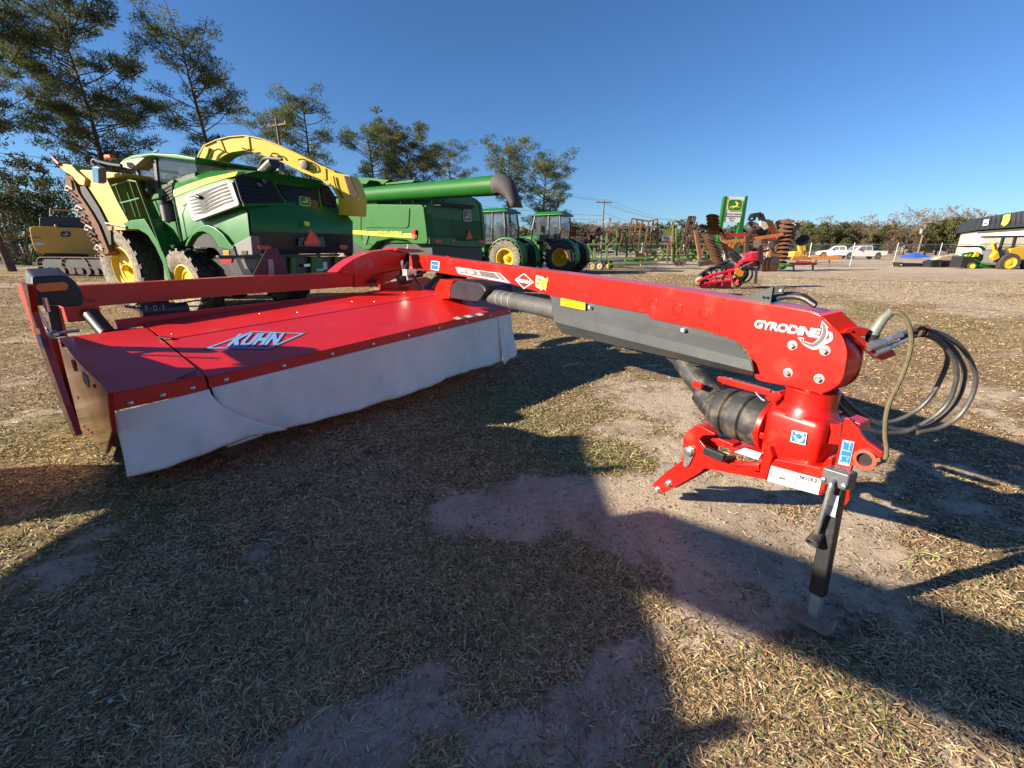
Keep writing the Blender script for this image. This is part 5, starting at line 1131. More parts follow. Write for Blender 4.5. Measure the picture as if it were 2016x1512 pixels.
em().tube(te([(470, 705), (680, 715)], .45), .045, 6).build('rail_tube', ORY, ex_)
em().tube(te([(545, 850), (595, 855)], .1), .05, 8).build('hood_handle', BLK, ex_); em().ball(te([(480, 840)], .1)[0], .09, 8).build('beacon', mat('brown strip', (.3, .09, .02)), ex_)
em().prism(te([(380, 1070), (760, 1078), (740, 1140), (400, 1130)], .4), -en*1.6).build('turntable', BLK, ex_)
TRK = mat('rusty track', (.10, .06, .04), .8, .1, .4, 6, .3, dirt=(.22, .16, .1), dirt_amt=.5)
for k, (px_c, px_w) in enumerate(((585, 1.), (800, 1.))):
    c = te([(px_c, 1180)], -.9 if k == 0 else -2.6)[0]; c.z = .55
    d = V(-.95, .31, 0).normalized(); s_ = V(d.y, -d.x, 0); loop = []
    tk_ = em(); N_ = 40
    for i in range(N_):
        a = i/N_*2*PI; pass
    def lp(u):
        Ls = 3.4; r = .50; P_ = 2*Ls+2*PI*r; x = (u % 1)*P_
        if x < Ls: return (x-Ls/2, r, 0)
        if x < Ls+PI*r: a = (x-Ls)/r; return (Ls/2+r*math.sin(a), r*math.cos(a), a)
        if x < 2*Ls+PI*r: return (Ls/2-(x-Ls-PI*r), -r, PI)
        a = (x-2*Ls-PI*r)/r; return (-Ls/2-r*math.sin(a), -r*math.cos(a), PI+a)
    tr_ = em().loft([[c+d*lp(i/36)[0]*.86+UP*lp(i/36)[1]*.8+s_*w for i in range(36)] for w in (-.22, .22)]).build('track_frame', BLK, ex_)
    for i in range(44):
        x, z, a = lp(i/44); tx = d*math.cos(a)-UP*math.sin(a); nz = tx.cross(s_)
        em().box(c+d*x+UP*z, (.16, .6, .05), (tx, s_, nz)).build('track_shoe', TRK, tr_)
    for i in range(5): em().lathe(c+d*(-1.3+.65*i)-UP*.2-s_*.25, -s_, [(0, .17), (.06, .17), (.06, .05)], 12).build('track_roller', RUSTD, tr_)

# ------------------------------------------------------------------ implements behind the drawbar, each traced on its own plane
def i4(x, y): return (1080+x/3.733, 370+y/3.733)
def i5(x, y): return (1540+x/4.2353, 390+y/4.2353)
class Impl:
    def __init__(s, name, label, cat, px, py, f, conv, nrm=V(0, -1, 0)):
        s.P = pf(*conv(px, py), f); s.n = Vector(nrm).normalized(); s.c = conv; s.o = V(s.P.x, s.P.y, 0); s.r = root(name, label, cat, s.o)
    def t(s, pts, o=0.): return [pl(*s.c(*p), s.P-s.n*o, s.n) for p in pts]
    def bar(s, name, pts, r, m, o=0., o2=None, n=6):
        q = s.t(pts, o)
        if o2 is not None: q[-1] = s.t(pts[-1:], o2)[0]
        b = MB(s.o)
        for a, c in zip(q, q[1:]): b.bar(a, c, r*2, r*2) if n == 4 else None
        if n != 4: b.tube(q, r, n)
        return b.build(name, m, s.r)
    def pr(s, name, pts, th, m, o=0., bev=0., par=None): return MB(s.o).prism(s.t(pts, o), -s.n*th).build(name, m, par or s.r, bev=bev)
    def wheel(s, x, y, D, W_, o=0., ax=None, m=RUB, rim=YELP, side=None):
        c = s.t([(x, y)], o)[0]; ax = Vector(ax or (-.5, -.86, 0)).normalized(); R = D/2; w = W_/2
        ty = MB(s.o).lathe(c, ax, [(-w*.8, R*.6), (-w, R*.75), (-w*.9, R*.94), (-w*.5, R), (w*.5, R), (w*.9, R*.94), (w, R*.75), (w*.8, R*.6)], 22, False).build('wheel', m, s.r, smooth=True)
        MB(s.o).lathe(c, ax, [(w*.82, R*.63), (w*.6, R*.5), (w*.3, R*.42), (w*.5, R*.2), (w*.8, R*.16), (w*.8, 0)], 18, False).build('rim', rim, ty, smooth=True); return ty
    def gang(s, p0, p1, n, R, o=0., m=RUST, ax=None, th=.05):
        q0, q1 = s.t([p0, p1], o); ax = Vector(ax) if ax else (q1-q0); ax.normalize()
        MB(s.o).tube([q0, q1], .05, 6).build('gang_axle', RUSTD, s.r)
        base = None
        for k in range(n):
            c = q0.lerp(q1, (k+.5)/n)
            if base is None:
                b = MB((0, 0, 0)); b.lathe((0, 0, 0), ax, [(-th, R), (-th*.4, R*.75), (0, R*.4), (.01, .05), (.03, .05), (.02, R*.4), (-th*.3, R*.75), (-th+.006, R)], 18, False)
                base = b.build('disc_blade', m, s.r, smooth=True); ob = base
            else:
                ob = base.copy(); COL.objects.link(ob)
            ob.location = c-s.o; ob.rotation_euler = (rnd.uniform(-.06, .06), rnd.uniform(-.06, .06), rnd.uniform(-.05, .05))
OLG = mat('faded green steel', (.13, .21, .06), .6, 0, .2, 3, .05, dirt=(.16, .1, .05), dirt_amt=.3)
RUSTL = mat('brown rusty steel', (.20, .10, .06), .8, .1, .35, 4, .2)
# (a) folded field cultivator
A = Impl('field_cultivator', 'folded field cultivator with green frame and rusty upright wing racks right of the tractors', 'cultivator', 480, 600, 32, i4)
for pts, o in (([(285, 415), (520, 412)], 0), ([(300, 470), (480, 470)], .4), ([(300, 520), (740, 512)], -.2), ([(330, 380), (345, 520)], .1), ([(430, 330), (425, 540)], 0), ([(505, 290), (500, 500)], .3), ([(560, 310), (570, 420)], .6), ([(520, 430), (800, 425)], .5), ([(440, 560), (790, 545)], -.3), ([(290, 420), (330, 520)], .5), ([(570, 320), (575, 500), (560, 540)], 1.0), ([(340, 470), (470, 420)], .2), ([(600, 440), (600, 515)], .3), ([(800, 300), (800, 430)], .7)): A.bar('frame_bar', pts, .065, OLG, o, n=4)
for pts, o in (([(230, 325), (560, 330)], .5), ([(160, 285), (200, 345), (260, 350)], .4), ([(460, 290), (590, 295)], .3), ([(520, 300), (530, 420)], .4), ([(470, 310), (440, 400)], .6), ([(545, 330), (520, 430)], .2), ([(275, 300), (300, 380)], .4), ([(360, 280), (330, 400)], .6)): A.bar('frame_bar', pts, .055, RUSTL, o, n=4)
for pts in ([(612, 225), (740, 245), (800, 230)], [(612, 225), (590, 420)], [(800, 230), (802, 430)], [(600, 285), (800, 290)], [(650, 235), (612, 470)], [(690, 240), (655, 470)], [(735, 245), (700, 470)], [(770, 245), (740, 470)], [(680, 260), (660, 440)]): A.bar('wing_rack_bar', pts, .05, RUSTL, rnd.uniform(.2, .9), n=4)
for k in range(20):
    x = 505+k*15; A.bar('spring_tine', [(x, 540), (x+14, 556), (x+12, 580), (x-4, 592)], .018, RUSTD if k % 3 else RUST, -.3+.1*(k % 4), n=5)
A.wheel(372, 572, .72, .28, -.4, m=RUB, rim=mat('tan rim', (.4, .28, .13), .6)); A.wheel(440, 568, .72, .28, .3); A.wheel(318, 575, .6, .25, .3, m=RUBD)
A.wheel(372, 322, .62, .3, .6, (.1, -1, .4), rim=RUSTD); A.wheel(312, 375, .62, .3, .8, (.1, -1, .5), rim=RUSTD)
A.gang((178, 280), (182, 350), 6, .22, .3, ax=(.1, .3, 1)); A.gang((520, 360), (530, 420), 4, .2, .5, ax=(.2, .2, 1))
A.pr('seed_box', [(330, 375), (380, 370), (390, 395), (340, 400)], .3, BLK, .3); A.pr('yellow_box', [(660, 480), (720, 475), (715, 530), (690, 545), (670, 510)], .4, mat('faded ochre', (.45, .3, .06), .6), .5, .02)
# (b) small upright rake frame
Bm = Impl('rake_frame', 'narrow upright green and brown implement frame beside the white sign', 'implement', 905, 560, 38, i4)
for pts, m_ in (([(915, 275), (905, 560)], OLG), ([(940, 275), (935, 420)], OLG), ([(915, 275), (940, 275)], RUSTL), ([(925, 280), (925, 560)], RUSTL), ([(880, 400), (870, 540)], RUSTL), ([(860, 405), (930, 400)], mat('red stub', (.35, .06, .04))), ([(910, 330), (940, 330)], RUSTL), ([(908, 370), (938, 370)], RUSTL), ([(890, 440), (940, 450)], OLG), ([(865, 545), (880, 548)], RUSTL)): Bm.bar('frame_bar', pts, .06, m_, rnd.uniform(0, .5), n=4)
# (c) folded rolling basket harrow with green beams
Cm = Impl('rolling_basket_harrow', 'tall folded dark basket racks on a low green frame left of the disc gangs', 'harrow', 1020, 560, 36, i4)
for pts in ([(1030, 210), (965, 480)], [(1052, 207), (990, 488)], [(1080, 215), (1020, 480)], [(1030, 210), (1080, 213)], [(1020, 250), (1075, 255)], [(1010, 300), (1062, 300)], [(998, 345), (1052, 345)], [(987, 390), (1040, 395)], [(975, 440), (1030, 440)], [(965, 482), (1020, 484)], [(1040, 215), (1012, 350)], [(1066, 215), (1000, 470)]): Cm.bar('basket_rack_bar', pts, .055, RUSTD, rnd.uniform(0, .8), n=4)
for pts in ([(930, 308), (1010, 306)], [(1085, 400), (1180, 402)], [(930, 520), (1190, 515)], [(1060, 420), (1060, 520)], [(1100, 400), (1100, 540)], [(1180, 410), (1175, 520)], [(940, 410), (1080, 410)], [(1000, 480), (1140, 490)], [(1140, 440), (1200, 500)]): Cm.bar('frame_bar', pts, .065, OLG if rnd.random() < .7 else GREENL, rnd.uniform(0, 1), n=4)
for x in (950, 985): Cm.wheel(x, 552, .5, .25, rnd.uniform(-.2, .4), rim=RUSTD)
Cm.gang((1090, 250), (1105, 520), 5, .18, .4)
# (c2) low green row planter behind the baskets
C2 = Impl('row_planter', 'low cluttered green row planter behind the basket racks and disc gangs', 'planter', 1040, 530, 41, i4)
for k in range(13):
    x = 640+k*46; y = 470+rnd.uniform(-25, 10)
    C2.bar('row_unit', [(x, y), (x+rnd.uniform(-14, 20), y+rnd.uniform(25, 45)), (x+rnd.uniform(-10, 25), 530)], .09, rnd.choice([OLG, GREENL, GREENL, RUSTL]), rnd.uniform(-.5, .8), n=4)
    if k % 2: C2.pr('seed_box', [(x-18, y-20), (x+16, y-22), (x+18, y+14), (x-16, y+16)], .4, rnd.choice([GREENL, YELP, BLK, OLG]), rnd.uniform(-.4, .6), .02)
    if k % 3 == 0: C2.wheel(x+10, 525, .55, .2, rnd.uniform(-.5, .5))
for y0, y1 in ((452, 458), (500, 495), (520, 524), (405, 412)): C2.bar('frame_bar', [(640, y0), (1230, y1)], .08, rnd.choice([OLG, GREENL]), rnd.uniform(-.3, .5), n=4)
for k in range(10): C2.bar('marker_arm', [(660+k*58, 500), (650+k*60+rnd.uniform(-30, 30), 380+rnd.uniform(-40, 40))], .045, rnd.choice([RUSTL, OLG, RUSTD]), rnd.uniform(-.2, .8), n=4)
# (d) big wing disc harrow
Dh = Impl('disc_harrow', 'large folded disc harrow with rusty upright disc gangs and red and orange frame', 'harrow', 1400, 590, 30, i4)
Dh.gang((1205, 195), (1215, 335), 6, .42, .2, ax=(.25, .3, 1)); Dh.gang((1240, 290), (1270, 340), 4, .3, .6, ax=(.3, .2, 1))
Dh.gang((1175, 345), (1255, 555), 9, .52, -.3, ax=(.25, -.35, 1)); Dh.gang((1120, 275), (1195, 300), 4, .24, .5, ax=(.2, .5, 1))
Dh.gang((1760, 225), (1690, 590), 12, .46, .2, ax=(-.18, -.3, 1)); Dh.gang((1835, 240), (1790, 380), 6, .26, .6, ax=(-.3, .2, 1))
Dh.gang((1590, 570), (1680, 560), 3, .55, -.6, m=mat('polished rusty disc', (.30, .16, .07), .5, .4, .4, 5), ax=(.5, -.86, 0)); Dh.gang((1600, 575), (1740, 500), 4, .45, .3, ax=(.6, -.8, 0))
OR_ = mat('faded orange paint', (.42, .15, .03), .6, 0, .25, 4, .1, dirt=(.2, .08, .04), dirt_amt=.35); RDM = mat('faded red paint', (.36, .03, .025), .55, 0, .2, 4, .05, dirt=(.2, .07, .04), dirt_amt=.25)
for pts, m_, o, r in (([(1280, 350), (1470, 345)], RDM, .3, .13), ([(1280, 400), (1500, 375), (1720, 340)], OR_, 0, .1), ([(1500, 355), (1700, 370)], RDM, .4, .12), ([(1330, 410), (1345, 465), (1360, 410)], OR_, -.1, .06), ([(1285, 395), (1340, 480), (1390, 400)], OR_, .2, .06), ([(1350, 480), (1560, 450)], OR_, .3, .07), ([(1455, 350), (1450, 500)], RUSTD, -.1, .12), ([(1560, 420), (1570, 560)], RDM, .2, .08), ([(1400, 430), (1560, 470), (1700, 440)], RUSTL, .3, .07), ([(1260, 330), (1320, 520)], RUSTL, .2, .09), ([(1080, 310), (1115, 520)], RUSTL, .1, .11), ([(1030, 350), (1160, 340)], RUSTL, .3, .05), ([(1100, 560), (1230, 540)], RUSTD, 0, .16), ([(1740, 420), (1850, 250)], RUSTL, .3, .08), ([(1700, 340), (1660, 470)], RUSTL, .2, .08), ([(1620, 490), (1740, 500)], RUSTL, .1, .1), ([(1500, 430), (1510, 540)], OR_, .4, .05), ([(1585, 355), (1640, 480)], RUSTL, .1, .05), ([(1400, 370), (1450, 430)], OR_, .3, .05), ([(1180, 455), (1130, 452)], RDM, .5, .06)): Dh.bar('frame_bar', pts, r, m_, o, n=4)
Dh.wheel(1500, 292, 1.0, .40, .5, (.15, -.6, .8), rim=RUSTD); Dh.wheel(1560, 312, .95, .38, .9, (.3, -.6, .75), rim=RUSTD); Dh.wheel(1865, 385, .85, .3, .8, (-.5, -.5, .75), rim=RUSTD)
for pts, m_ in (([(1560, 240), (1600, 250), (1620, 290), (1590, 310), (1560, 280)], mat('pale steel', (.45, .42, .34), .6)), ([(1620, 395), (1650, 390), (1660, 430), (1630, 440)], mat('pale steel', (.45, .42, .34))), ([(1790, 300), (1815, 290), (1850, 340), (1830, 355)], mat('pale steel', (.45, .42, .34)))): Dh.pr('hydraulic_cylinder', pts, .2, m_, .3, .02)
# machine with a raised arm behind the harrow
Bk = Impl('backhoe', 'dark excavating arm and orange boom rising behind the disc harrow', 'digger', 1560, 350, 44, i4)
for pts, m_, r in (([(1470, 235), (1490, 195), (1520, 200), (1510, 235), (1475, 240)], BLK, .10), ([(1490, 205), (1555, 195), (1580, 260)], BLK, .22), ([(1580, 260), (1590, 300)], mat('pale steel', (.45, .42, .34)), .25), ([(1620, 250), (1650, 330)], mat('boom orange', (.6, .11, .02), .4), .24), ([(1600, 245), (1630, 260)], RUSTD, .2), ([(1690, 240), (1705, 300)], BLK, .2)): Bk.bar('arm_section', pts, r, m_, rnd.uniform(0, .5), n=4)
Bk.pr('body', [(1560, 330), (1700, 330), (1700, 440), (1560, 440)], 1.5, RUSTD, .5, .05)
for x in (1590, 1680): Bk.wheel(x, 470, 1.2, .4, .2, rim=OR_)
# (e) red strip-till planter right behind the drawbar
Pm = Impl('planter', 'bright red low planter unit with black hoses just behind the drawbar', 'planter', 1400, 690, 17, i4)
PRD = mat('planter red', (.5, .012, .03), .35, 0, .08, 4, .02, coat=.3)
Pm.pr('hopper', [(1490, 480), (1540, 470), (1575, 465), (1580, 510), (1560, 575), (1485, 585), (1480, 540)], .5, PRD, .3, .02)
Pm.pr('mast', [(1545, 440), (1558, 445), (1560, 600), (1545, 600)], .1, BLK, .2)
for pts, o, r, m_ in (([(1320, 610), (1370, 600), (1420, 545), (1500, 530)], .2, .09, PRD), ([(1090, 690), (1200, 640), (1360, 605)], 0, .06, PRD), ([(1180, 720), (1200, 640)], 0, .05, PRD), ([(1270, 720), (1290, 640), (1350, 615)], .1, .05, PRD), ([(1150, 700), (1340, 680)], -.1, .05, PRD), ([(1220, 650), (1240, 720)], .2, .045, PRD), ([(1330, 620), (1350, 700)], -.1, .06, PRD), ([(1200, 670), (1330, 650)], .3, .04, PRD), ([(1380, 560), (1540, 545)], .5, .08, PRD), ([(1110, 640), (1190, 590), (1330, 570)], .5, .06, BLK), ([(1190, 610), (1260, 560), (1330, 540)], .6, .06, BLK), ([(1330, 475), (1390, 540)], .4, .10, NAVY), ([(1350, 470), (1410, 520)], .3, .08, NAVY), ([(1440, 590), (1545, 595)], .0, .06, BLK), ([(1528, 590), (1520, 705)], -.2, .05, BLK), ([(1430, 575), (1500, 545)], -.2, .03, STEEL), ([(1440, 620), (1470, 660)], 0, .04, BLK), ([(1290, 590), (1420, 570)], .3, .05, BLK)): Pm.bar('frame_bar', pts, r, m_, o, n=6)
Pm.pr('gear_cover', [(1365, 600), (1400, 590), (1440, 615), (1430, 650), (1395, 660), (1370, 640)], .12, mat('amber cover', (.6, .22, .02), .35), -.05, .02)
Pm.wheel(1440, 640, .62, .2, .15, (-.7, -.6, .2), rim=BLK); Pm.wheel(1100, 680, .42, .12, .2, (-.6, -.7, .3), rim=mat('tan rim', (.4, .28, .13))); Pm.wheel(1150, 660, .42, .12, .5, (-.6, -.7, .3), rim=BLK); Pm.wheel(1390, 690, .4, .12, .1, rim=RDM); Pm.wheel(1340, 590, .6, .25, .5, (-.5, -.7, .5), rim=BLK)
for k in range(6): 
    x = 1120+k*38; q = Pm.t([(x, 640-k*9), (x+14, 620-k*9), (x+32, 622-k*9), (x+40, 640-k*9)], .4); MB(Pm.o).tube(bez(q, 4), .03, 6).build('hose', HOSE, Pm.r, smooth=True)
for k in range(4):
    q = Pm.t([(1400+k*12, 560), (1430+k*16, 590+k*5), (1445+k*12, 640), (1400+k*8, 680)], -.05+.05*k); MB(Pm.o).tube(bez(q, 5), .018, 6).build('hose', HOSE, Pm.r, smooth=True)
Pm.pr('tool_bar', [(1120, 700), (1160, 690), (1350, 690), (1340, 750), (1110, 760)], .2, PRD, .2, .01)
# (i) orange beam and maroon bar implements
Om = Impl('orange_beam_implement', 'long orange implement beam on thin legs in front of the fence', 'implement', 390, 570, 37, i5)
Om.bar('beam', [(80, 500), (230, 505)], .14, OR_, 0, n=4); Om.bar('beam', [(230, 500), (490, 500)], .13, mat('tractor orange', (.62, .22, .04), .5, 0, .15), 0, n=4)
for x, y in ((395, 570), (285, 540), (130, 560)): Om.bar('leg', [(x, 515), (x-8, y)], .04, RUSTL, 0, n=4)
for pts in ([(150, 485), (165, 440)], [(205, 490), (200, 450)], [(420, 480), (430, 495)], [(340, 488), (370, 470)]): Om.bar('bracket', pts, .06, OR_, .2, n=4)
Ym = Impl('small_yellow_digger', 'small yellow machine body between the disc harrow and the fence', 'digger', 130, 500, 42, i5)
Ym.pr('body', [(90, 490), (105, 445), (180, 440), (185, 490)], .9, mat('machine yellow', (.65, .38, .03), .4, 0, .1), 0, .05); Ym.bar('boom', [(150, 440), (140, 385), (175, 380), (180, 440)], .12, MATS['machine yellow'], .2, n=4); Ym.pr('base', [(85, 490), (225, 485), (230, 515), (90, 518)], .9, BLK, .0, .03); Ym.bar('arm', [(180, 460), (225, 470)], .1, BLK, 0, n=4)
Mm = Impl('maroon_toolbar', 'low maroon toolbar with a green foot lying on the grass behind the red planter', 'implement', 250, 600, 29, i5)
Mm.bar('toolbar', [(60, 545), (285, 548)], .07, MAROON, 0, n=4); Mm.bar('toolbar', [(110, 530), (240, 533)], .05, RDM, .3, n=4)
for x in (95, 255): Mm.bar('leg', [(x, 540), (x, 600)], .045, BLK, 0, n=4)
Mm.pr('foot', [(10, 560), (40, 550), (100, 560), (95, 575), (5, 572)], .5, GREEN, 0, .02)
for x in (120, 150, 180, 210, 265): Mm.pr('tine_clamp', [(x, 535), (x+16, 533), (x+18, 558), (x, 560)], .15, RDM, -.05)
# ------------------------------------------------------------------ signs
Sg = Impl('pylon_sign', 'tall white dealer sign with green posts and a deer emblem above the implements', 'sign', 1360, 330, 70, i4)
for pts in ([(1296, 60), (1314, 62), (1275, 330), (1250, 330)], [(1446, 62), (1467, 58), (1425, 340), (1388, 340)]):
    q = Sg.t(pts); lo = q[2].copy(); k = [p for p in q]; b = MB(Sg.o)
    b.prism([q[0], q[1], q[1]+(q[2]-q[1])*2.4, q[0]+(q[3]-q[0])*2.4], V(0, .8, 0)).build('sign_post', GREENL, Sg.r, bev=.03)
pan = Sg.pr('sign_panel', [(1308, 64), (1449, 66), (1412, 254), (1270, 250)], .35, mat('sign silver', (.62, .61, .60), .6), .1)
Sg.pr('sign_rule', [(1283, 204), (1424, 208), (1423, 213), (1282, 209)], .02, DKG, .05, 0, pan)
b_ = Sg.t([(1308, 170), (1418, 172), (1318, 80)], .06); badge(b_[0], b_[1]-b_[0], b_[2]-b_[0], MATS['emblem green'], MATS['emblem yellow'], Sg.r, Sg.o, .03, mat('emblem rim', (.65, .55, .05), .5))
for st, a, b, c in (('JOHN DEERE', (1300, 198), (1412, 202), (1303, 186)), ('Ag-Pro', (1322, 230), (1370, 232), (1324, 216)), ('Cairo', (1328, 244), (1364, 246), (1329, 234))):
    p, q, r = Sg.t([a, b, c], .07); text('lettering', st, p, q-p, r-p, MATS['black print'], Sg.r, Sg.o, .03)
Ws = Impl('small_sign', 'small white roadside sign with yellow top among the implements', 'sign', 880, 405, 55, i4)
Ws.pr('panel', [(832, 345), (942, 347), (942, 390), (832, 388)], .1, WHT, 0); Ws.pr('yellow_header', [(845, 310), (932, 312), (932, 343), (842, 342)], .1, mat('lime yellow', (.55, .6, .05), .5), 0); Ws.pr('red_footer', [(805, 392), (940, 394), (940, 404), (805, 402)], .1, RDM, .02)
for x in (850, 925): Ws.bar('post', [(x, 390), (x-4, 530)], .06, STEEL, .1, n=4)
p, q, r = Ws.t([(852, 378), (890, 379), (852, 360)], -.02); text('lettering', 'STORE', p, q-p, r-p, MATS['black print'], Ws.r, Ws.o, .02)
# ------------------------------------------------------------------ pickups
def pickup(label, loc, rz):
    t = root('pickup_truck', label, 'pickup', loc, rz, 'white pickups beyond the fence'); wm = mat('white car paint', (.62, .62, .6), .25, 0, .03, 3, coat=.6)
    sd = [(-2.9, .55), (-2.9, 1.15), (-1.0, 1.16), (-.95, 1.2), (-.82, 1.72), (-.6, 1.86), (.55, 1.86), (.85, 1.72), (1.35, 1.22), (2.6, 1.08), (2.85, .95), (2.88, .55), (2.35, .5), (2.25, .78), (2.02, .95), (1.72, .95), (1.5, .78), (1.42, .42), (-1.35, .42), (-1.43, .78), (-1.66, .95), (-1.96, .95), (-2.18, .78), (-2.28, .5)]
    lb().prism([V(-.97, y, z) for y, z in sd], V(1.94, 0, 0)).build('body', wm, t, bev=.06)
    lb().box(V(0, -1.95, 1.06), (1.66, 1.75, .24)).build('bed', DARKI, t)
    for sx in (-1, 1):
        lb().prism([V(sx*.975, y, z) for y, z in ((-.75, 1.25), (-.68, 1.68), (-.5, 1.76), (.02, 1.76), (.02, 1.24))], V(sx*.012, 0, 0)).build('side_window', GLASS, t); lb().prism([V(sx*.975, y, z) for y, z in ((.1, 1.24), (.1, 1.76), (.5, 1.76), (.72, 1.64), (1.08, 1.24))], V(sx*.012, 0, 0)).build('side_window', GLASS, t)
        for y in (1.87, -1.81): 
            w = lb().lathe(V(sx*.86, y, .4), V(sx, 0, 0), [(-.14, .3), (-.12, .39), (.1, .39), (.13, .3)], 22).build('wheel', RUB, t, smooth=True); lb().lathe(V(sx*.86, y, .4), V(sx, 0, 0), [(.12, .29), (.135, .25), (.10, .1), (.14, .06), (.14, 0)], 18, False).build('rim', STEEL, w, smooth=True)
        lb().box(V(sx*.8, 2.85, .88), (.3, .08, .18)).build('headlight', SILV, t); lb().box(V(sx*.9, -2.9, .95), (.12, .06, .4)).build('tail_light', REDL, t); lb().box(V(sx*1.08, .75, 1.3), (.18, .1, .2)).build('mirror', BLK, t, bev=.02)
    lb().box(V(0, 2.9, .55), (1.9, .12, .2)).build('bumper', STEEL, t, bev=.02); lb().box(V(0, -2.95, .55), (1.8, .12, .18)).build('bumper', STEEL, t, bev=.02)
    lb().prism([V(-.8, 1.36, 1.24), V(.8, 1.36, 1.24), V(.7, .92, 1.72), V(-.7, .92, 1.72)], V(0, .02, .02)).build('windscreen', GLASS, t)
    return t
q = pf(1694, 500, 61); pickup('white single cab pickup parked beyond the fence with its bed to the right', (q.x, q.y, 0), math.radians(84))
q = pf(1650, 495, 68); pickup('white crew cab pickup half hidden behind the nearer white pickup', (q.x, q.y, 0), math.radians(62))
# ------------------------------------------------------------------ attachments, compact tractor, loader, canopy, building on the right
Lp = Impl('grading_box', 'flat black box blade lying against the fence', 'attachment', 1100, 578, 37, i5)
Lp.pr('blade', [(980, 540), (1235, 545), (1235, 582), (980, 574)], .5, NAVY, 0, .02); Lp.pr('side_plate', [(978, 536), (1000, 536), (1003, 577), (980, 577)], .7, BLK, -.05); Lp.pr('sticker', [(986, 550), (1000, 550), (1000, 562), (986, 561)], .01, WHT, -.07)
Lq = Impl('loader_bucket', 'wide dark bucket with black grapple hooks beside the flat box blade', 'attachment', 1360, 582, 36, i5)
Lq.pr('shell', [(1240, 530), (1290, 515), (1478, 522), (1484, 580), (1240, 582)], .8, NAVY, 0, .03)
for x in (1330, 1425): Lq.bar('hook', [(x+15, 528), (x-8, 532), (x-12, 560), (x-4, 583)], .06, BLK, -.1, n=4)
Lq.pr('straw_cover', [(1285, 515), (1330, 490), (1470, 470), (1500, 500), (1480, 520)], .6, mat('straw tarp', (.42, .34, .22), .9, 0, .2), .3)
Gm = Impl('compact_tractor', 'small green tractor with front loader and black canopy beside the yellow loader', 'tractor', 1640, 585, 34, i5)
Gm.pr('loader_bucket', [(1480, 580), (1510, 485), (1600, 495), (1610, 550), (1590, 582)], .9, BLK, -.2, .02); Gm.pr('mower_deck', [(1610, 570), (1680, 545), (1785, 548), (1775, 592), (1605, 590)], .8, GREEN, -.1, .03)
Gm.pr('hood', [(1590, 490), (1625, 450), (1655, 455), (1690, 520), (1650, 555), (1615, 540)], .6, GREEN, .2, .04); Gm.pr('seat', [(1595, 490), (1620, 445), (1650, 448), (1640, 490)], .4, YEL, -.05, .03)
Gm.bar('canopy_post', [(1650, 500), (1690, 440), (1660, 405)], .06, BLK, .3, n=4); Gm.pr('canopy', [(1500, 398), (1640, 395), (1660, 403), (1640, 412), (1500, 405)], .9, BLK, .2, .02)
for pts in ([(1640, 402), (1680, 420), (1695, 470), (1690, 530)],): Gm.bar('roll_bar', pts, .08, BLK, .2)
Gm.wheel(1580, 565, .55, .25, -.3, rim=YEL); Gm.wheel(1700, 545, .9, .35, .5, rim=YEL); Gm.wheel(1500, 500, .4, .25, .1, rim=YEL)
Gm.bar('loader_arm', [(1500, 470), (1580, 455), (1650, 500)], .07, GREEN, .1, n=4)
Rm = Impl('red_mower_unit', 'small red and white equipment piece in front of the yellow loader', 'equipment', 1720, 520, 36, i5)
Rm.pr('body', [(1700, 490), (1720, 465), (1750, 460), (1760, 520), (1715, 525)], .5, RDM, 0, .03); Rm.pr('shield', [(1760, 440), (1800, 420), (1830, 425), (1800, 500), (1775, 510)], .4, mat('tan panel', (.5, .3, .12), .5), .1, .02)
Yl = Impl('wheel_loader', 'yellow wheel loader with dark cab in front of the cream building', 'loader', 1900, 580, 33, i5)
LY = mat('loader yellow', (.72, .38, .02), .38, 0, .08, 3, .02)
Yl.pr('cab', [(1818, 400), (1850, 325), (1945, 318), (2080, 318), (2080, 500), (1840, 480)], 1.5, GLASS, .2, .03)
Yl.pr('cab_roof', [(1842, 322), (1850, 312), (1945, 312), (2085, 310), (2085, 325), (1845, 328)], 1.7, BLK, .1, .03)
for pts in ([(1845, 325), (1810, 440)], [(1945, 325), (1920, 420)], [(2040, 325), (2030, 480)]): Yl.bar('cab_pillar', pts, .07, BLK, .15, n=4)
Yl.pr('front_frame', [(1800, 440), (1850, 430), (1920, 440), (1910, 480), (1840, 500), (1790, 560), (1780, 540)], 1.2, mat('grey frame', (.13, .13, .13), .5), .1, .03)
Yl.pr('rear_body', [(1905, 425), (1980, 405), (2080, 400), (2080, 560), (2000, 555), (1940, 520), (1950, 480), (1905, 455)], 1.4, LY, .0, .05)
Yl.pr('arm', [(1770, 380), (1785, 372), (1800, 430), (1815, 500), (1770, 520), (1755, 490), (1790, 450)], .3, LY, -.1, .02)
Yl.bar('arm_hose', [(1780, 430), (1770, 380), (1800, 372)], .04, BLK, -.15)
for x, o in ((1885, -.2), (2085, -.2)): Yl.wheel(x, 540, 1.35, .45, o, (-.25, -.97, 0), rim=LY)
Ca = Impl('canopy_tent', 'low bright blue canopy beyond the fence', 'canopy', 1175, 505, 62, i5)
q = Ca.t([(1098, 500), (1252, 492), (1175, 457), (1200, 455)]); d_ = V(0, 3, 0)
MB(Ca.o).add([q[0], q[1], q[1]+d_, q[0]+d_, (q[2]+q[3])/2+d_*.5], [(0, 1, 4), (1, 2, 4), (2, 3, 4), (3, 0, 4)]).build('roof', mat('blue tarp', (.012, .09, .5), .6, 0, .1, 3, .1), Ca.r, solid=.03)
for p in (q[0], q[1], q[1]+d_, q[0]+d_): MB(Ca.o).tube([p, V(p.x, p.y, 0)], .05, 6).build('leg', STEEL, Ca.r)
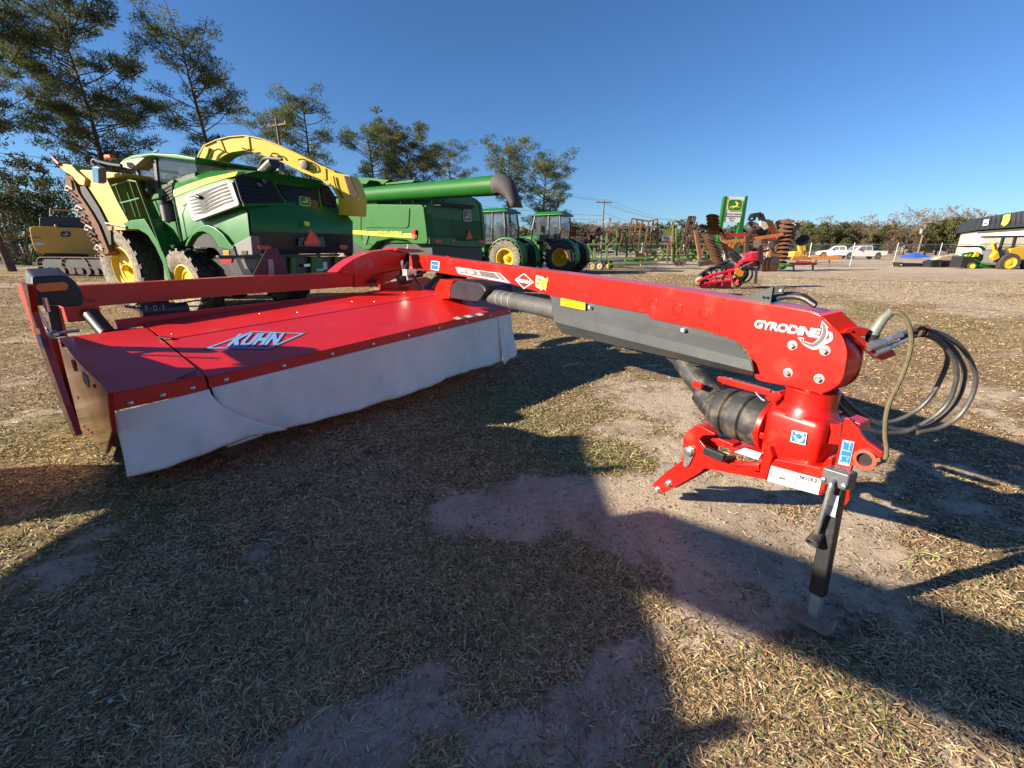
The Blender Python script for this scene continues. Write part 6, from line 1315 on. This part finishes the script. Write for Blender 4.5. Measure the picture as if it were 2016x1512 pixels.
bn = V(-.62, -.785, 0).normalized(); Bd = Impl('store_building', 'cream building with black mansard roof at the right edge', 'building', 1590, 420, 62, i5, bn)
CRM = mat('cream wall', (.62, .58, .44), .8, 0, .04, 1, .05)
q = Bd.t([(1622, 278), (1900, 262), (2300, 235)]); w_ = [V(p.x, p.y, 0) for p in q]
MB(Bd.o).prism([w_[0], w_[2], q[2], q[0]], -bn*14).build('wall', CRM, Bd.r)
ro = Bd.t([(1596, 268), (2300, 216), (2300, 60), (1626, 168)], -.9); t_ = Bd.t([(1596, 268), (2300, 216), (2300, 60), (1626, 168)], .6)
MB(Bd.o).loft([[ro[0], ro[1], t_[2], t_[3]], [ro[0]-bn*17, ro[1]-bn*17, t_[2]-bn*14, t_[3]-bn*14]]).build('roof', mat('black shingle', (.022, .026, .032), .6, 0, .15, 8, .2), Bd.r)
rn = (ro[1]-ro[0]).cross(t_[3]-ro[0]).normalized()
if rn.dot(bn) < 0: rn = -rn
def rt(pts, o): return [pl(*i5(*p), ro[0]+rn*o, rn) for p in pts]
for k in range(16):
    a, b = ro[0].lerp(ro[1], k/16), t_[3].lerp(t_[2], k/16); MB(Bd.o).bar(a+rn*.03, b+rn*.03, .06, .06, rn).build('roof_seam', MATS['black shingle'], Bd.r)
MB(Bd.o).prism(rt([(1680, 185), (1725, 178), (1715, 228), (1668, 234)], .12), rn*.08).build('white_sign', WHT, Bd.r)
MB(Bd.o).prism(rt([(1845, 150), (1865, 135), (1885, 140), (1905, 132), (1898, 180), (1880, 215), (1862, 232), (1842, 240), (1840, 225), (1822, 222), (1835, 190)], .12), rn*.08).build('map_sign', mat('lime sign', (.5, .52, .08), .5), Bd.r)
MB(Bd.o).prism(rt([(1680, 205), (1712, 202), (1710, 214), (1678, 217)], .22), rn*.02).build('sign_print', DKG, Bd.r)
# ------------------------------------------------------------------ trees
def tint_mat(name, rough=.7, trans=0.):
    if name in MATS: return MATS[name]
    m = bpy.data.materials.new(name); m.use_nodes = True; t = m.node_tree; b = t.nodes['Principled BSDF']
    a = t.nodes.new('ShaderNodeAttribute'); a.attribute_name = 'tint'; t.links.new(a.outputs['Color'], b.inputs['Base Color'])
    b.inputs['Roughness'].default_value = rough; b.inputs['Specular IOR Level'].default_value = .2
    tl = t.nodes.new('ShaderNodeBsdfTranslucent'); mx = t.nodes.new('ShaderNodeMixShader'); mx.inputs[0].default_value = .38
    t.links.new(a.outputs['Color'], tl.inputs[0]); t.links.new(b.outputs[0], mx.inputs[1]); t.links.new(tl.outputs[0], mx.inputs[2]); t.links.new(mx.outputs[0], t.nodes['Material Output'].inputs['Surface'])
    MATS[name] = m; return m
LEAF = tint_mat('foliage')
BARK = mat('pine bark', (.10, .065, .045), .9, 0, .4, 3, .5, bscale=9)
BARKG = mat('grey bark', (.16, .135, .115), .9, 0, .3, 3, .3, bscale=9)
def leaf_mesh(name, cen, n, rad, ln, wd, cols, seed, flat=.7, drop=0., tuft=True):
    """n leaf faces round each centre; cols = list of base colours picked per clump with small variation per leaf"""
    g = np.random.default_rng(seed); cen = np.asarray(cen, float); k = len(cen); N = k*n
    d = g.normal(0, 1, (N, 3)); d /= np.linalg.norm(d, axis=1)[:, None]
    rr = np.repeat(rad if np.ndim(rad) else np.full(k, rad), n)*g.random(N)**.5
    o = d*rr[:, None]; o[:, 2] *= flat
    c = np.repeat(cen, n, 0)+o
    dirv = d*(.9 if tuft else .2)+g.normal(0, .6, (N, 3)); dirv[:, 2] += .35-drop; dirv /= np.linalg.norm(dirv, axis=1)[:, None]
    w = np.cross(dirv, g.normal(0, 1, (N, 3))); w /= np.linalg.norm(w, axis=1)[:, None]
    L = (ln*g.uniform(.6, 1.3, N))[:, None]; w = w*(wd*g.uniform(.6, 1.2, N))[:, None]
    v = np.stack([c-w*.5, c+w*.5, c+dirv*L+w*.3, c+dirv*L-w*.3], 1).reshape(-1, 3).astype(np.float32)
    me = bpy.data.meshes.new(name); me.vertices.add(N*4); me.vertices.foreach_set('co', v.ravel())
    me.loops.add(N*4); me.loops.foreach_set('vertex_index', np.arange(N*4, dtype=np.int32))
    me.polygons.add(N); me.polygons.foreach_set('loop_start', np.arange(0, N*4, 4, dtype=np.int32)); me.polygons.foreach_set('loop_total', np.full(N, 4, np.int32)); me.update()
    cols = np.array(cols); cc = np.repeat(cols[g.integers(0, len(cols), k)], n, 0)*g.uniform(.7, 1.3, (N, 1))
    a = me.attributes.new('tint', 'FLOAT_COLOR', 'POINT'); a.data.foreach_set('color', np.repeat(np.concatenate([cc, np.ones((N, 1))], 1), 4, 0).astype(np.float32).ravel())
    me.materials.append(LEAF); return me
def child(name, me, parent):
    o = bpy.data.objects.new(name, me); COL.objects.link(o); o.parent = parent; return o
PINEC = [(.10, .13, .045), (.075, .105, .04), (.13, .15, .045), (.16, .165, .055), (.06, .09, .04)]
def pine(label, px, pbase, ptop, dist, crown=.5, spread=3.2, seed=1, cols=PINEC, nl=46, lean=.02, dense=1.0, group=None, rb=.26, shape=None):
    """tall pine whose top shows at pixel row ptop, standing dist metres off at column px"""
    r = random.Random(seed)
    b = pf(px, pbase, dist); b.z = 0; tp = pl(px, ptop, b, V(0, 1, 0)); Hh = max(4., tp.z)
    t = root('pine_tree', label, 'pine tree', b, 0, group)
    lx, ly = r.uniform(-1, 1)*lean*Hh, r.uniform(-1, 1)*lean*Hh
    def axis_(f): return V(lx*f*f+.25*math.sin(f*5+seed), ly*f*f+.2*math.cos(f*4+seed), Hh*f*.97)
    tk = MB(); n = 12
    tk.tube([axis_(i/n) for i in range(n+1)], [rb*(1-.86*i/n) for i in range(n+1)], 9)
    cen = []; rad = []
    for k in range(nl):
        f = crown+(1-crown)*((k+r.random())/nl)**.9; p = axis_(f); u = (f-crown)/(1-crown)
        prof = shape(u) if shape else (math.sin(PI*min(1, .12+.88*(1-u))**.8)*.85+.2)
        Lb = spread*prof*r.uniform(.55, 1.15); a = r.uniform(0, 2*PI); up = r.uniform(.0, .55)+u*.35
        q = p+V(math.cos(a), math.sin(a), up)*Lb; m_ = p.lerp(q, .5)-V(0, 0, .08*Lb)
        tk.tube([p, m_, q], [rb*.20*(1.2-f*.6), rb*.12, .02], 5, False)
        nc = max(2, int(Lb*1.05*dense))
        for j in range(nc):
            s = .45+.55*(j+.4+r.random()*.6)/nc
            c = (p.lerp(m_, s*2) if s < .5 else m_.lerp(q, s*2-1))+V(r.gauss(0, .35), r.gauss(0, .35), r.gauss(.12, .2)); cen.append(c); rad.append(r.uniform(.42, .85))
    cen.append(axis_(1)); rad.append(.6); cen.append(axis_(.97)+V(.3, 0, 0)); rad.append(.7)
    tk.build('trunk', BARK, t, smooth=True)
    child('crown', leaf_mesh('crown', cen, int(120*dense), np.array(rad), .20, .05, cols, seed, .48), t)
    return t
dkp = [(.075, .105, .04), (.055, .08, .034), (.10, .12, .042), (.13, .135, .05)]
P_ = [
 ('very tall dark pine with a broad dense crown left of the harvester cab', 255, 560, 22, 34, .26, 4.7, 11, dkp, 112, 1.15),
 ('tall open pine with a thin leaning trunk between the broad pine and the yellow spout', 452, 540, 62, 36, .36, 3.3, 12, PINEC, 60, 1.0),
 ('tall pine cut by the top left corner of the picture', -30, 560, -140, 27, .45, 4.6, 13, dkp, 60, 1.0),
 ('pine with a bare pale trunk at the left edge of the yard', 25, 560, 142, 30, .52, 4.2, 14, dkp, 46, 1.0),
 ('round topped pine directly behind the wooden utility pole', 578, 540, 226, 47, .42, 3.1, 15, PINEC, 46, 1.0),
 ('tall slender pine just right of the wooden utility pole', 634, 540, 188, 45, .38, 2.6, 16, PINEC, 52, .9),
 ('bushy pine above the left end of the combine', 745, 530, 247, 50, .36, 2.9, 17, PINEC, 50, 1.0),
 ('dense yellowish green pine above the middle of the combine auger', 820, 530, 262, 48, .25, 3.3, 18, [(.12, .125, .032), (.09, .105, .03), (.14, .14, .045)], 70, 1.25),
 ('pale thin pine right of the yellowish green one', 895, 530, 290, 56, .40, 2.9, 19, PINEC, 44, .9),
 ('flat topped pine behind the rubber boot of the auger', 1003, 525, 288, 54, .48, 3.1, 20, PINEC, 54, 1.0),
 ('drooping pine right of the auger boot above the tractors', 1072, 525, 320, 52, .26, 3.0, 21, PINEC, 60, 1.0),
]
for lb_, px, pb, pt, ds, cr_, sp, sd_, cl, nl_, de in P_: pine(lb_, px, pb, pt, ds, cr_, sp, sd_, cl, nl_, .02, de)
# understorey left: broad evergreens and shrubs below the pines
def bush(label, px, ptop, dist, w, cols, seed, name='evergreen_shrub', cat='shrub', group=None, n=70, leaf=.28, bare_=0):
    r = random.Random(seed); b = pf(px, 540, dist); b.z = 0; tp = pl(px, ptop, b, V(0, 1, 0)); Hh = max(1.2, tp.z)
    t = root(name, label, cat, b, 0, group)
    tk = MB(); cen = []; rad = []
    for k in range(9):
        a = r.uniform(0, 2*PI); q = V(math.cos(a)*w*r.uniform(.1, .45), math.sin(a)*w*r.uniform(.1, .45), Hh*r.uniform(.5, .95)); tk.tube([V(q.x*.1, q.y*.1, 0), V(q.x*.4, q.y*.4, q.z*.5), q], [.10, .06, .02], 5, False)
    for k in range(n):
        u = r.random(); a = r.uniform(0, 2*PI); rr = w*.5*math.sqrt(r.random())*(1-.55*u**2); cen.append(V(math.cos(a)*rr, math.sin(a)*rr, Hh*(.06+.9*u))); rad.append(r.uniform(.35, .75)*min(1, Hh/4))
    tk.build('stems', BARKG, t); child('foliage', leaf_mesh('foliage', cen, 34, np.array(rad), leaf, leaf*.42, cols, seed, .8, .2, False), t); return t
DK = [(.045, .068, .028), (.036, .055, .026), (.065, .08, .03)]; MX = [(.08, .105, .035), (.12, .085, .045), (.055, .08, .03)]
for lb_, px, pt, ds, w, cl, sd_ in (
  ('dark evergreen thicket at the far left behind the chain link fence', -40, 330, 46, 9, DK, 31), ('dark evergreen thicket behind the excavator', 120, 345, 48, 9, DK, 32), ('tall mixed shrub with reddish leaves behind the brown header tines', 110, 300, 44, 6, MX, 33),
  ('leafy tree rising behind the pale pine trunk at left', 40, 262, 42, 8, DK, 34), ('dark bushy tree behind the harvester mirror', 205, 300, 45, 8, DK, 35), ('green bush seen through the gap beneath the spout', 470, 345, 60, 7, MX, 36), ('low dark tree behind the cab roof of the harvester', 330, 310, 50, 8, DK, 37),
  ('scrubby bush just left of the harvester header', 60, 380, 40, 6, MX, 38)):
    bush(lb_, px, pt, ds, w, cl, sd_, 'broadleaf_tree' if 'tree' in lb_ else 'evergreen_shrub', 'tree' if 'tree' in lb_ else 'shrub', n=110)
# distant tree line: a few kinds, copied
def bare_tree(seed, Hh, cols, leafy):
    r = random.Random(seed); t = root('bare_tree', 'x', 'tree', (0, 0, 0)); tk = MB(); tips = []
    def br(p, d, L, rad, dep):
        q = p+d*L; tk.tube([p, p.lerp(q, .5)+V(r.gauss(0, .04), r.gauss(0, .04), 0)*L, q], [rad, rad*.8, rad*.6], 4 if dep > 1 else 6, False)
        if dep >= 5: tips.append(q); return
        for _ in range(3 if dep < 4 else 2):
            e = (d+V(r.gauss(0, .48), r.gauss(0, .48), r.gauss(.12, .25))).normalized(); br(q if _ else p.lerp(q, .8), e, L*r.uniform(.62, .85), rad*.58, dep+1)
    br(V(0, 0, 0), V(0, 0, 1), Hh*.30, Hh*.014, 0)
    tk.build('trunk', BARKG, t)
    if leafy: child('crown', leaf_mesh('crown', tips, leafy, .7, .38, .2, cols, seed, .8, .1, False), t)
    return t
def round_tree(seed, Hh, w, cols, n=120, leaf=.5):
    r = random.Random(seed); t = root('broadleaf_tree', 'x', 'tree', (0, 0, 0)); tk = MB(); tk.tube([V(0, 0, 0), V(.1, 0, Hh*.4), V(0, .1, Hh*.8)], [.28, .2, .05], 6); cen = []; rad = []
    for k in range(n):
        u = r.random(); a = r.uniform(0, 2*PI); rr = w*.5*math.sqrt(r.random())*math.sqrt(max(.05, 1-(2*u-.9)**2*.8)); c = V(math.cos(a)*rr, math.sin(a)*rr, Hh*(.16+.82*u)); cen.append(c); rad.append(r.uniform(.5, 1.15))
        if k % 5 == 0: tk.tube([V(0, 0, c.z*.6), c], [.08, .02], 4, False)
    tk.build('trunk', BARKG, t); child('crown', leaf_mesh('crown', cen, 30, np.array(rad), leaf, leaf*.45, cols, seed, .8, .1, False), t); return t
GRC = [(.10, .11, .042), (.075, .088, .036), (.13, .125, .05)]; BRC = [(.17, .115, .07), (.14, .105, .06), (.19, .14, .075)]; TWG = [(.27, .21, .175), (.22, .18, .155)]
proto = {'g': [(round_tree(51, 10, 7, GRC), 10), (round_tree(52, 10, 6, GRC), 10)], 'b': [(round_tree(53, 10, 7, BRC, 60), 10), (bare_tree(54, 10, BRC, 5), 8.5)], 'w': [(bare_tree(55, 10, TWG, 2), 8.5), (bare_tree(56, 10, TWG, 1), 8.5)]}
LM = [(1105, 'the last tractor'), (1135, 'the disc gangs of the cultivator'), (1183, 'the lamp pole'), (1235, 'the rusty wing racks'), (1275, 'the right wing rack'), (1321, 'the distant pole'), (1355, 'the basket racks'), (1385, 'the left disc gang'), (1440, 'the pylon sign'), (1480, 'the black tyre'), (1520, 'the orange boom'), (1555, 'the right disc gang'), (1590, 'the slanted tyre'), (1612, 'the first fence post'), (1645, 'the crew cab pickup'), (1675, 'the pickup bonnet'), (1690, 'the pickup windscreen'), (1699, 'the pickup cab'), (1725, 'the pickup bed'), (1755, 'the gap beside the pickup'), (1780, 'the box blade'), (1806, 'the leaning pole'), (1828, 'the blue canopy'), (1860, 'the grapple bucket'), (1890, 'the compact tractor'), (1915, 'the building corner'), (1960, 'the building roof')]
KIND = {'g': ('rounded green tree', 'green trees of the far tree line'), 'b': ('russet brown tree', 'brown trees of the far tree line'), 'w': ('bare grey tree', 'bare trees of the far tree line')}
used = set()
line = [(1585, 442, 'g', 100), (1612, 440, 'g', 96), (1632, 436, 'w', 112), (1650, 440, 'g', 98), (1672, 440, 'b', 100), (1690, 446, 'b', 97), (1712, 434, 'w', 108), (1733, 446, 'g', 100), (1752, 448, 'b', 96), (1778, 418, 'w', 104), (1800, 424, 'w', 110), (1770, 452, 'b', 98), (1795, 455, 'b', 95), (1820, 440, 'g', 97), (1842, 434, 'g', 98), (1868, 430, 'g', 96), (1890, 434, 'g', 99), (1838, 420, 'w', 112), (1862, 420, 'w', 114), (1890, 420, 'w', 112), (1910, 424, 'w', 106), (1930, 440, 'g', 104), (1700, 470, 'b', 90), (1660, 470, 'g', 90), (1745, 475, 'b', 88), (1905, 455, 'g', 92), (1960, 445, 'w', 108),
 (1100, 436, 'w', 92), (1122, 440, 'g', 100), (1140, 442, 'b', 98), (1158, 446, 'g', 104), (1178, 440, 'w', 96), (1198, 448, 'w', 90), (1120, 462, 'w', 80), (1225, 462, 'g', 120), (1250, 462, 'g', 126), (1275, 458, 'g', 120), (1300, 464, 'b', 124), (1325, 462, 'g', 118), (1350, 456, 'g', 122), (1372, 460, 'g', 120), (1395, 462, 'b', 118), (1420, 452, 'g', 112), (1445, 446, 'g', 108), (1470, 456, 'g', 116), (1495, 450, 'b', 112), (1520, 452, 'g', 114), (1545, 448, 'g', 108), (1565, 452, 'g', 106)]
gone = set()
for i, (px, pt, kd, ds) in enumerate(line):
    src, h0 = proto[kd][i % 2]
    o = src if src.name not in gone else copy_tree(src)
    gone.add(src.name)
    b = pf(px, 500, ds); b.z = 0; tp = pl(px, pt, b, V(0, 1, 0)); s = tp.z/h0
    o.location = b; kw = 1.7 if px < 1580 else 1.0; o.scale = (s*kw*rnd.uniform(.95, 1.25), s*kw*rnd.uniform(.95, 1.25), s); o.rotation_euler = (0, 0, rnd.uniform(0, 6.28)); 
    w_, gname = KIND[kd]; lm = min(LM, key=lambda q: abs(q[0]-px)); d_ = px-lm[0]
    o['label'] = ('tall ' if tp.z > 8 else 'low ')+w_+(' just left of ' if d_ < -7 else ' just right of ' if d_ > 7 else ' directly above ')+lm[1]+('' if (px, pt) != 0 else ''); o['group'] = gname
# far woods: one mass along the horizon behind everything
gw = np.random.default_rng(77); cw = []
for k in range(900):
    x = gw.uniform(-6, 175); y = gw.uniform(132, 150); h = (5.0+2.6*vnoise(np.array([x*.11]), np.array([0.]), 9)[0]+1.6*vnoise(np.array([x*.5]), np.array([3.]), 4)[0])*(1 if x < 75 else 1.1)
    cw.append((x, y, h*gw.random()**.6))
fw = bpy.data.objects.new('far_woods', leaf_mesh('far_woods', cw, 30, np.full(len(cw), 1.5), 1.0, .5, GRC+GRC+[(.12, .11, .05)]+TWG[:1], 78, .8, .1, False)); COL.objects.link(fw)
tag(fw, 'low hazy green and brown woods closing the yard on the horizon', kind='stuff')
# ------------------------------------------------------------------ fences
def wire_mat():
    m = bpy.data.materials.new('chain link wire'); m.use_nodes = True; t = m.node_tree; N = t.nodes; L = t.links; b = N['Principled BSDF']
    b.inputs['Base Color'].default_value = (.28, .28, .28, 1); b.inputs['Metallic'].default_value = .6; b.inputs['Roughness'].default_value = .45; return m
WIRE = wire_mat()
def chain_fence(name, label, p, q, Hh, step, cell, thick):
    p = V(p.x, p.y, 0); q = V(q.x, q.y, 0); L_ = (q-p).length; d = (q-p)/L_; n = V(-d.y, d.x, 0); org = p
    t = root(name, label, 'fence', p); k = int(L_/step); first = None
    for i in range(k+1):
        if first is None: first = MB(org).tube([p, p+UP*(Hh+.12)], .04, 7).build('post', STEEL, t); o = first
        else: o = first.copy(); COL.objects.link(o)
        o.location = d*(i*step)
    MB(org).tube([p+UP*Hh, q+UP*Hh], .03, 6).build('top_rail', STEEL, t)
    b = MB(org); nn = int(L_/cell)
    for sg in (1, -1):
        for i in range(-int(Hh/cell), nn):
            x0, x1 = i*cell, i*cell+Hh; z0, z1 = 0, Hh
            if x0 < 0: z0 = -x0; x0 = 0
            if x1 > L_: z1 = Hh-(x1-L_); x1 = L_
            if x1 <= x0: continue
            if sg < 0: z0, z1 = Hh-z0, Hh-z1
            a, c = p+d*x0+UP*z0, p+d*x1+UP*z1; w = UP*thick
            b.add([a-w, a+w, c+w, c-w], [(0, 1, 2, 3)])
    o = b.build('chain_mesh', WIRE, t); o['kind'] = 'stuff'
    return t
chain_fence('chain_link_fence', 'chain link fence with pale posts crossing behind the implements and pickups', V(-3, 41, 0), V(62, 38, 0), 1.85, 3.65, .13, .0035)
a_, b_ = pf(-140, 500, 58), pf(420, 500, 66)
chain_fence('chain_link_fence', 'tall chain link fence behind the excavator at left', a_, b_, 3.05, 4, .20, .008)
# ------------------------------------------------------------------ roads
def strip(name, pts, w0, z, m, jag=.0):
    rows = []; pts = bez(pts, 14); g = random.Random(3)
    for i, p in enumerate(pts):
        t = (pts[min(i+1, len(pts)-1)]-pts[max(0, i-1)]).normalized(); n = V(-t.y, t.x, 0); w = w0[0]+(w0[1]-w0[0])*i/(len(pts)-1)
        rows.append([p-n*(w+g.gauss(0, jag))+UP*z, p-n*w*.3+UP*z, p+n*w*.3+UP*z, p+n*(w+g.gauss(0, jag))+UP*z])
    o = MB().grid(rows).build(name, m); o['kind'] = 'structure'; return o
strip('dirt_road', [V(70, 24, 0), V(40, 23, 0), V(26, 23.5, 0), V(15, 28, 0), V(4, 34.0, 0), V(-8, 36.5, 0)], (6.5, 1.3), .012, ground_mat('bare dirt road', 1), .25)
strip('gravel_lane', [V(-8, 46, 0), V(30, 46, 0), V(80, 42, 0)], (2.2, 2.2), .01, mat('pale gravel', (.36, .31, .25), .9, 0, .2, 2, .3), .1)
strip('asphalt_road', [V(-110, 52, 0), V(-60, 47, 0), V(-30, 50, 0), V(-6, 60, 0)], (5, 5), .012, mat('asphalt', (.075, .08, .09), .85, 0, .15, 2, .2), 0)
strip('road_verge', [V(-110, 43, 0), V(-60, 39.5, 0), V(-30, 42, 0), V(-6, 51, 0)], (1.6, 1.2), .02, mat('pale verge', (.34, .31, .27), .9, 0, .15, 2, .2), .1)
strip('sand_track', [V(-40, 17, 0), V(-24, 18.5, 0), V(-14, 22, 0), V(-4, 30, 0)], (1.8, 1.2), .012, ground_mat('sand track', 1), .2)
# ------------------------------------------------------------------ utility poles and wires
WOOD = mat('weathered pole wood', (.17, .13, .10), .9, 0, .25, 3, .3)
def pole(label, px, ptop, dist, arm=1.2, box=False, tilt=0., arms=1, ad=V(1, .15, 0)):
    b = pf(px, 500, dist); b.z = 0; tp = pl(px, ptop, b, V(0, 1, 0)); Hh = tp.z; t = root('utility_pole', label, 'pole', b)
    MB().tube([V(0, 0, 0), V(tilt*Hh, 0, Hh)], [.17, .11], 9).build('pole', WOOD, t, smooth=True); ends = []
    for k in range(arms):
        z = Hh*(.955-.07*k); c = V(tilt*z, 0, z); d = ad.normalized(); MB().bar(c-d*arm, c+d*arm, .12, .13).build('crossarm', WOOD, t)
        for s in (-.9, -.35, .9):
            p = c+d*arm*s; MB().lathe(p, UP, [(.05, .03), (.12, .06), (.18, .05), (.24, .02)], 8).build('insulator', mat('ceramic', (.35, .33, .3), .4), t); ends.append(b+p+UP*.25)
    if box: MB().lathe(V(-.35, 0, Hh*.66), UP, [(0, .22), (.0, .25), (.8, .25), (.85, .1)], 12).build('transformer', mat('grey tin', (.2, .2, .19)), t, smooth=True)
    return b, Hh, ends
pA = pole('wooden pole with one crossarm among the pines above the yellow spout', 582, 232, 42, 1.2, True, 0, 1, V(.9, -.43, 0))
pB = pole('utility pole with crossarm and street lamp above the field cultivator', 1183, 393, 68, 1.3, False, 0, 1)
pC = pole('distant utility pole with crossarm left of the upright basket racks', 1321, 432, 100, 1.6)
pD = pole('slightly leaning pole with small crossarm above the blue canopy', 1806, 436, 78, .7, True, .02)
lb_o = bpy.data.objects; 
def wire(label, P, Q, sag, r=.012):
    n = 16; pts = [P.lerp(Q, i/n)-UP*sag*4*(i/n)*(1-i/n) for i in range(n+1)]
    o = MB().tube(pts, r, 4).build('power_line', BLK); tag(o, label, 'cable', 'overhead power lines'); return o
left = [pf(-300, 100, 30), pf(-300, 205, 30), pf(-300, 232, 30)]
for nm, a, b in zip(('topmost', 'second', 'third'), pA[2], left[::1]): wire(nm+' thin black overhead line running left from the wooden pole among the pines', a, b, .5, .010)
for nm, a, b in zip(('nearest', 'middle', 'farthest'), pA[2], pB[2]): wire(nm+' thin black overhead line between the two crossarm poles behind the combine', a, b, .8, .010)
for nm, a, b in zip(('left hand', 'middle', 'right hand'), pB[2], pC[2]): wire(nm+' thin black overhead line from the lamp pole to the distant pole', a, b, .6, .014)
for nm, a, yy in (('upper', pA[0]+UP*pA[1]*.62, 262), ('lower', pA[0]+UP*pA[1]*.56, 275)):
    wire(nm+' of two thick black cables running left from the wooden pole', a, pf(-300, yy, 30), .4, .018); wire(nm+' of two thick black cables running right from the wooden pole', a, pB[0]+UP*a.z*.8, .6, .016)
for k in range(2): wire(('upper', 'lower')[k]+' thick cable from the lamp pole toward the distant pole', pB[0]+UP*pB[1]*(.78-.12*k), pC[0]+UP*pC[1]*(.75-.15*k), .5, .016)
sl_root = [o for o in bpy.data.objects if o.get('label', '').startswith('utility pole with crossarm and street')][0]
MB().bar(V(0, 0, pB[1]*.62), V(.8, -.5, pB[1]*.66), .06, .06).build('lamp_arm', STEEL, sl_root); MB().lathe(V(.9, -.55, pB[1]*.66), UP, [(-.3, .2), (0, .25), (.15, .1)], 10).build('street_lamp_head', STEEL, sl_root)
# ------------------------------------------------------------------ unseen wagon inferred at left, shaped to throw the long foreground shadow
WO = V(-5.6, .5, 0); wg = root('unseen_wagon', 'unseen green wagon left of the red mower, shaped to cast the foreground shadow', 'wagon', WO)
def wm(): return MB(WO)
wm().loft([[V(-6.45, -2.2, 1.70), V(-4.45, -2.2, .82), V(-4.45, 1.66, .82), V(-6.45, 1.66, 1.70)], [V(-6.5, -2.4, 1.80), V(-4.42, -2.4, 1.1), V(-4.42, 1.72, 1.1), V(-6.5, 1.72, 1.80)], [V(-6.5, -2.4, 1.95), V(-4.42, -2.4, 1.6), V(-4.42, 2.12, 1.6), V(-6.5, 2.0, 1.95)], [V(-6.5, -2.4, 2.14), V(-4.42, -2.4, 2.14), V(-4.42, 2.22, 2.14), V(-6.5, 2.05, 2.14)]]).build('hopper', GREENL, wg, bev=.02)
for k in range(5): wm().box(V(-4.40, -2.0+k*.9, 1.85), (.05, .07, .7)).build('hopper_rib', GREENL, wg)
wm().box(V(-5.6, -.4, .66), (.6, 5.6, .14)).build('chassis_frame', BLK, wg); 
for y in (2.12, -2.0):
    for s in (-1, 1): wheel(wm, wg, V(-5.6+s*.9, y, .45), V(s, 0, 0), .9, .34, .5, lugs=18, lugh=.02, hub=.1, side=None)
    wm().tube([V(-6.5, y, .5), V(-4.7, y, .5)], .06, 8).build('axle', BLK, wg)
wm().box(V(-4.75, 2.12, .76), (.5, .60, .5)).build('shadow_box', GREENL, wg, bev=.02)  # box added to cast the dark band on the grass at left
wm().tube([V(-4.5, .95, 2.12), V(-4.5, -.9, 2.95)], .17, 14).build('side_auger', YEL, wg, smooth=True)
wm().bar(V(-5.6, -2.6, .66), V(-5.6, -4.4, .45), .12, .12).build('drawbar', BLK, wg)
# ------------------------------------------------------------------ small things on the ground
def pebble(px, py, r, label):
    p = pz(px, py); o = MB(p).ball(p+UP*(r*.5+height(np.array([p.x]), np.array([p.y]))[0]), r, 10, (1, .8, .75)).build('stone', mat('pale stone', (.55, .52, .46), .8, 0, .2, 30, .2), None, smooth=True)
    o.data.transform(Matrix.Translation((0, 0, 0))); o.location = p; tag(o, label, 'stone', None)
pebble(486, 1188, .012, 'small white stone lying in the shaded grass at lower centre left'); pebble(219, 1386, .010, 'white pebble near the lower left corner'); pebble(53, 1352, .010, 'pale pebble in the grass closest to the left edge')
for k, (pts) in enumerate((((1790, 1120), (1795, 1098), (1815, 1087), (1850, 1096)), ((1296, 1512), (1320, 1480), (1345, 1462)))):
    b = [pz(*p, .015+.012*i % 2) for i, p in enumerate(pts)]; o = MB(b[0]).tube(bez(b, 6), .003, 5).build('grass_runner', mat('runner green', (.22, .30, .06), .6)); o.location = b[0]
    tag(o, ('bright green grass runner curling on the sand right of the jack', 'pale grass stalk near the bottom edge')[k], 'grass stalk')
